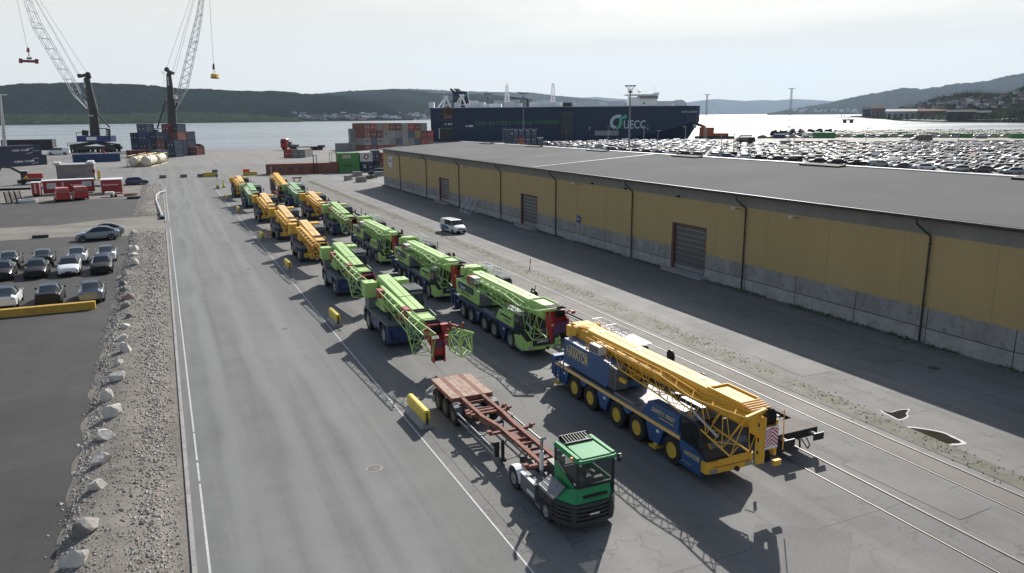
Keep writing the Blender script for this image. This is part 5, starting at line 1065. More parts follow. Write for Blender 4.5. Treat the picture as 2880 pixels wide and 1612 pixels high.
column(1013,1078,1078,1015,['steel'],['single slate blue container behind the tank containers'])
column(1281,1330,1050,993,['drk'],['single dark red container at the right foot of the blue stack'])
# tank containers
mt=mat('tank_cream',(.55,.52,.42),.5,var=.1,dirt=.2); my=mat('tank_frame',(.5,.36,.12),.6)
for i,(ox,oy,l) in enumerate(((0,0,'front left cream tank container in a yellow frame'),(4.1,-1.,'front right cream tank container in a yellow frame'),(4.1+3.3,14.2,'rear right cream tank container'),(3.3,15.2,'rear left cream tank container'))):
    T=thing('tank_container',l,'tank container',(-11.6+ox,314+oy,0),-.2,'cream tank containers')
    MB().lathe([(.9,.2),(1.65,.5),(1.75,.9),(1.75,12.6),(1.65,13.),(.9,13.3)],(1.9,0,2.0),'y',mt,20).build('tank',T,smooth=False)
    f=MB()
    for y in (0,13.5):
        f.path([(0,y,0),(0,y,3.9),(3.8,y,3.9),(3.8,y,0),(0,y,0)],.12,my,5)
        f.beam((0,y,.9),(.9,y,0),.1,.1,my).beam((3.8,y,.9),(2.9,y,0),.1,.1,my)
    for x in(0,3.8):
        for z in(0,3.9): f.tube((x,0,z),(x,13.5,z),.1,my,5)
    f.build('frame',T)
# ---------------- block building ----------------
T=thing('block_building','grey concrete block building with flat roof and white units on its roof corners','building',(-27.3,249.4,0),.03)
Lh=9.4
bm_=mat('big_concrete_blocks',(.2,.19,.175),.85,var=.12); ntb=bm_.node_tree; bk=nn(ntb,'ShaderNodeTexBrick'); bk.inputs['Scale'].default_value=1; bk.inputs['Brick Width'].default_value=1.8; bk.inputs['Row Height'].default_value=.8; bk.inputs['Mortar Size'].default_value=.02; bk.inputs['Color1'].default_value=(.26,.25,.23,1); bk.inputs['Color2'].default_value=(.2,.19,.18,1); bk.inputs['Mortar'].default_value=(.08,.08,.08,1)
tc=nn(ntb,'ShaderNodeTexCoord'); mp=nn(ntb,'ShaderNodeMapping'); mp.inputs['Rotation'].default_value=(PI/2,0,0); ntb.links.new(tc.outputs['Object'],mp.inputs[0]); ntb.links.new(mp.outputs[0],bk.inputs[0]); ntb.links.new(bk.outputs[0],ntb.nodes['Principled BSDF'].inputs['Base Color'])
MB().bb(0,Lh,0,9,0,4.5,bm_).build('wall',T)
MB().bb(-.3,Lh+.3,-.3,9.3,4.5,4.75,mat('flat_roof',(.28,.3,.31),.7)).build('roof',T)
for x0,y0 in ((-.8,.3),(-.8,3.),(Lh-1.9,.3),(Lh-1.9,3.),(Lh-1.9,6.)):
    u=MB()
    for i in range(3): u.lathe([(.3,0),(.33,.1),(.33,.6),(.2,.7)],(x0+.4+i*.6,y0,4.75),'z',M['offwhite'],10).lathe([(.3,0),(.33,.1),(.33,.6),(.2,.7)],(x0+.4+i*.6,y0+1.1,4.75),'z',M['offwhite'],10)
    u.build('roof_unit',T)
MB().bb(Lh-.6,Lh+.2,-.5,-.1,2.2,3.2,M['dred']).build('fire_box',T)
tag(MB().bb(-.35,.35,-.2,.2,0,2.7,M['yellow']).bb(-.7,.7,-.4,.4,0,.15,M['yellow']).build('yellow_post',loc=(-16.9,250.9,0)),'upright yellow steel post beside the block building','post')
# ---------------- red barracks ----------------
rw=mat('barrack_red',(.26,.018,.022),.5,var=.1,wave=('X',.3,.01)); wt=M['white']
def barrack(label,x,y,rz,L_,W,H,wins,hs,lettering,name='site_barrack',wheels_=True):
    T=thing(name,label,'site hut',(x,y,0),rz,None); z0=.5 if wheels_ else .0
    MB().bb(0,L_,0,W,z0,H,rw).build('wall',T); MB().bb(-.08,L_+.08,-.08,W+.08,H,H+.16,wt).bb(-.03,.08,-.03,.08,z0,H,wt).bb(L_-.08,L_+.03,-.03,.08,z0,H,wt).build('roof',T)
    for (a,b,c,d) in wins:
        w=MB().bb(a-.08,b+.08,-.03,.0,c-.08,d+.08,wt).build('window',T); MB().bb(a,b,-.05,-.032,c,d,mat('pale_blind',(.4,.46,.48),.3)).build('pane',w)
    for (a,zz) in hs: MB().lathe([(.2,-.04),(.2,0)],(a,-.01,zz),'y',wt,14).lathe([(.1,-.06),(.1,-.03)],(a,-.01,zz),'y',M['red'],10).build('ring_mark',T)
    if lettering: text('Kjeldaas',.5,M['text_w'],parent=T,o=(lettering,-.06,H*.65),width=lettering and (2.4 if L_>6 else 3.2),height=.42)
    if wheels_: MB().lathe([(.35,.2),(.35,.4)],(L_*.4,0,.35),'y',M['rubber'],12).lathe([(.35,.2),(.35,.4)],(L_*.6,0,.35),'y',M['rubber'],12).bb(L_,L_+2.6,W*.4,W*.5,.5,.6,M['steel']).bb(.1,L_-.1,.2,W-.2,.3,.5,M['dark']).build('undercarriage',T)
    return T
barrack('narrow red hut with four round white marks, left of the long barrack',-27.6,202.6,.0,1.7,2.6,3.15,[],[(.8,1.0),(.8,1.55),(.8,2.1),(.8,2.7)],None)
barrack('long red site barrack with white roof edge and two windows',-25.7,206,.12,10.6,3,3.2,[(.9,2.6,1.5,2.6),(8.1,9.9,1.7,2.7)],[(4.05,2.6),(4.05,2.1),(4.05,1.6)],6.8)
T=barrack('short red container hut with white lettering, right of the long barrack',-13.6,202.4,0,4.5,5,3.2,[],[],2.1,wheels_=False)
for i in range(4): MB().bb(4.5,4.56,.6+i*1.1,.7+i*1.1,.3,3.1,wt).build('door_bar',T)
# flat trailer, slab, pallets, ring
T=thing('flat_trailer','small flatbed trailer loaded with white and red boards by the short red hut','trailer',(-12.6,193,0),-.1)
MB().bb(0,4,0,2,.6,.7,M['steel']).bb(4,5.6,.9,1.1,.6,.68,M['steel']).build('bed',T); MB().bb(.2,1.9,.2,1.8,.72,1.15,M['offwhite']).bb(2.2,3.8,.3,1.7,.72,.95,M['red']).bb(2.0,3.2,.1,.5,.96,1.05,wt).build('load',T)
for x in (1.6,2.4): MB().lathe([(.3,-.1),(.3,.1)],(x,-.05,.3),'y',M['rubber'],12).build('wheel',T)
tag(MB().bb(-1.35,1.35,-.9,.9,.1,.5,M['black']).build('dark_slab',loc=(-6.4,187.2,0)),'flat dark slab lying beside the flatbed trailer','slab')
t=thing('plank_pile','untidy pile of boards between the flat trailer and the gravel bank','timber pile',(-7.2,193.5,0))
for i in range(7): MB().bb(-1.5,1.5,-.12,.12,.1*i,.1*i+.08,M['plank']).build('plank',t).rotation_euler.z=rs.uniform(-.7,.7)
for i,l in enumerate(('leftmost of three leaning stacks of black pallets','middle of three leaning stacks of black pallets','rightmost of three leaning stacks of black pallets')):
    q=MB()
    for k in range(10): q.bb(-.55,.55,-.5,.5,k*.25,k*.25+.05,M['dark']).bb(-.55,-.4,-.5,.5,k*.25+.05,k*.25+.2,M['dark']).bb(.4,.55,-.5,.5,k*.25+.05,k*.25+.2,M['dark'])
    o=tag(q.build('pallet_stack',loc=(-30.3+i*.95,191,0)),l,'pallets',group='black pallet stacks'); o.rotation_euler.y=-.12
tag(MB().lathe([(1.5,0),(1.75,.0),(1.75,.6),(1.6,.65),(1.5,.6),(1.5,0)],(0,0,0),'z',mat('pale_ring',(.4,.43,.43),.6),28,caps=False).build('concrete_ring',loc=(-26.7,189.6,0)),'pale grey concrete ring lying in front of the red barrack','concrete ring')
# excavator
T=thing('excavator','red wheeled excavator with white cab roof and folded arm','excavator',(-34.,245.,0),0)
MB().bb(-1.6,3.2,-1.2,1.2,.7,1.3,M['dark']).bb(-2.2,-1.6,-1.1,1.1,.3,1.2,M['dark']).build('undercarriage',T)
for x in(-.9,2.4):
    for s in(-1,1): MB().lathe([(.6,-.2),(.6,.2)],(x,s*1.2,.6),'y',M['rubber'],14).build('wheel',T)
MB().bb(.2,3.8,-1.3,1.3,1.5,2.9,M['red']).prism([(-.9,1.5),(.6,1.5),(.2,2.6)],-1.35,1.35,'y',M['yellow']).build('body',T,bevel=.06)
c=MB().bb(-1.2,.4,-1.2,.0,1.4,3.6,M['black']).build('cab',T,bevel=.05); MB().bb(-1.25,.45,-1.25,.05,3.6,3.75,wt).build('cab_roof',c)
a=MB().beam((-.2,.4,2.4),(-3.4,.4,4.6),.5,.6,M['dark']).beam((-3.4,.4,4.6),(-5.6,.4,4.9),.45,.5,M['dark']).beam((-5.6,.4,4.9),(-7.2,.4,1.8),.4,.45,M['dark']).beam((-1,.4,2.8),(-3.2,.4,4.3),.15,.15,M['red']).build('arm',T)
MB().prism([(-7.4,1.7),(-6.8,1.8),(-6.2,.4),(-7.4,.0),(-8.0,.5)],-.2,1.0,'y',M['dark']).build('bucket',a)
tag(MB().bb(0,8,0,2.2,0,.9,M['red']).bb(.2,7.8,.2,2.0,.9,.95,M['dred']).build('red_skip',loc=(-28,245,0)),'low flat red skip in front of the block building','skip').rotation_euler.z=-.4
# blocks with stacked bits on the yard, concrete blocks
for x,y,l in ((-.2,248.6,'leftmost dark concrete block across the yard entrance'),(5.5,248.5,'middle dark concrete block across the yard entrance'),(10.2,247.9,'dark concrete block beside the yellow block'),):
    t=tag(MB().bb(-.95,.95,-.5,.5,0,.9,M['deck']).build('concrete_block',loc=(x,y,0)),l,'concrete block',group='dark concrete blocks across the yard')
tag(MB().bb(-2,2,-.5,.5,0,1.3,mat('barrier_yellow2',(.5,.4,.06),.6,dirt=.3)).bb(.6,2.1,-.6,.6,1.3,2.1,M['deck']).build('yellow_block',loc=(12.9,247.5,0)),'yellow concrete block with a grey unit on top in the middle of the yard','concrete block')
tag(MB().bb(-2,2,-.5,.5,0,1.1,MC['barrier_yellow2']).bb(-2,-.1,-.55,.55,1.1,1.9,mat('bright_red',(.7,.05,.02),.5)).build('yellow_block',loc=(24.2,246.6,0)),'yellow concrete block with a bright red box on top next to the long brown container','concrete block')
for x,y,rz,l in ((48.4,204.6,0,'front concrete block of the timber heap near the warehouse corner'),(52.2,225,.1,'pale concrete block left of the black sport utility car'),(57.9,222,.1,'yellowish concrete block in front of the black sport utility car'),(46.6,212,.8,'tilted dark concrete block at the left of the heap')):
    tag(MB().bb(-1.4,1.4,-.5,.5,0,1.4,M['conc']).build('concrete_block',loc=(x,y,0)),l,'concrete block').rotation_euler.z=rz
t=thing('timber_pile','flat pile of old sleepers and scrap beside the concrete blocks','timber pile',(52,214,0))
for i in range(9): MB().bb(-2,2,-.15,.15,.0,.28,M['dark'] if i%3 else M['plank']).build('sleeper',t,loc=(rs.uniform(-1.5,1.5),i*.5-2,.28*(i%3))).rotation_euler.z=rs.uniform(-.3,.3)
# ---------------- brown, green and grey containers in the middle ----------------
t=container('long brown container hut with small windows in the middle of the yard',(28.8,245.2),(43,243.6),6,3.25,0,CP['brown'],None,door=None,lit=[])
for i,u in enumerate((4.2,7.4,10.3)):
    w=MB().bb(u-.75,u+.75,-.06,.0,1.3,2.1,CP['lgrey'] if i==0 else CP['brown']).build('window',t); MB().bb(u-.6,u+.6,-.09,-.065,1.4,2.,GL).build('pane',w)
text('TRITON',1,W_,parent=t,o=(1.45,-.04,1.6),xd=(0,0,-1),yd=(1,0,0),width=1.9,height=.4)
container('dark brown container with open frame posts between the brown hut and the green one',(43.2,244.),(50.6,243.8),6,3.2,0,CP['brown'],None,door=None)
tag(MB().bb(-.12,.12,-.12,.12,0,5.8,M['dark']).bb(.9,1.1,-.1,.1,0,5.6,M['dark']).bb(-.1,1.1,-.1,.1,5.4,5.6,M['dark']).build('frame_posts',loc=(42.9,243.2,0)),'tall dark frame posts standing at the joint of the brown containers','frame')
t=container('lower green container with dark lettering, beside the brown ones',(50.9,243.9),(57.4,243.4),6,3.05,0,CP['green'],'green containers',door=None,lit=[('BNTNL',.42,.7,.45,.2,M['black'])])
t=container('upper green container with rusty white patch in its side',(50.8,243.9),(57.3,243.4),6,2.95,3.08,CP['green'],'green containers',door=None)
MB().bb(1.2,4.,-.05,0,1.3,2.4,mat('rust_white_patch',(.4,.36,.3),.7,var=.4,scale=4)).build('patch',t)
tag(MB().bb(-2.4,-.1,0,.12,0,.12,M['lime']).bb(-2.4,-2.28,0,.12,0,2.9,MC['container_green']).bb(-1.6,-1.48,0,.12,0,2.9,MC['container_green']).bb(-2.4,-.1,0,.12,2.78,2.9,MC['container_green']).build('open_rack',loc=(50.8,246,3.25)),'open green rack frame resting on the dark brown container','rack')
T=container('white tank container with red round mark, between the green and dark ones',(57.6,243.4),(61.6,243.2),6,2.9,3.2,CP['white'],None,door=None)
MB().lathe([(.8,-.05),(.8,0)],(2,-.02,1.5),'y',M['dred'],20).lathe([(.4,-.08),(.4,-.04)],(2,-.02,1.5),'y',M['white'],14).build('round_mark',T)
container('dark blue container with white marks under the white tank container',(57.7,243.3),(62.2,243),6,3.1,0,CP['navy'],None,lit=[('K',.3,.55,.15,.35,W_)])
container('dark container standing on end of the row, upper one by the warehouse corner',(61.9,246),(64.6,245.4),6,3.6,3.0,CP['steel'],None)
container('red container squeezed next to the dark upper one by the warehouse corner',(64.7,246),(67.2,245),6,3.,2.8,CP['red'],None)
container('dark lower container under the dark upper one by the warehouse corner',(62.4,246),(64.8,245.4),6,2.9,0,CP['black'],None)
container('red lower container touching the warehouse corner in view',(65,246),(67.5,245),6,2.7,0,CP['red'],None)
container('pale grey container peeping out beside the warehouse corner',(68,252),(71,251),6,3.4,0,CP['lgrey'],None)
# red and grey containers, truck on the quay
container('red container standing askew alone on the quay apron',(49.3,351.5),(50.4,345.4),3,3.6,0,CP['red'],None,lit=None).rotation_euler.z=-.9
container('grey ended container joined to the red one on the quay apron',(52.2,346.4),(57.2,343.6),10,3.55,0,CP['grey'],None)
T=thing('lowbed_truck','red truck with an empty black low-loader trailer at the quay edge','truck',(60.5,434,0),-.6)
MB().bb(0,3.2,-1.6,1.6,1.2,6.,M['red']).prism([(0,1.2),(-.4,1.4),(-.3,3.5),(0,6)],-1.5,1.5,'y',M['red']).build('cab',T,bevel=.15)
MB().bb(-.35,.0,-1.4,1.4,3.4,5.,GL).bb(.8,2.2,-1.63,-1.6,3.6,5.,GL).build('windshield',T)
MB().bb(3,24,-1.4,1.4,1.4,1.8,M['dark']).bb(5,9,-1.4,1.4,1.8,3.0,M['deck']).bb(4.2,4.9,-1.4,1.4,1.8,4.4,M['dark']).bb(21,24,-1.5,1.5,1.3,2.6,M['dark']).bb(12,21,-1.4,1.4,1.8,1.95,M['dred']).build('low_bed',T)
for x in (1.2,5.5,7.,17.5,19.5,22.,): MB().lathe([(.75,-1.6),(.75,1.6)],(x,0,.75),'y',M['rubber'],12).build('wheel',T)
car_full('van','white van with red stripes parked between dark containers and the left harbour crane','van','van',P_['white'],(-51.5,446,0),-PI/2-.1,None).scale=(1.9,1.9,1.9)
# ---------------- container wall ----------------
cw='wall of stacked grey and red containers by the ship'
C0,C1=Vector((94.6,399)),Vector((135,441)); d_=(C1-C0).normalized()
seqs=[['brown','drk','red','drk','red','lgrey','grey','grey','lgrey','red','drk'],['lgrey','steel','lgrey','lgrey','grey','steel','lgrey','grey','steel','red','brown'],['brown','drk','drk','lgrey','lgrey','grey','lgrey','steel','ochre','drk','red'],['brown','red','grey','ochre','drk','drk','lgrey','red','drk','grey',None]]
ORD='first second third fourth fifth sixth seventh eighth ninth tenth eleventh twelfth'.split()
nm=('bottom','second','third','top')
wv=Vector((P('A4',130,1)[0],0))
pt=[G('A4',130+91.5*i,1110-7*i) for i in range(13)]
b0=(96.,397.);
def onplane(px,py): # column x position on the wall line
    X,Y,u=ray(px,py); a=C0; n=Vector((d_.y,-d_.x)); t=(a.dot(n))/(X*n.x+Y*n.y); return Vector((X*t,Y*t)),HC+u*t
xs=[onplane(*P('A4',126+91.3*i,900))[0] for i in range(13)]
zl=[0,4.0,7.95,11.9,15.8]
for j,sq in enumerate(seqs):
    for i,c in enumerate(sq):
        if not c: continue
        a=xs[i]; b=xs[i+1]
        sc_=a.length/ xs[0].length
        hz=Zt(*xs[0],'A4',130,752)/4
        dd_=1-(.02*(i)) if 0 else 1
        top=[Zt(a.x,a.y,'A4',126+91.3*i,yy) for yy in (1150,1075,970,862,752)]
        top[0]=max(0,top[0]) if j==0 else top[0]
        z0_,z1_=top[j],top[j+1]
        if j==0: z0_=0
        T=container('%s container in the %s row of the container wall, %s from its left end'%({'lgrey':'pale grey','drk':'dark red','steel':'blue grey'}.get(c,c),nm[j],ORD[i]),a,b-(b-a).normalized()*.12,7,z1_-z0_-.08,z0_,CP[c],cw,door='front' if c in('drk','red','brown') else None,lit=[('MSC',.5,.55,.5,.25,M['black'])] if (j,i) in((1,0),(1,2),(2,3)) else None)
q=xs[0]-Vector((6.5,-4))
for j,(z,c) in enumerate(((0,'lgrey'),(3.9,'grey'),(7.6,'grey'))): container('grey container, %s of the short column left of the container wall'%('bottom','middle','top')[j],q,q+Vector((2.6,-.2)),7,3.6,z,CP[c],cw,door=None)
q=xs[0]-Vector((14,-6)); container('low rusty grey container at the far left foot of the container wall',q,q+Vector((8,-1.)),6,3.8,0,CP['lgrey'],cw,door=None)
# containers behind the warehouse roof
rb='dark blue containers standing behind the warehouse roof'
def row(x0,x1,n,yb,yt,cols,tag_):
    for i in range(n):
        a=G('A5',x0+(x1-x0)*i/n,yb); b=G('A5',x0+(x1-x0)*(i+1)/n,yb); z0,z1=Zt(a[0],a[1],'A5',x0,1000),Zt(a[0],a[1],'A5',x0,yt)
        yield i,a,b
a0=G('A5',-190,1003); k=0
for j,(za,zb,cs) in enumerate(((1080,880,['steel','steel','blue','orange','blue','navy','navy']),(880,765,['steel','steel','blue','blue','blue','navy']))):
    edges=[-150,-75,-25,38,122,205,285,365]
    for i,c in enumerate(cs):
        base=G('A5',100,1000); n=Vector((math.sin(YAW),math.cos(YAW)))
        A_=DEP('A5',edges[i]+2,900,base);B_=DEP('A5',edges[i+1]-2,900,base)
        z0=0 if j==0 else DEP('A5',100,za,base).z; z1=DEP('A5',100,zb,base).z
        container('%s container, %s from the left behind the roof ridge, %s'%(('lower','upper')[j],ORD[i],{'steel':'slate blue','orange':'orange brown','blue':'blue with white marks','navy':'dark blue'}[c]),(A_.x,A_.y),(B_.x,B_.y),6,z1-z0-.06,z0+.03,CP[c],rb,lit=[('NCL',.5,.82,.5,.16,W_)] if c in('blue','navy') else ([('NORLINES',.5,.5,.8,.15,W_)] if i==1 and j==1 else None),door='front' if c!='steel' else None)
# ---------------- harbour cranes ----------------
dk=mat('harbour_crane_dark',(.03,.033,.03),.5,var=.15); lb=mat('boom_pale',(.45,.5,.52),.5); nb=mat('crane_house_blue',(.02,.03,.15),.45)
def harbour(label,b,side):
    T=thing('harbour_crane',label,'harbour crane',(b[0],b[1],0),0,'mobile harbour cranes on the quay')
    o=Vector((b[0],b[1],0)); n=Vector((math.sin(YAW),math.cos(YAW),0)); D=lambda x,y,k=0:DEP('A1',x,y,b)-o+n*k
    return T,D,n
# left crane
b=(-35.3,474.6); T,D,n=harbour('left harbour crane with its pale lattice boom leaning to the upper left',b,1)
m=MB()
for x in (505,535,570,600,690,720,750,780):
    for k in (-4,4): m.lathe([(1.1,-.8),(1.1,.8)],tuple(D(x,1018,k)),'x',M['rubber'],10)
m.beam(D(490,1000,-4),D(800,1000,-4),1.5,1.6,dk).beam(D(490,1000,4),D(800,1000,4),1.5,1.6,dk).beam(D(500,985,-4),D(640,965,0),1.5,1.5,dk).beam(D(790,985,-4),D(660,965,0),1.5,1.5,dk).beam(D(500,985,4),D(640,965,0),1.5,1.5,dk).beam(D(790,985,4),D(660,965,0),1.5,1.5,dk)
m.beam(D(478,965,-3),D(478,1015,-3),.3,.3,dk).beam(D(478,965,-3),D(540,965,-3),.25,.25,dk).build('undercarriage',T)
m=MB().beam(D(548,938),D(757,938),9,3.2,nb).beam(D(640,965),D(640,950),6,6,dk).build('machine_house',T)
MB().add([tuple(D(615,924,-4.6)),tuple(D(683,924,-4.6)),tuple(D(683,946,-4.6)),tuple(D(615,946,-4.6))],[(3,2,1,0)],M['text_w']).build('name_board',m)
MB().beam(D(590,915,-2),D(590,880,-2),3,3,dk).beam(D(745,950,-2),D(743,870,-2),2.2,2.2,dk).path([D(545,915,-4),D(545,895,-4),D(610,895,-4)],.15,dk,4).path([D(660,868,-3),D(742,868,-3)],.2,dk,4).build('engine_units',T)
for i in range(5): MB().beam(D(744,880+i*16,-3.3),D(744,890+i*16,-3.3),1.1,.3,M['offwhite']).build('counterweight_lamp',T)
m=MB().tube(D(645,920),D(628,735),2.5,dk,12,2.3).tube(D(628,735),D(585,528),2.3,dk,12,1.5).build('tower',T)
MB().tube(D(586,545),D(600,508),1.3,dk,8).beam(D(598,505,-.5),D(535,518,-.5),2.,1.4,dk).lathe([(1.1,-.5),(1.1,.5)],tuple(D(537,513)),'y',dk,12).lathe([(1.3,-.5),(1.3,.5)],tuple(D(594,503)),'y',dk,12).path([D(600,530,-1),D(623,530,-1),D(623,515,-1),D(606,515,-1)],.12,dk,4).build('tower_head',T)
text('LHM',1,M['text_w'],parent=m,o=tuple(D(584,570,-2)),xd=(.1,.03,-1),yd=(1,.3,.1),width=3.5,height=1.1); text('OSLO',1,M['text_w'],parent=m,o=tuple(D(633,782,-2.6)),xd=(.9,-.4,0),width=2.8,height=.9)
MB().tube(D(663,770),D(742,862),.45,dk,8).tube(D(607,700),D(535,615),.5,dk,8).path([D(680,815,-1),D(700,905,-1)],.06,dk,4).build('strut',T)
q=MB(); w=2.3
def tr(q,a,b,c,d,n_,r,k0,k1,sd=((0,1),(3,2))): # quadrilateral truss between section (a left,b right) and (c,d)
    q.truss([D(*a,-k0*.5),D(*b,-k0*.5),D(*b,k0*.5),D(*a,k0*.5)],[D(*c,-k1*.5),D(*d,-k1*.5),D(*d,k1*.5),D(*c,k1*.5)],n_,r,lb,r*.5,sides=sd)
tr(q,(588,735),(600,728),(500,640),(532,600),5,.19,.6,2.2); tr(q,(500,640),(532,600),(230,190),(275,160),13,.19,2.2,2.2); tr(q,(230,190),(275,160),(150,-50),(180,-60),6,.17,2.2,1.7); tr(q,(150,-50),(180,-60),(40,-330),(52,-335),8,.17,1.7,.6)
q.build('boom',T)
q=MB()
for (a,c) in (((594,505),(52,-335)),((540,515),(50,-335)),((528,510),(46,-335))): q.tube(D(*a),D(*c),.09,lb,4)
q.build('pendant_rope',T)
sp=MB().tube(D(44,-330),D(187,335),.07,dk,4).build('hoist_rope',T)
MB().tube(D(190,322,0),D(190,352,0),.5,M['red'],8,.9).tube(D(196,368),D(180,400),.12,dk,4).tube(D(196,368),D(214,400),.12,dk,4).beam(D(185,395),D(212,395),1,.9,M['dark']).tube(D(190,352),D(196,368),.2,dk,5).build('hook_block',T)
MB().beam(D(148,413,-1),D(256,417,-1),1.2,1.3,M['dred']).beam(D(148,396,-1),D(148,428,-1),1.6,.8,M['dred']).beam(D(256,400,-1),D(256,432,-1),1.6,.8,M['dred']).build('spreader',T)
tag(MB().xf(Matrix()).beam((0,0,.8),(9,0,.8),2,1.2,M['red']).beam((4.5,-.3,1.2),(4.5,-.3,4),.8,1.,M['red']).beam((1.5,0,1.4),(4.5,0,3.8),.2,.2,M['dred']).beam((7.5,0,1.4),(4.5,0,3.8),.2,.2,M['dred']).build('parked_spreader',loc=(-27.6,386,0)),'red spreader frame parked on the ground in front of the left harbour crane','spreader')
# right crane
b=(6.,478.); T,D,n=harbour('right harbour crane standing behind the blue containers with its boom rising to the right',b,1)
m=MB()
for x in (1130,1160,1290,1320,1345):
    for k in (-4,4): m.lathe([(1.1,-.8),(1.1,.8)],tuple(D(x,995,k)),'x',M['rubber'],10)
m.beam(D(1110,975,-4),D(1340,985,-4),1.5,1.6,dk).beam(D(1110,975,4),D(1340,985,4),1.5,1.6,dk).path([D(1290,955,-4),D(1325,955,-4),D(1362,1000,-4)],.2,dk,4).build('undercarriage',T)
MB().beam(D(1085,930),D(1260,930),8,4,nb).beam(D(1052,888,-2),D(1080,888,-2),2.,2.,dk).path([D(1055,868,-3),D(1105,868,-3)],.18,dk,4).path([D(1060,850,-3),D(1105,850,-3)],.12,dk,4).build('machine_house',T)
m=MB().tube(D(1165,900),D(1160,735),2.7,dk,12,2.3).tube(D(1160,735),D(1140,500),2.3,dk,12,1.3).build('tower',T)
MB().beam(D(1120,472,-.5),D(1178,498,-.5),2.,1.5,dk).lathe([(1.3,-.5),(1.3,.5)],tuple(D(1127,470)),'y',dk,12).path([D(1100,480,-1),D(1102,495,-1),D(1125,495,-1)],.12,dk,4).tube(D(1140,505),D(1150,490),1.3,dk,8).build('tower_head',T)
text('LIEBHERR',1,M['text_w'],parent=m,o=tuple(D(1147,550,-1.9)),xd=(0,0,-1),yd=(1,.2,0),width=5.,height=.9)
MB().tube(D(1122,680),D(1062,870),.45,dk,8).beam(D(1160,672,-1),D(1215,676,-1),1.5,.5,dk).beam(D(1185,640,-1),D(1195,672,-1),1.5,1.5,M['offwhite']).tube(D(1210,600),D(1195,650),.4,dk,6).tube(D(1180,740),D(1200,690),.6,dk,6).path([D(1113,500,-1),D(1118,860,-1)],.06,dk,4).build('strut',T)
q=MB()
tr(q,(1178,738),(1190,742),(1210,600),(1263,608),5,.19,.6,2.0); tr(q,(1210,600),(1263,608),(1285,290),(1333,280),12,.19,2.,2.); tr(q,(1285,290),(1333,280),(1330,110),(1364,100),8,.18,2,1.9); tr(q,(1330,110),(1364,100),(1372,-150),(1388,-150),9,.17,1.9,1.); tr(q,(1372,-150),(1388,-150),(1394,-320),(1400,-322),5,.15,1.,.5); q.build('boom',T)
q=MB()
for (a,c) in (((1124,465),(1395,-320)),((1168,480),(1395,-320)),((1185,490),(1397,-320))): q.tube(D(*a),D(*c),.09,lb,4)
q.build('pendant_rope',T)
MB().tube(D(1398,-320),D(1442,432),.08,dk,4).build('hoist_rope',T)
MB().tube(D(1443,430),D(1444,470),.4,dk,8,.7).tube(D(1446,475),D(1436,508),.15,M['yellow'],4).tube(D(1446,475),D(1458,508),.15,M['yellow'],4).build('hook_block',T)
MB().beam(D(1431,516),D(1471,518),3,2.4,M['yellow']).beam(D(1430,528),D(1474,530),3.4,.5,M['dark']).build('spreader',T)
# leaning mast at the left edge
T=thing('light_mast','tapered grey lamp mast at the left edge behind the lettered containers','light mast',(-56,344,0))
o=Vector((-56,344,0)); p0=DEP('A1',34,1000,(-56,344)); p1=DEP('A1',2,640,(-56,344)); MB().tube(p0-o,p1-o,.7,M['steel'],8,.3).build('pole',T); MB().beam(p1-o+Vector((-3,0,0)),p1-o+Vector((2,0,0)),.5,.4,M['offwhite']).build('lamp',T)

VIEWS['B1']=(0,550,.24272)
pp=[G('A2',x,y) for x,y in ((2400,1140),(2310,1165),(2262,1210),(2262,1280),(2290,1350),(2320,1420))]+[G('B1',x,y) for x,y in ((1835,150),(1860,210),(1882,265))]
T=thing('drain_pipe','grey drain pipe curving along the gravel bank at the far end of the road','pipe',(pp[0][0],pp[0][1],0))
MB().path([(x-pp[0][0],y-pp[0][1],.35) for x,y in pp],.22,mat('pipe_grey',(.3,.3,.31),.6),8).build('pipe',T); MB().bb(pp[-1][0]-pp[0][0]-.4,pp[-1][0]-pp[0][0]+.4,pp[-1][1]-pp[0][1]-1.5,pp[-1][1]-pp[0][1],0,.5,M['black']).build('pipe_mouth',T)
T=thing('small_sign','small round grey sign on a thin post by the farthest barrier','sign',(12.6,214,0)); MB().tube((0,0,0),(0,0,2.6),.05,M['steel'],6).build('post',T); MB().lathe([(.45,-.02),(.45,.02)],(0,-.06,2.5),'y',M['deck'],16).build('sign_plate',T)
T=thing('safety_post','short yellow green safety post beside the farthest jersey barrier','post',(13.6,206,0)); MB().tube((0,0,0),(0,0,1.9),.18,mat('safety_yellow',(.55,.6,.05),.5),8).build('post',T); MB().bb(-.35,.35,-.3,.3,0,.25,M['dark']).build('foot',T)
# repair patches and a drain in the quay surface
mp_=ground_mat('patch_light',(.135,.133,.128),(.165,.163,.156),grain=.4,oil=.2)
for i,(x,y,w,l,m) in enumerate(((41,66,3.,7,mp_),(38.6,38,2.6,5,mp_),(17.5,47,3.,4.5,MC.get('x',mp_)),(30.5,22,2.2,6,mp_))):
    a=rs.uniform(-.06,.06); sheet('repair_patch',[(x+w*math.cos(a)*sx-l*math.sin(a)*sy,y+w*math.sin(a)*sx+l*math.cos(a)*sy) for sx,sy in((-.5,-.5),(.5,-.5),(.5,.5),(-.5,.5))],.017 if i<4 else .0165,m)
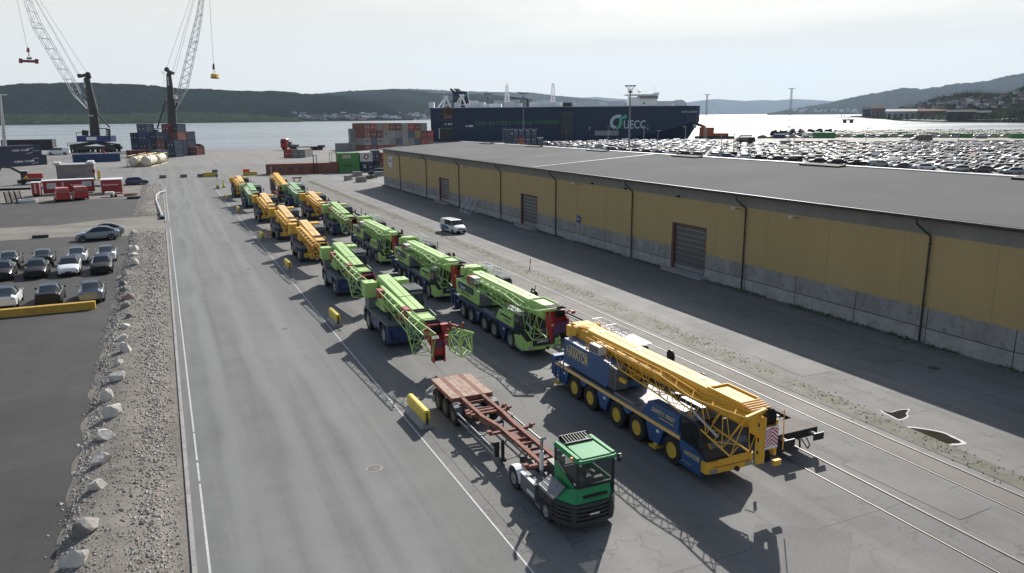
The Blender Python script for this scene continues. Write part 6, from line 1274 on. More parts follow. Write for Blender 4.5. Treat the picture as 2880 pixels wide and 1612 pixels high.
# ---------------- car carrier ----------------
S0=Vector((179.8,514.0)); SU=Vector((338.9-179.8,433.6-514.0)); SL=SU.length; SU.normalize(); SN=Vector((-SU.y,SU.x))   # SN points away from the camera
def S(v,x,y,t=0): # pixel -> (s, z) on the ship's side plane moved t metres inboard
    X,Y,u=ray(*P(v,x,y)); a=S0+SN*t; k=a.dot(SN)/(X*SN.x+Y*SN.y); q=Vector((X*k,Y*k)); return (q-a).dot(SU),HC+u*k
SH=thing('car_carrier','long navy blue car carrier ship moored at the quay with green slogan on its side','ship',(S0.x,S0.y,0),math.atan2(SU.y,SU.x))
mh=mat('hull_navy',(.004,.0175,.058),.6,var=.12,scale=.03,stretch=(1,1,.3)); mg=mat('ship_grey',(.62,.65,.68),.5); mw=mat('ship_white',(.82,.83,.82),.45); ml=mat('ship_logo_grey',(.42,.5,.58),.5); mgr=mat('ship_logo_green',(.07,.42,.22),.5); mdg=mat('ship_text_green',(.03,.2,.06),.6); hb=mat('ramp_blue',(.05,.075,.11),.5)  # ramps and their ribs get a paler blue than the hull
e1=S('A5',2465,445)[0]; ZT=22.8; Bm=28.
st=[(-7,0,3,9),(0,0,0,0),(60,0,0,0),(120,0,0,0),(135,0,1.,2),(150,0,3.5,5),(162,.6,6.5,8),(170,2,9.5,10.5),(e1-3,5,12.5,12),(e1,9,13.9,12.2)]
zt0=lambda s:ZT
R=[]
for s,ti,tl,zk in st:
    zk=zk if s>120 else (9 if s<0 else .5); zk=max(zk,.4)
    low=tl; s2=min(s,e1-9)+(s-min(s,e1-9))*.05 if s>150 else s
    R.append([(s,ti,zt0(s)),(s,ti,zk+.01),(s2,low,-3),(s2,Bm-low,-3),(s,Bm-ti,zk+.01),(s,Bm-ti,zt0(s))])
MB().rings(R,mh).build('hull',SH)
MB().bb(-6.,e1-12,.3,Bm-.3,ZT,ZT+.35,mg).build('deck',SH)
MB().bb(-7.3,-6.9,3.5,12,4,ZT-1,hb).build('stern_ramp',SH)
def blk(v,x0,y0,x1,y1,t,dep,m,name='deck_house'):
    a,z1=S(v,x0,y0,t);b,_=S(v,x1,y0,t); _,z0=S(v,x0,y1,t); return MB().bb(a,b,t,t+dep,max(z0,ZT+.3) if z0>15 else z0,z1,m).build(name,SH)
# stern opening and ramp
blk('A4',1215,830,1410,995,-.15,.1,M['black'],'cargo_door'); blk('A4',1222,826,1405,836,-.25,.1,mdg,'door_light'); blk('A4',1205,830,1216,980,-.4,.3,mg,'door_frame')
for i,(x0,y0,x1,y1,m_) in enumerate(((1290,612,1400,622,M['dred']),(1290,645,1400,652,mat('faded_tan',(.15,.1,.05),.6)),(1280,688,1400,695,MC['faded_tan']),(1300,720,1380,726,MC['faded_tan']))): blk('A4',x0,y0,x1,y1,-.12,.06,m_,'notice_lettering')
a,z=S('A4',1255,668); MB().lathe([(2.2,-.1),(2.4,-.1),(2.4,-.2),(2.2,-.2)],(a,0,z),'y',MC['faded_tan'],20,caps=False).build('round_emblem',SH)
for x0,x1,y0,y1 in ((1468,1490,765,812),(1575,1595,765,812),(1605,1700,765,780)): blk('A4',x0,y0,x1,y1,-.1,.08,M['black'],'hull_opening')
for x0,x1,y0,y1 in ((1290,1315,762,778),(1340,1360,758,782),(1375,1395,757,778),(1598,1620,785,810),(1640,1700,783,810)): blk('A4',x0,y0,x1,y1,-.14,.05,mg,'fender')
# side ramp tower
blk('A5',622,415,738,535,-.6,.7,mat('ramp_dark',(.03,.045,.05),.6),'ramp_head')
a0,zt_=S('A5',600,535);a1,_=S('A5',760,535);_,zb=S('A5',600,880)
q=MB().bb(a0,a1,-.3,-.02,zb,zt_,M['dark'])
for i in range(9): x=a0+(a1-a0)*(i+.5)/9; q.bb(x-.15,x+.15,-.6,-.3,zb+3,zt_,hb)
for zz in (zb,zb+3,zt_-1): q.bb(a0,a1,-.7,-.3,zz,zz+.4,hb)
q.build('side_ramp',SH)
q=MB(); a,z1=S('A5',1045,790); b,z0=S('A5',1358,845); q.bb(a,b,-.8,-.05,z0,z1,mat('worn_panel',(.16,.19,.19),.7,var=.3)); 
for i in range(16): x=a+(b-a)*i/16; q.bb(x,x+.15,-.9,-.8,z0-.3,z1+.3,mg)
q.build('platform',SH)
# lettering
def sl(s_,v,x0,x1,yc,h,m,nm='lettering'):
    a,z=S(v,x0,yc);b,_=S(v,x1,yc); z1=S(v,x0,yc-h/2)[1];z0=S(v,x0,yc+h/2)[1]
    text(s_,3,m,nm,SH,((a+b)/2,-.15,z),(1,0,0),(0,0,1),.03,width=b-a,height=z1-z0)
sl('LNG BATTERY HYBRID',v:='A4',1745,2565,758,58,mdg); sl('POWERED','A5',262,575,677,50,mdg)
sl('UECC','A5',1425,1712,705,112,ml); sl('AUTO ACHIEVE','A5',2185,2388,538,26,ml)
for x in (975,1742): sl('T','A5',x-12,x+12,765,30,ml)
sl('WS','A5',962,988,741,12,ml); sl('WS','A5',1730,1756,718,12,ml)
# logo: pale C ring and green arrow
def logo(pts,m,name,t=-.2):
    P2=[S('A5',x,y) for x,y in pts]; MB().add([(s,t,z) for s,z in P2],[tuple(range(len(P2)))],m).build(name,SH)
def ribbon(out,inn,m,name,t):
    n=len(out); vs=[(s,t,z) for s,z in (S('A5',*p) for p in out+inn[::-1])]; fs=[(i,i+1,2*n-2-i,2*n-1-i) for i in range(n-1)]; MB().add(vs,fs,m).build(name,SH)
ribbon([(1395,575),(1330,576),(1280,598),(1248,645),(1242,700),(1262,745),(1300,768)],[(1378,618),(1340,618),(1305,632),(1282,665),(1282,700),(1298,722),(1335,724)],ml,'logo_ring',-.18)
ribbon([(1437,628),(1400,632),(1402,690),(1385,740),(1340,772),(1312,765)],[(1430,590),(1388,605),(1368,632),(1366,685),(1352,722),(1322,757)][:6],mgr,'logo_arrow',-.24)
logo([(1438,560),(1470,598),(1440,637)],mgr,'logo_arrow',-.25); logo([(1432,590),(1455,592),(1455,625),(1437,628)],mgr,'logo_arrow',-.26)
# superstructure blocks
for v,x0,y0,x1,y1,t,d,m_ in (('A4',1055,450,1130,545,2,6,mg),('A4',1425,455,1510,545,3,6,mg),('A4',1610,470,1690,535,4,8,mg),('A4',1695,470,1778,535,4,8,mg),('A4',1783,450,1868,535,3,9,mg),('A4',2145,450,2262,532,3,9,mg),('A4',2262,465,2335,528,3,8,mg),('A4',2340,465,2410,528,3,8,mg),('A5',302,420,435,475,3,8,mg),('A5',515,420,572,478,3,8,mg),('A5',780,398,1110,467,2,8,mg),('A5',1115,405,1240,462,6,10,mw),('A5',1240,392,1435,460,2,8,mg),('A5',1870,395,2115,440,3,8,mg),('A5',180,412,620,480,8,12,mw),('A4',1870,475,2110,532,8,10,mw)): blk(v,x0,y0,x1,y1,t,d,m_)
q=MB(); a,z1=S('A5',2120,380,3); b,z0=S('A5',2258,443,3); q.prism([(a,ZT),(b,ZT),(b,z0+1.2),(a+(b-a)*.6,z1),(a,z1)],3,12,'y',mg).build('deck_house',SH)
# railings on deck
q=MB()
for v,x0,x1,y in (('A4',1650,1780,432),('A4',2005,2370,432),('A5',215,460,392)):
    a,z=S(v,x0,y,10);b,_=S(v,x1,y,10); q.beam((a,10,z),(b,10,z),.15,.15,mw).beam((a,10,z-1),(b,10,z-1),.15,.15,mw)
    for i in range(13): x=a+(b-a)*i/12; q.beam((x,10,z-6),(x,10,z),.2,.2,mw)
q.build('railing',SH)
# funnel
a,z1=S('A4',1385,295,12);b,_=S('A4',1610,300,12);c,z0=S('A4',1645,465,12);d0,_=S('A4',1405,500,12)
fn=MB().prism([(d0,ZT),(c,ZT),(c,z0),(b,z1-.3),(a,z1),(d0+.5,z0+8)],12,20,'y',mh).build('funnel',SH)
MB().bb(d0+1,d0+7,11.8,12,z0+2,z1-3,mat('funnel_grille',(.06,.06,.05),.7)).build('grille',fn)
for x in (1425,1475,1500,1530): s_,z=S('A4',x,285,15); MB().tube((s_,15,z-3),(s_-.6,15,z),.9 if x==1425 else .5,M['dark'],8).tube((s_-.6,15,z),(s_-2.4,15,z+1.5),.9 if x==1425 else .5,M['dark'],8).build('exhaust',fn)
P2=[S('A4',x,y,12) for x,y in ((1555,400),(1552,370),(1560,345),(1580,345),(1580,332),(1608,350),(1585,375),(1583,362),(1572,370),(1578,385),(1572,410),(1560,415))]; MB().add([(s,11.7,z) for s,z in P2],[tuple(range(len(P2)))],mat('funnel_green',(.08,.4,.26),.5)).build('emblem',fn)
# ramp A-frames
for xa,xb,xt in ((1265,1385,1308),(1505,1610,1535)):
    q=MB(); yb=540
    for x in (xa,xb): s_,z=S('A4',x,yb,2); st_,zt2=S('A4',xt,370 if xa<1400 else 350,2); q.beam((s_,2,z),(st_,2,zt2),1.,1.,mw)
    s2,z2=S('A4',xa-80,yb,8); q.beam((s2,8,z2),(st_,2.5,zt2),.8,.8,mg).beam((st_-1.5,2,zt2),(st_+1.5,2,zt2),1.6,1.2,mw).beam((s_-6,2,ZT+2),(s_,2,ZT+2),.5,.5,mw); q.build('ramp_gantry',SH)
# masts
def mast(v,x,yb,yt,w,n_,lat=True,t=12):
    s_,zb_=S(v,x,yb,t); _,zt2=S(v,x,yt,t); q=MB(); q.truss([(s_-w,t-w,zb_),(s_+w,t-w,zb_),(s_+w,t+w,zb_),(s_-w,t+w,zb_)],[(s_-w*.4,t-w*.4,zt2),(s_+w*.4,t-w*.4,zt2),(s_+w*.4,t+w*.4,zt2),(s_-w*.4,t+w*.4,zt2)],n_,.22,mw,.15)
    for k in (.45,.62,.8,.92): z=zb_+(zt2-zb_)*k; q.beam((s_-2.2*(1.1-k)-.8,t,z),(s_+2.2*(1.1-k)+.8,t,z),.2,.25,mw)
    q.build('mast',SH)
mast('A4',2195,450,215,1.6,7); s_,z=S('A4',2195,215,12); _,z2=S('A4',2192,175,12); MB().tube((s_,12,z),(s_,12,z2),.35,mw,6).build('mast_top',SH)
mast('A5',493,410,165,1.5,7)
# bridge
br=blk('A5',1500,345,1870,450,4,12,mw,'bridge'); blk('A5',1460,305,1890,325,2,18,mw,'bridge_roof'); blk('A5',1640,328,1880,362,3,16,M['dark'],'bridge_windows')
q=MB()
for x in range(1640,1890,24): a,z1=S('A5',x,325,2.8); _,z0=S('A5',x,365,2.8); q.beam((a,2.8,z1),(a-.8,2.8,z0),.35,.3,mw)
for x in (1480,1500): a,z1=S('A5',x,325,2.8); b,z0=S('A5',x+15,430,2.8); q.beam((a,2.8,z1),(b,2.8,z0),.5,.5,mw)
q.build('bridge_mullion',SH)
for x,yt in ((1545,270),(1590,235),(1630,262),(1690,245),(1718,262),(1822,180),(1860,270),(1880,262)):
    a,z0=S('A5',x,308,8); _,z1=S('A5',x,yt,8); MB().tube((a,8,z0),(a,8,z1),.14,mw,5).build('antenna',SH)
a,z=S('A5',1630,272,8); MB().lathe([(.1,-1.4),(1,-1),(1.4,0),(1,1),(.1,1.4)],(a,8,z),'z',mw,10).build('radome',SH)
blk('A5',1825,285,1895,300,3,12,mw,'bridge_wing'); blk('A5',1735,375,1850,440,3.5,2,mw,'bridge'); blk('A5',1680,412,1700,432,3,.6,M['dark'],'window')
s_,z=S('A4',2490,470,5); MB().tube((s_,6,ZT),(s_,6,z+3),.8,M['dark'],8).beam((s_,6,z+3),(s_-12,6,z+4),.7,.7,M['dark']).build('deck_crane',SH)
MB().tube((e1-8,5.5,14),(e1-3,7,8),1.2,mat('bow_pale',(.4,.4,.42),.35),6).build('bow_painted_highlight',SH)  # pale tube stands in for the highlight on the bow
for x0,y0,x1,y1 in ((1880,890,2230,740),(2140,890,2330,760)):
    a=G('A5',x0,y0); s_,z=S('A5',x1,y1); q_=SH.location; p=S0+SU*s_
    tag(MB().tube((0,0,.3),(p.x-a[0],p.y-a[1],z),.12,M['deck'],4).build('mooring_line',loc=(a[0],a[1],0)),'%s mooring line running from the quay to the bow of the navy ship'%('longer left' if x0<2000 else 'shorter right'),'mooring line')
# ---------------- hills ----------------
def forest(name,c1,c2,c3,sc=.01):
    m=bpy.data.materials.new(name); m.use_nodes=True; nt=m.node_tree; L=nt.links; b=nt.nodes['Principled BSDF']; b.inputs['Roughness'].default_value=.95; b.inputs['Specular IOR Level'].default_value=0
    ge=nn(nt,'ShaderNodeNewGeometry')
    n1=nn(nt,'ShaderNodeTexNoise'); n1.inputs['Scale'].default_value=sc; n1.inputs['Detail'].default_value=8; n1.inputs['Roughness'].default_value=.7; L.new(ge.outputs['Position'],n1.inputs[0])
    cr=nn(nt,'ShaderNodeValToRGB'); e=cr.color_ramp.elements; e[0].position=.38; e[0].color=c1+(1,); e[1].position=.6; e[1].color=c2+(1,); x=cr.color_ramp.elements.new(.72); x.color=c3+(1,); L.new(n1.outputs[0],cr.inputs[0]); L.new(cr.outputs[0],b.inputs[0]); return m
def hill(name,prof,r0,r1,m,rows=46,step=2.4,rough=9.,pw=.75,seed=0,v='D',field=None,back=True):
    """terrain whose skyline passes the measured points; foot at distance r0, crest at r1"""
    xs_=[]; x=prof[0][0]
    while x<prof[-1][0]: xs_.append(x); x+=step
    xs_.append(prof[-1][0]); vs=[];fs=[];n=len(xs_)
    for x in xs_:
        for (xa,ya),(xb,yb) in zip(prof,prof[1:]):
            if xa<=x<=xb: y=ya+(yb-ya)*(x-xa)/(xb-xa)
        ra=r0(x) if callable(r0) else r0; rb=r1(x) if callable(r1) else r1
        top=RHO(v,x,y,rb); X,Y=top.x/rb,top.y/rb
        for j in range(rows+1):
            t=j/rows; r=ra+(rb-ra)*t; z=top.z*(t**pw)*(1+.38*math.sin(PI*t)*mnoise.noise(Vector((X*r*.0012,Y*r*.0012,seed))))+top.z*.12*math.sin(PI*t)*mnoise.noise(Vector((X*r*.004,Y*r*.004,seed)))
            z+=(mnoise.noise(Vector((X*r*.02,Y*r*.02,seed)))*rough*.8+rs.uniform(-.5,.5)*rough*.55)*min(1,t*8+.15)*(1. if j==rows else 1)
            vs.append((X*r,Y*r,max(z,-3) if j else -3))
        if back: vs.append((X*(rb*1.12),Y*(rb*1.12),-5))
    k=rows+1+(1 if back else 0)
    for i in range(n-1):
        for j in range(k-1): fs.append((i*k+j,(i+1)*k+j,(i+1)*k+j+1,i*k+j+1))
    o=MB().add(vs,fs,m).build(name); o['kind']='structure'; return o
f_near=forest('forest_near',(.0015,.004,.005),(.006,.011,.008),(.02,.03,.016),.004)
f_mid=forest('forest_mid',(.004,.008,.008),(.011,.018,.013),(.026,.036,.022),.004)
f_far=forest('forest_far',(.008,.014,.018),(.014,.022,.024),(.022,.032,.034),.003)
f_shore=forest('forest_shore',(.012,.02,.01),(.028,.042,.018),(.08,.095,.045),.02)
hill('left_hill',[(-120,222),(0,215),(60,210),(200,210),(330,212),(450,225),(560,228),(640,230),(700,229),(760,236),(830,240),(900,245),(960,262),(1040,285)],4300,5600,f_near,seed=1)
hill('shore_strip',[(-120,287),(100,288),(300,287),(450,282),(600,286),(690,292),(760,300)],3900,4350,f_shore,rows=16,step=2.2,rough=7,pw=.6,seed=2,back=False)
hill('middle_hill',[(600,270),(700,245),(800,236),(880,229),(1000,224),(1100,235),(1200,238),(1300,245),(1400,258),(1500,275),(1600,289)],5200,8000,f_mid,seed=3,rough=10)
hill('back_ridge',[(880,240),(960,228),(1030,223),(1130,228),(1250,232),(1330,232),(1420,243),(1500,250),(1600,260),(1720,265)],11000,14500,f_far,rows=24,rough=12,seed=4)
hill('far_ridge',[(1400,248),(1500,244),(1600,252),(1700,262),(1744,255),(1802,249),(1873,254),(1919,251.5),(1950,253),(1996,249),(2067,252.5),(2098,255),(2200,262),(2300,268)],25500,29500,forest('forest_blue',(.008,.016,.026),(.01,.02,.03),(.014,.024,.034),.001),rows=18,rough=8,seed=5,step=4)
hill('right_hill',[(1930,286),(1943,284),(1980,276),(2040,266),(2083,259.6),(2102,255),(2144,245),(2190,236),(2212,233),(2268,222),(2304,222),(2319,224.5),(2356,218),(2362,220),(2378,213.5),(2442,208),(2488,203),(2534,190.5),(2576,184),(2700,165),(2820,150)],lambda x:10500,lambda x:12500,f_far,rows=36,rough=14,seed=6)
# ---------------- right peninsula ----------------
def r_pen(x): # distance of the near shore
    y=np.interp(x,[2130,2160,2230,2260,2340,2400,2800],[294.5,295.5,300,303.5,305.5,307.5,309.5]); X,Y=G('D',x,float(y),-1.5); return math.hypot(X,Y)
pen=hill('peninsula',[(2140,292),(2200,290),(2250,280),(2297,261),(2341,250),(2378,242),(2424,233),(2479,233),(2525,237),(2545,230),(2576,216),(2700,190),(2820,170)],r_pen,lambda x:r_pen(x)*1.1+700,forest('forest_town',(.01,.016,.008),(.022,.032,.014),(.05,.058,.03),.02),rows=60,step=1.5,rough=1.2,pw=3.,seed=7)
def pen_pt(x,t): # point on the peninsula surface from azimuth pixel x and depth fraction
    prof=[(2140,292),(2200,290),(2250,280),(2297,261),(2341,250),(2378,242),(2424,233),(2479,233),(2525,237),(2545,230),(2576,216),(2700,190),(2820,170)]
    y=float(np.interp(x,[p[0] for p in prof],[p[1] for p in prof])); ra=r_pen(x); rb=ra*1.1+700; top=RHO('D',x,y,rb); r=ra+(rb-ra)*t
    return Vector((top.x/rb*r,top.y/rb*r,top.z*t**3.))
# leaf-cluster trees
lm_=[mat('leaf_%d'%i,c,.8,var=.35,scale=.3) for i,c in enumerate(((.02,.035,.015),(.035,.055,.02),(.07,.09,.025),(.028,.04,.025)))]
bark=mat('bark',(.06,.045,.035),.9)
def crown(mb,c,r,h,m,n,rr):
    for _ in range(n):
        d=Vector((rr.gauss(0,1),rr.gauss(0,1),rr.gauss(0,1))).normalized()*rr.uniform(.5,1.)**.5; p=Vector(c)+Vector((d.x*r,d.y*r,d.z*h)); s=r*rr.uniform(.16,.34)
        a,b,e=[Vector((rr.uniform(-1,1),rr.uniform(-1,1),rr.uniform(-1,1))).normalized()*s for _ in range(3)]
        mb.add([p+a,p+b,p+e],[(0,1,2)],m)
TM={}
def tree(label,p,h,kind,group=None,name='tree'):
    if kind not in TM:
        rr=random.Random(kind); t=MB(); t.tube((0,0,0),(0,0,.5),.035,bark,6,.015)
        for k in range(3): a=k*2.1; t.tube((0,0,.3),(.15*math.cos(a),.15*math.sin(a),.55),.012,bark,4)
        c=MB()
        if kind==1: # spruce
            for k in range(6): crown(c,(0,0,.25+.12*k),.24*(1-k*.15),.09,lm_[0],60,rr)
        else:
            for k in range(5): crown(c,(rr.uniform(-.15,.15),rr.uniform(-.15,.15),.6+rr.uniform(-.15,.2)),.24,.2,lm_[kind],70,rr)
        a=t.build('trunk'); b=c.build('crown'); TM[kind]=(a.data,b.data); bpy.data.objects.remove(a); bpy.data.objects.remove(b)
    T=thing(name,label,'tree',p,rs.uniform(0,6),group); T.scale=(h,h,h)
    for nm_,d in zip(('trunk','crown'),TM[kind]): o=bpy.data.objects.new(nm_,d); COL.objects.link(o); o.parent=T
    return T
# wood masses on the peninsula: one object
rr=random.Random(9); wd=MB()
for _ in range(3000):
    x=rr.uniform(2170,2640); t=rr.random()
    if mnoise.noise(Vector((x*.02,t*3,1)))<-.12 and t<.8: continue
    if x<2490 and t<.62 and x>2228 and (t>.12 or rr.random()<.8): continue
    p=pen_pt(x,t); h=rr.uniform(7,15)
    k=rr.choice((0,0,1,3)) if t>.6 else rr.choice((0,1,1,2,3))
    if t>.55: 
        for q in range(4): crown(wd,(p.x,p.y,p.z+h*(.3+.2*q)),h*.3*(1-q*.22),h*.12,lm_[0],7,rr)
    else: crown(wd,(p.x,p.y,p.z+h*.6),h*.42,h*.4,lm_[k],26,rr)
for _ in range(900): # row of tall spruces on the crest in front of the far hill
    x=rr.uniform(2300,2545); y=np.interp(x,[2300,2341,2378,2424,2479,2545],[262,250,241,232,231,238]); r=r_pen(x)*1.08+600+rr.uniform(-40,40); p=RHO('D',x,float(y)+rr.uniform(0,8),r); h=rr.uniform(14,22)
    for q in range(4): crown(wd,(p.x,p.y,p.z-h*.5+h*(.15+.2*q)),h*.24*(1-q*.2),h*.14,lm_[0],6,rr)
tag(wd.build('peninsula_wood'),'dark wood and gardens covering the slope of the peninsula on the right','wood',kind='stuff')
for i,(x,y,h,k,l) in enumerate(((2185,297,13,0,'dark round tree at the left end of the peninsula sheds'),(2205,299,13,0,'dark tree in front of the pale shed on the peninsula'),(2172,297,10,2,'small olive tree at the tip of the peninsula'),(2258,303,10,2,'yellow green bush-like tree at the water in front of the long shed'),(2281,306,10,2,'second yellow green tree at the water, right of the first'),(2455,306,16,2,'yellow green tree left of the pair beside the dark open halls'),(2481,306,16,2,'yellow green tree in the middle near the jetty'),(2498,306,20,2,'taller yellow green tree by the quay wall'),(2515,306,15,2,'yellow green tree left of the flat hut'),(2552,306,26,0,'large dark tree at the right edge above the quay'),(2570,306,32,1,'dark spruce at the right edge of the photo'),(2488,292,24,0,'dark tree standing between houses on the slope'),(2440,284,20,3,'grey green tree among the houses above the halls'))):
    a_=G('D',x,max(y,300),0); q=RHO('D',x,y,math.hypot(*a_)+(180 if y<295 else 0)); tree(l,(q.x,q.y,max(0,q.z)),h,k)
for x,l in ((2116,'small dark tree on the spit left of the peninsula'),(2124,'small shrub on the spit left of the peninsula')): p=RHO('D',x,297,r_pen(2150)); tree(l,(p.x,p.y,0),14 if x<2120 else 9,1 if x<2120 else 0)
p=RHO('D',2142,296,r_pen(2150)); structure(MB().bb(-60,60,-12,12,-3,.6,m_quay).build('spit',loc=(p.x,p.y,0))).rotation_euler.z=-PI/4
# houses
HM={}
def house(label,p,s,wc,rc,rz,group,name='house',L_=1.4):
    key=(wc,rc,L_)
    if key not in HM:
        w=mat('house_%s'%wc,{'white':(.5,.5,.48),'grey':(.25,.27,.28),'red':(.25,.06,.04),'yellow':(.4,.3,.13),'dark':(.07,.07,.075),'brown':(.15,.09,.06)}[wc],.7); r=mat('houseroof_%s'%rc,{'dark':(.06,.06,.065),'red':(.18,.06,.04),'grey':(.22,.23,.25),'bright':(.5,.52,.53)}[rc],.5)
        m=MB().prism([(-.5,0),(.5,0),(.5,.7),(0,1.1),(-.5,.7)],-L_/2,L_/2,'x',w)
        m.hexa([(-L_/2-.08,-.58,.63),(L_/2+.08,-.58,.63),(L_/2+.08,0,1.1),(-L_/2-.08,0,1.1),(-L_/2-.08,-.58,.7),(L_/2+.08,-.58,.7),(L_/2+.08,0,1.18),(-L_/2-.08,0,1.18)],r).hexa([(-L_/2-.08,0,1.1),(L_/2+.08,0,1.1),(L_/2+.08,.58,.63),(-L_/2-.08,.58,.63),(-L_/2-.08,0,1.18),(L_/2+.08,0,1.18),(L_/2+.08,.58,.7),(-L_/2-.08,.58,.7)],r)
        for k in (-.3,0,.3): m.bb(k*L_-.07,k*L_+.07,-.51,-.5,.3,.55,GL)
        o=m.build('house'); HM[key]=o.data; bpy.data.objects.remove(o)
    o=bpy.data.objects.new(name,HM[key]); COL.objects.link(o); o.location=p; o.scale=(s,s,s); o.rotation_euler.z=rz; return tag(o,label,'house',group)
rr=random.Random(21); hg='small houses on the wooded slope of the peninsula'
for i in range(90):
    x=rr.uniform(2262,2590); t=rr.uniform(.66,.93); p=pen_pt(x,t); p.z+=5
    house('small house among trees on the peninsula slope on the right',p,rr.uniform(6.5,9.5),rr.choice(('white','white','white','grey','grey','yellow','brown')),rr.choice(('dark','grey','bright','red')),-.7+rr.uniform(-.5,.5),hg)
hg2='small houses of the town on the far shore'
for i in range(150):
    x=740+345*rr.random()**.8; y=rr.triangular(284,300,297.5); yt_=float(np.interp(x,[700,760,830,900,960,1040],[229,236,240,245,262,285])); tz=max(30,RHO('D',x,yt_,5600).z); z_=RHO('D',x,y,4330).z; q=RHO('D',x,y,4300+1300*(max(z_,1)/tz)**1.333-12)
    house('small house of the town on the far shore',(q.x,q.y,max(q.z-6,-1)),rr.uniform(9,15),rr.choice(('white','white','white','grey','yellow','red','dark')),rr.choice(('dark','grey','bright','red')),-.4+rr.uniform(-.4,.4),hg2,L_=rr.choice((1.4,2.6)))
for i in range(26):
    x=rr.uniform(1990,2160); y=rr.uniform(277,284); q=RHO('D',x,y,10300+(284-y)*50); house('tiny house at the foot of the blue hill across the bay',(q.x,q.y,q.z),rr.uniform(16,26),'white',rr.choice(('grey','bright')),-.7,'tiny houses at the foot of the blue hill')
# sheds on the peninsula
def wshed(label,x0,x1,yb,yt,r,wc,rc,dep=40):
    a=RHO('D',x0,yb,r);b=RHO('D',x1,yb,r); _=RHO('D',(x0+x1)/2,yt,r); H=_.z-min(a.z,0); z=0; L_=(Vector((b.x-a.x,b.y-a.y))).length
    T=thing('boat_shed',label,'shed',(a.x,a.y,0),math.atan2(b.y-a.y,b.x-a.x))
    MB().bb(0,L_,0,dep,0,H*.72,mat('shed_'+wc,{'pale':(.35,.36,.36),'dark':(.04,.04,.045),'brown':(.14,.08,.06)}[wc],.7)).build('wall',T)
    MB().hexa([(-3,-2,H*.7),(L_+3,-2,H*.7),(L_+3,dep,H*.95),(-3,dep,H*.95),(-3,-2,H*.78),(L_+3,-2,H*.78),(L_+3,dep,H),(-3,dep,H)],mat('shedroof_'+rc,{'pale':(.45,.45,.42),'red':(.17,.1,.085),'dark':(.04,.04,.045)}[rc],.95,spec=.05)).build('roof',T)
    o=MB(); n=max(3,int(L_/14))
    for i in range(n): o.bb(L_*(i+.2)/n,L_*(i+.8)/n,-.3,0,0,H*.5,mat('opening',(.02,.02,.022),.8))
    o.build('openings',T); return T
def rg_(x,y): a=G('D',x,y,0); return math.hypot(*a)
wshed('long pale boat shed with light roof, left part of the pair on the peninsula',2229,2303,299,274.5,rg_(2266,299),'pale','pale'); wshed('second boat shed with pinkish roof right of the pale one',2309,2380,300,274.5,rg_(2340,299),'brown','red'); wshed('dark open steel halls at the water right of the boat sheds',2381,2450,304,276.5,rg_(2410,303),'dark','dark'); wshed('low dark hall continuing the steel halls to the right',2450,2487,304,280,rg_(2460,302),'dark','dark'); wshed('red roofed gabled hall behind the trees at the tip of the peninsula',2192,2224,290,265.5,rg_(2200,297),'brown','red',20); wshed('dark gabled hut at the tip of the peninsula',2169,2191,292,269,rg_(2180,296.5),'dark','dark',20); wshed('flat pale hut by the quay wall at the far right',2522,2552,307,300,rg_(2530,305),'pale','pale',10)
T=thing('jetty','long dark jetty along the peninsula shore','jetty',tuple(RHO('D',2290,309,r_pen(2300)-30))[:2]+(0,)); o=T.location.copy()
for a,b in ((2290,2380),(2385,2720)):
    p=RHO('D',a,309,r_pen(2300)-25);q=RHO('D',b,309.5,r_pen(2500)-25); MB().beam((p.x-o.x,p.y-o.y,1.),(q.x-o.x,q.y-o.y,1.),8,1.6,M['dark']).build('deck',T)
for i in range(34): 
    x=rr.uniform(2275,2380); p=RHO('D',x,307,r_pen(x)-8); t=tag(MB().prism([(-.5,-.12),(.35,-.16),(.6,0),(.35,.16),(-.5,.12)],0,.16,'z',M['white']).bb(-.2,.15,-.08,.08,.16,.26,M['white']).tube((0,0,.1),(0,0,1.3),.01,M['steel'],3).build('moored_boat',loc=(p.x,p.y,0)),'small white boat moored at the jetty before the sheds','boat',group='small white boats moored at the jetty'); t.scale=(9,9,9); t.rotation_euler.z=rr.uniform(0,3)
p=G('D',2133,309.5,-2); T=thing('raft','dark floating platform out in the bright water','raft',(p[0],p[1],-2),-.7); MB().bb(-9,-3,-3,3,0,5,M['dark']).bb(3,9,-3,3,0,5,M['dark']).bb(-11,11,-3.5,3.5,5,7,M['dark']).tube((0,0,7),(0,0,12),.4,M['dark'],5).build('deck',T)
# ---------------- parked cars beyond the warehouse ----------------
CM={}
def far_car(kind,pn):
    if (kind,pn) not in CM:
        b,_=car_body(kind,P_[pn],None,True); wheels_simple(b,kind,low=True); L_=KINDS[kind][0]
        b.bb(-.8,-.4,L_*.99,L_+.01,.75,.9,mtail).bb(.4,.8,L_*.99,L_+.01,.75,.9,mtail); b.v=[(x,y-L_/2,z) for x,y,z in b.v]; CM[(kind,pn)]=b
    return CM[(kind,pn)]
def inpoly(x,y,poly):
    c=False
    for (x1,y1),(x2,y2) in zip(poly,poly[1:]+poly[:1]):
        if (y1>y)!=(y2>y) and x<(x2-x1)*(y-y1)/(y2-y1)+x1: c=not c
    return c
fld=[(196,333),(206,314),(232,332),(258,333),(290,331),(318,316),(345,309),(366,301),(412,256),(470,190),(330,90),(225,100),(208,160),(206,214)]
fld1=[(203,350),(225,342),(258,340),(292,340),(306,364),(303,402),(262,420),(204,412)]
rr=random.Random(4); cars=[]
ax=Vector((math.cos(-.72),math.sin(-.72))); dp=Vector((-ax.y,ax.x))
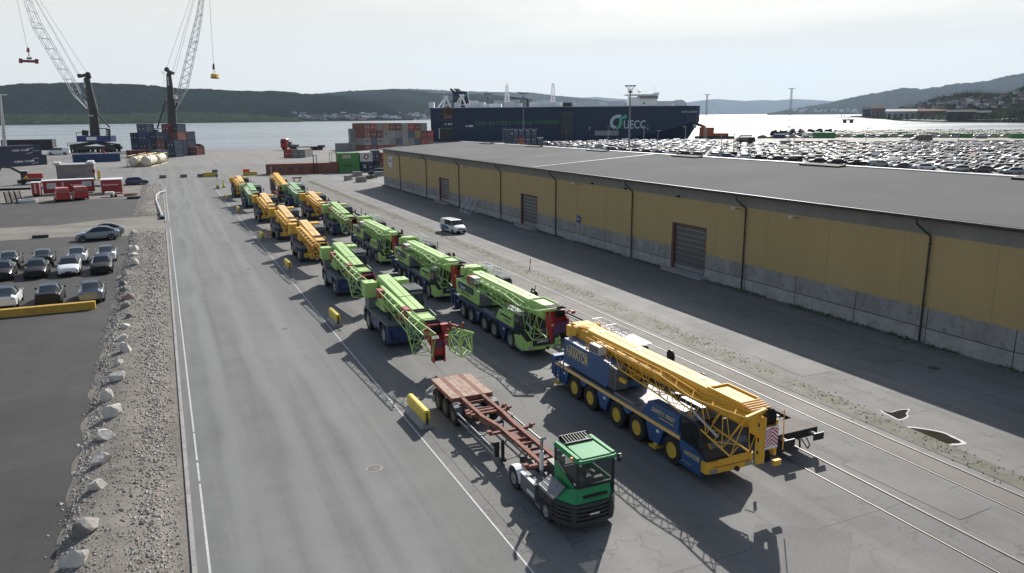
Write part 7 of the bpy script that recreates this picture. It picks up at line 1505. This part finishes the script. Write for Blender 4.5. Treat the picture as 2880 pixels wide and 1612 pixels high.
for poly,sp in ((fld,3.9),(fld1,3.6)):
    c0=Vector((200,300))
    for i in range(-90,90):
        for j in range(-80,80):
            blk_=i//6; p=c0+ax*(i*5.7+blk_*1.8)+dp*(j*sp+(2. if (i%2) else 0))+ax*rr.uniform(-.3,.3)
            if not inpoly(p.x,p.y,poly) or rr.random()<.05: continue
            dst=p.length; cars.append((dst,p,poly is fld1))
cars.sort(key=lambda c:c[0])
pal=['white']*5+['lgrey']*2+['silver']*2+['grey']*4+['black']*8+['blue']*1
near=[]; stuffc=MB(); gcar={}
words={'white':'white','lgrey':'pale grey','silver':'silver','grey':'dark grey','black':'black','blue':'dark blue','red':'red'}
kw={'suv':'hatchback','sedan':'saloon','suv2':'estate car','van':'van','pickup':'pickup truck'}
meshes={}
cnt=0
def vis(p): # inside the picture and not behind the roof ridge
    s,c=math.sin(YAW),math.cos(YAW); d=p.x*s+p.y*c; r=p.x*c-p.y*s
    if abs(r/d)>.7: return False
    t=71.8/p.x; y=p.y*t; zr=rf(y,21.3,.12) if y<191 else 0
    return HC+(1.6-HC)*t>zr+.0 or y>191.5
for dst,p,f1 in cars:
    if not vis(p): continue
    kind=rr.choice(('suv','suv','sedan','suv2','suv2','suv2','van')) if rr.random()<.93 else 'pickup'
    pn='red' if rr.random()<.025 else rr.choice(pal)
    a=-.72-PI/2+rr.uniform(-.04,.04)+(PI if rr.random()<.4 else 0)
    if f1: pn=rr.choice(('white','lgrey','silver','white'))
    b=far_car(kind,pn)
    if cnt<290:
        if (kind,pn) not in meshes:
            o=b.build('parked_car',smooth=True); meshes[(kind,pn)]=o.data; bpy.data.objects.remove(o)
        o=bpy.data.objects.new('parked_car',meshes[(kind,pn)]); COL.objects.link(o); o.location=(p.x,p.y,.02); o.rotation_euler.z=a; o.scale=(1.12,1.12,1.12)
        g='%s %ss in the big car park beyond the warehouse'%(words[pn],kw[kind]); tag(o,'%s %s in the packed car park beyond the warehouse roof'%(words[pn],kw[kind]),'car',group=g); cnt+=1
    else:
        c,s=math.cos(a)*1.12,math.sin(a)*1.12
        o_=len(stuffc.v); stuffc.v.extend((p.x+x*c-y*s,p.y+x*s+y*c,.02+z*1.12) for x,y,z in b.v)
        mp=[stuffc.mi(m) for m in b.mats]
        stuffc.f.extend(tuple(i+o_ for i in f) for f in b.f); stuffc.k.extend(mp[k] for k in b.k)
# vans and trucks on the strip by the water
strip=[(430,405),(510,330),(640,300),(690,330),(660,413),(590,480),(506,526),(470,500)]
vp=[M['lime'],P_['dgreen'],P_['dgreen'],P_['white'],P_['tan'],P_['white'],P_['lgrey'],P_['dgreen'],P_['silver']]
for i in range(-60,60):
    for j in range(-60,60):
        p=Vector((550,420))+ax*(i*7.5)+dp*(j*7.)
        if not inpoly(p.x,p.y,strip) or rr.random()<.12: continue
        k='van'; a=-.72-PI/2; pn=rr.choice(('white','dgreen','tan','lgrey','dgreen','silver','white')); b=far_car(k if pn in('dgreen','tan') or rr.random()<.5 else 'suv2',pn); c,s=math.cos(a)*1.3,math.sin(a)*1.3
        o_=len(stuffc.v); stuffc.v.extend((p.x+x*c-y*s,p.y+x*s+y*c,.02+z*1.3) for x,y,z in b.v); mp=[stuffc.mi(m) for m in b.mats]; stuffc.f.extend(tuple(q+o_ for q in f) for f in b.f); stuffc.k.extend(mp[q] for q in b.k)
tag(stuffc.build('distant_parked_cars',smooth=True),'dense mass of the farthest parked cars and vans towards the water','parked cars',kind='stuff')
# front row of the strip as things
for i,(x0,x1,y0,y1,c,l) in enumerate(((325,565,125,185,'green','dark green box body at the front of the vehicle strip by the water'),(1235,1330,118,172,'green','mid green lorry body in the vehicle strip'),(1335,1420,122,165,'steel','blue grey lorry body right of the mid green one'),(1545,1650,122,172,'drk','dark red lorry body in the middle of the green ones'),(1660,1790,130,178,'green','green lorry body just right of the dark red one'),(1800,1900,132,180,'green','green lorry body third from the right in the strip'),(1905,2030,135,182,'green','green lorry body near the pale concrete block'),(2440,2576,135,188,'green','green lorry body at the right edge of the strip'),(1105,1225,118,160,'ochre','sandy lorry body left of the mid green one'),(880,1000,120,160,'ochre','olive yellow lorry body in the left part of the strip'))):
    VIEWS['S1']=(2200,340,.26398); a=G('S1',x0,y1);b=G('S1',x1,y1); h=Zt(*a,'S1',x0,y0); container(l,a,b,6,h,0,CP[c],'lorry bodies standing in the vehicle strip by the water',door=None,name='lorry_body')
a=G('A6',628,525);b=G('A6',712,525); container('blue container at the water beside the left mast of the strip',a,b,6,Zt(*a,'A6',628,492),0,CP['blue'],None,door=None)
# beams, blocks
om=mat('beam_brown',(.3,.17,.1),.7,var=.3)
for i,(v,x0,x1,y,l) in enumerate((('S2',590,1075,165,'left orange brown barrier beam at the edge of the car park'),('S2',1170,1420,148,'second barrier beam left of the dark van'),('S2',1530,1850,143,'barrier beam behind the dark parked van'),('S1',120,430,240,'barrier beam right of the pale concrete block'),('S1',485,680,230,'short barrier beam on the far quay road'),('S1',940,1340,240,'long dark barrier beam in the centre right'),('S1',1480,1760,238,'barrier beam under the lone grey van'),('S1',1865,2090,233,'barrier beam right of the lone grey van'),('S1',2160,2385,233,'second barrier beam from the right edge'),('S1',2475,2576,232,'barrier beam cut by the right edge of the photo'))):
    VIEWS['S2']=(1700,380,.20963); a=G(v,x0,y);b=G(v,x1,y); tag(MB().beam((0,0,.7),(b[0]-a[0],b[1]-a[1],.7),1.2,1.4,om if i<6 else M['plank']).build('barrier_beam',loc=(a[0],a[1],0)),l,'barrier beam')
for v,x0,x1,y0,y1,l in (('S2',1265,1395,55,95,'grey concrete base block right of the ship bow'),('S2',2348,2508,75,122,'grey concrete base block of the left far mast'),('S1',1020,1125,145,175,'grey concrete block in front of the olive lorry body'),('S1',2060,2185,155,188,'grey concrete block in front of the green lorry bodies')):
    a=G(v,x0,y1);b=G(v,x1,y1); tag(MB().hexa([(0,0,0),(b[0]-a[0],b[1]-a[1],0),(b[0]-a[0]+2,b[1]-a[1]+2,0),(2,2,0),(0,0,Zt(*a,v,x0,y0)),(b[0]-a[0],b[1]-a[1],Zt(*a,v,x0,y0)),(b[0]-a[0]+2,b[1]-a[1]+2,Zt(*a,v,x0,y0)),(2,2,Zt(*a,v,x0,y0))],M['conc']).build('concrete_block',loc=(a[0],a[1],0)),l,'concrete block')
for v,x,y,pn,s,l in (('S1',1475,228,'grey',2.2,'lone dark grey van driving on the far quay road'),('S2',1868,135,'black',2.3,'black van parked behind the barrier beams'),('S2',1870,80,'silver',2.,'silver blue van parked farther out than the black one')):
    q=G(v,x,y); b=far_car('van',pn); o=b.build('van',loc=(q[0],q[1],0)); o.rotation_euler.z=-.72-PI/2; o.scale=(s,s,s); tag(o,l,'van')
t=thing('orange_machine','orange loader with a black grab arm beside the bow of the ship','loader',G('S2',1270,50)+(0,),-.72)
MB().bb(0,10,-2,2,2,8,mat('loader_orange',(.35,.07,.02),.5)).bb(10,20,-2,2,1.5,4,MC['loader_orange']).bb(-3,24,-2.4,2.4,0,2,M['dark']).build('body',t); MB().beam((4,0,8),(-6,0,12),1.5,2,MC['loader_orange']).beam((-6,0,12),(-10,0,14),1,1.4,M['dark']).build('arm',t)
t=thing('rubble_heap','heap of scrap and stones at the quay tip right of the ship','rubble heap',G('A6',545,523)+(0,),-.7)
for i in range(7): boulder(4.5,3,2.2,70+i,m_stone2).build('lump',t,loc=(i*7,rs.uniform(-3,3),-1))
t=thing('dark_scrap_pile','black scrap pile behind the far mast and blue container','scrap pile',G('A6',690,500)+(0,),-.7)
for i in range(8): boulder(4,3.5,rs.uniform(2,3.6),90+i,M['dark']).build('lump',t,loc=(i*7-6,8+rs.uniform(-3,3),0))
# shelter roofs among the parked cars
for x,l in ((735,'left round orange roofed booth among the glinting cars'),(990,'right round orange roofed booth among the glinting cars')):
    a=G('A5',x,985);b=G('A5',x+85,985); w=(Vector(b)-Vector(a)).length; h=Zt(*a,'A5',x,940); tag(MB().lathe([(w*.5,0),(w*.5,h*.6),(w*.42,h*.85),(w*.2,h)],(0,0,0),'z',mat('booth_orange',(.45,.12,.05),.6),16).build('booth',loc=(a[0]+w*.4,a[1]-w*.2,0)),l,'booth')
# ---------------- masts and lamp posts ----------------
def big_mast(label,v,x,yb,yt,lattice=False):
    a=G(v,x,yb); h=Zt(*a,v,x,yt); T=thing('light_mast',label,'light mast',(a[0],a[1],0),.3); sc=h/30
    if lattice: MB().truss([(-.8,-.8,0),(.8,-.8,0),(.8,.8,0),(-.8,.8,0)],[(-.35,-.35,h),(.35,-.35,h),(.35,.35,h),(-.35,.35,h)],18,.1,M['steel'],.06).build('pole',T)
    else: MB().tube((0,0,0),(0,0,h-3*sc),.5*sc,mat('mast_grey',(.2,.21,.22),.5),10,.28*sc).build('pole',T)
    c=MB(); r=1.35*sc if not lattice else 1.5*sc
    for z in ((h-3*sc,h-1.5*sc,h) if not lattice else (h,)):
        rz_=r*(.75 if z<h else 1.6); pts=[(rz_*math.cos(i*PI/4),rz_*math.sin(i*PI/4),z) for i in range(9)]; c.path(pts,.09*sc,MC['mast_grey'] if 'mast_grey' in MC else M['steel'],4)
    if not lattice:
        for i in range(8): a_=i*PI/4; c.tube((r*.75*math.cos(a_),r*.75*math.sin(a_),h-3*sc),(r*.75*math.cos(a_),r*.75*math.sin(a_),h-1.5*sc),.08*sc,M['steel'],4).tube((r*.75*math.cos(a_),r*.75*math.sin(a_),h-1.5*sc),(r*1.6*math.cos(a_),r*1.6*math.sin(a_),h),.07*sc,M['steel'],4).bb(r*1.6*math.cos(a_)-.4*sc,r*1.6*math.cos(a_)+.4*sc,r*1.6*math.sin(a_)-.3*sc,r*1.6*math.sin(a_)+.3*sc,h-.1*sc,h+.4*sc,M['dark'])
        c.tube((0,0,h-3*sc),(0,0,h-2*sc),.9*sc,M['dark'],8,.5*sc)
    c.build('lamp_ring',T)
big_mast('left tall light mast standing before the middle of the ship','D',1229,355,237); big_mast('second tall light mast between the slogan and the side ramp','D',1317,355,236); big_mast('tallest light mast right behind the warehouse ridge, before the ship lettering','D',1582,379,217)
big_mast('slender lattice mast just right of the ship bow','D',1774,352,238,True); big_mast('slender tall lattice mast over the bay beside the blue container','D',1983,352,223,True); big_mast('distant green grey mast in front of the blue hill','D',2227,290,237)
def lamp(label,v,x,yb,yt,side=-1):
    a=G(v,x,yb); h=Zt(*a,v,x,yt); T=thing('street_lamp',label,'street lamp',(a[0],a[1],0),-.4 if side>0 else PI-.4,'thin street lamps over the car park'); sc=h/10
    MB().tube((0,0,0),(0,0,h),.12*sc,M['steel'],6,.07*sc).build('pole',T); MB().beam((0,0,h),(1.3*sc,0,h),.22*sc,.14*sc,M['steel']).build('lamp_head',T)
for i,(v,x,yb,yt,s,l) in enumerate((('A5',665,915,768,1,'street lamp just right of the ship side ramp'),('A5',1210,1020,780,1,'street lamp under the big logo on the ship, nearer one'),('A5',1228,980,722,-1,'street lamp under the big logo on the ship, farther one'),('A5',1685,1075,722,-1,'street lamp at the end of the big ship lettering'),('A5',1868,1090,786,1,'street lamp below the sloping bow line'),('A5',2230,1060,730,-1,'street lamp in front of the white bow highlight'),('S2',1558,300,-150,1,'street lamp over the left part of the car park, first right of the bow'),('S2',1728,290,-205,1,'street lamp beside the dark parked vans'),('S2',2525,350,-100,1,'street lamp by the roof edge near the lattice mast'),('S1',210,440,130,-1,'street lamp close to the left of the packed car park'),('S1',870,470,78,1,'tall street lamp in front of the olive lorry body'),('S1',1360,520,160,1,'street lamp left of the lone grey van'),('S1',1840,520,85,1,'street lamp right of the dark red lorry body'),('A4',2140,1060,825,1,'street lamp standing before the slate blue containers'))): lamp(l,v,x,yb,yt,s)
hm=bpy.data.materials.new('haze_air'); hm.use_nodes=True; nt=hm.node_tree; nt.nodes.remove(nt.nodes['Principled BSDF'])
pv=nn(nt,'ShaderNodeVolumePrincipled'); pv.inputs['Color'].default_value=(.62,.8,1,1); pv.inputs['Density'].default_value=0.00002; pv.inputs['Anisotropy'].default_value=.2
nt.links.new(pv.outputs[0],nt.nodes['Material Output'].inputs['Volume'])
hz_=MB().bb(-33000,33000,-5000,34000,-8,2600,hm).build('haze'); tag(hz_,'pale blue summer haze over the fjord','haze',kind='stuff')
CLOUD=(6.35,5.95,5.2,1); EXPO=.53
# ---------------- camera, light, world ----------------
cam=bpy.data.cameras.new('camera'); co=bpy.data.objects.new('camera',cam); COL.objects.link(co)
cam.sensor_width=36; cam.lens=F/2880*36; cam.clip_end=60000; cam.clip_start=.5
def cv(x,y,w):
    c,s=math.cos(ROLL),math.sin(ROLL); x,y=c*x-s*y,s*x+c*y
    cp,sp=math.cos(PIT),math.sin(PIT); fw=cp*w+sp*y; up=-sp*w+cp*y; cy,sy=math.cos(YAW),math.sin(YAW)
    return Vector((x*cy+fw*sy,-x*sy+fw*cy,up))
R_,U_,B_=cv(1,0,0),cv(0,1,0),-cv(0,0,1)
co.matrix_world=Matrix(((R_.x,U_.x,B_.x,0),(R_.y,U_.y,B_.y,0),(R_.z,U_.z,B_.z,HC),(0,0,0,1)))
SC.camera=co
sl=bpy.data.lights.new('sun','SUN'); so=bpy.data.objects.new('sun',sl); COL.objects.link(so)
sl.energy=5.0; sl.angle=math.radians(.55); sl.color=(1,.955,.89)
sd=Vector((math.sin(SUN_AZ)*math.cos(SUN_EL),math.cos(SUN_AZ)*math.cos(SUN_EL),math.sin(SUN_EL)))
so.rotation_euler=sd.to_track_quat('Z','Y').to_euler(); so.location=(60,60,120)
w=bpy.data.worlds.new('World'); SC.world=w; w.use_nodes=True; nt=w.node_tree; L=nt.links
bg=nt.nodes['Background']
sk=nn(nt,'ShaderNodeTexSky'); sk.sky_type='NISHITA'; sk.sun_disc=False; sk.sun_elevation=SUN_EL; sk.sun_rotation=SUN_AZ; sk.air_density=1.; sk.dust_density=1.6; sk.ozone_density=1.
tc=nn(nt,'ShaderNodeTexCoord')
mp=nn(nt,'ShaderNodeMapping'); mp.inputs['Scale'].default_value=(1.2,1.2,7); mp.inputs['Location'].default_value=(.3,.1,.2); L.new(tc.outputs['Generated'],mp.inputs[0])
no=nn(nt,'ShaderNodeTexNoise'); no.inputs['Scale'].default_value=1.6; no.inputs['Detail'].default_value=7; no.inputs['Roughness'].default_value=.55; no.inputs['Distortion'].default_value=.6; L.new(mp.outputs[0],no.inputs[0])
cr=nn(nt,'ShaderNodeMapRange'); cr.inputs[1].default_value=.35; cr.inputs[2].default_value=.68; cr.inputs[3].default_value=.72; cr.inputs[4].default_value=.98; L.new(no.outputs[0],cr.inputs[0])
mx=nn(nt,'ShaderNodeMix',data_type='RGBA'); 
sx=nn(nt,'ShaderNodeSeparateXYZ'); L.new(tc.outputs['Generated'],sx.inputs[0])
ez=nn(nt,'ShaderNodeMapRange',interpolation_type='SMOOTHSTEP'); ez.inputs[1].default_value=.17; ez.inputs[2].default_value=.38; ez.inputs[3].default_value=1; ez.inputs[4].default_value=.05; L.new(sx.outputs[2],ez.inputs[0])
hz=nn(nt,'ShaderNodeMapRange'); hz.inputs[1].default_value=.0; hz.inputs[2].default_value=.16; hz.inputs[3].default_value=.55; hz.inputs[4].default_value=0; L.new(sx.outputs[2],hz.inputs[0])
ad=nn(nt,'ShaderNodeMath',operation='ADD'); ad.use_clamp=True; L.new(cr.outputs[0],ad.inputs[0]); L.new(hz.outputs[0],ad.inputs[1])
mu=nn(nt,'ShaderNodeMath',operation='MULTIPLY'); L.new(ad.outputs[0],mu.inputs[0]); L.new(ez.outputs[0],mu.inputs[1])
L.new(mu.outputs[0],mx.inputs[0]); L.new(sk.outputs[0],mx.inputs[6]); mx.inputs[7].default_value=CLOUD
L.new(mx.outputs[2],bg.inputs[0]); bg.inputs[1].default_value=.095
SC.view_settings.view_transform='Standard'; SC.view_settings.look='None'; SC.view_settings.gamma=1; SC.view_settings.exposure=EXPO
SC.render.engine='CYCLES'; SC.cycles.max_bounces=6; SC.cycles.volume_bounces=0; SC.cycles.use_denoising=True
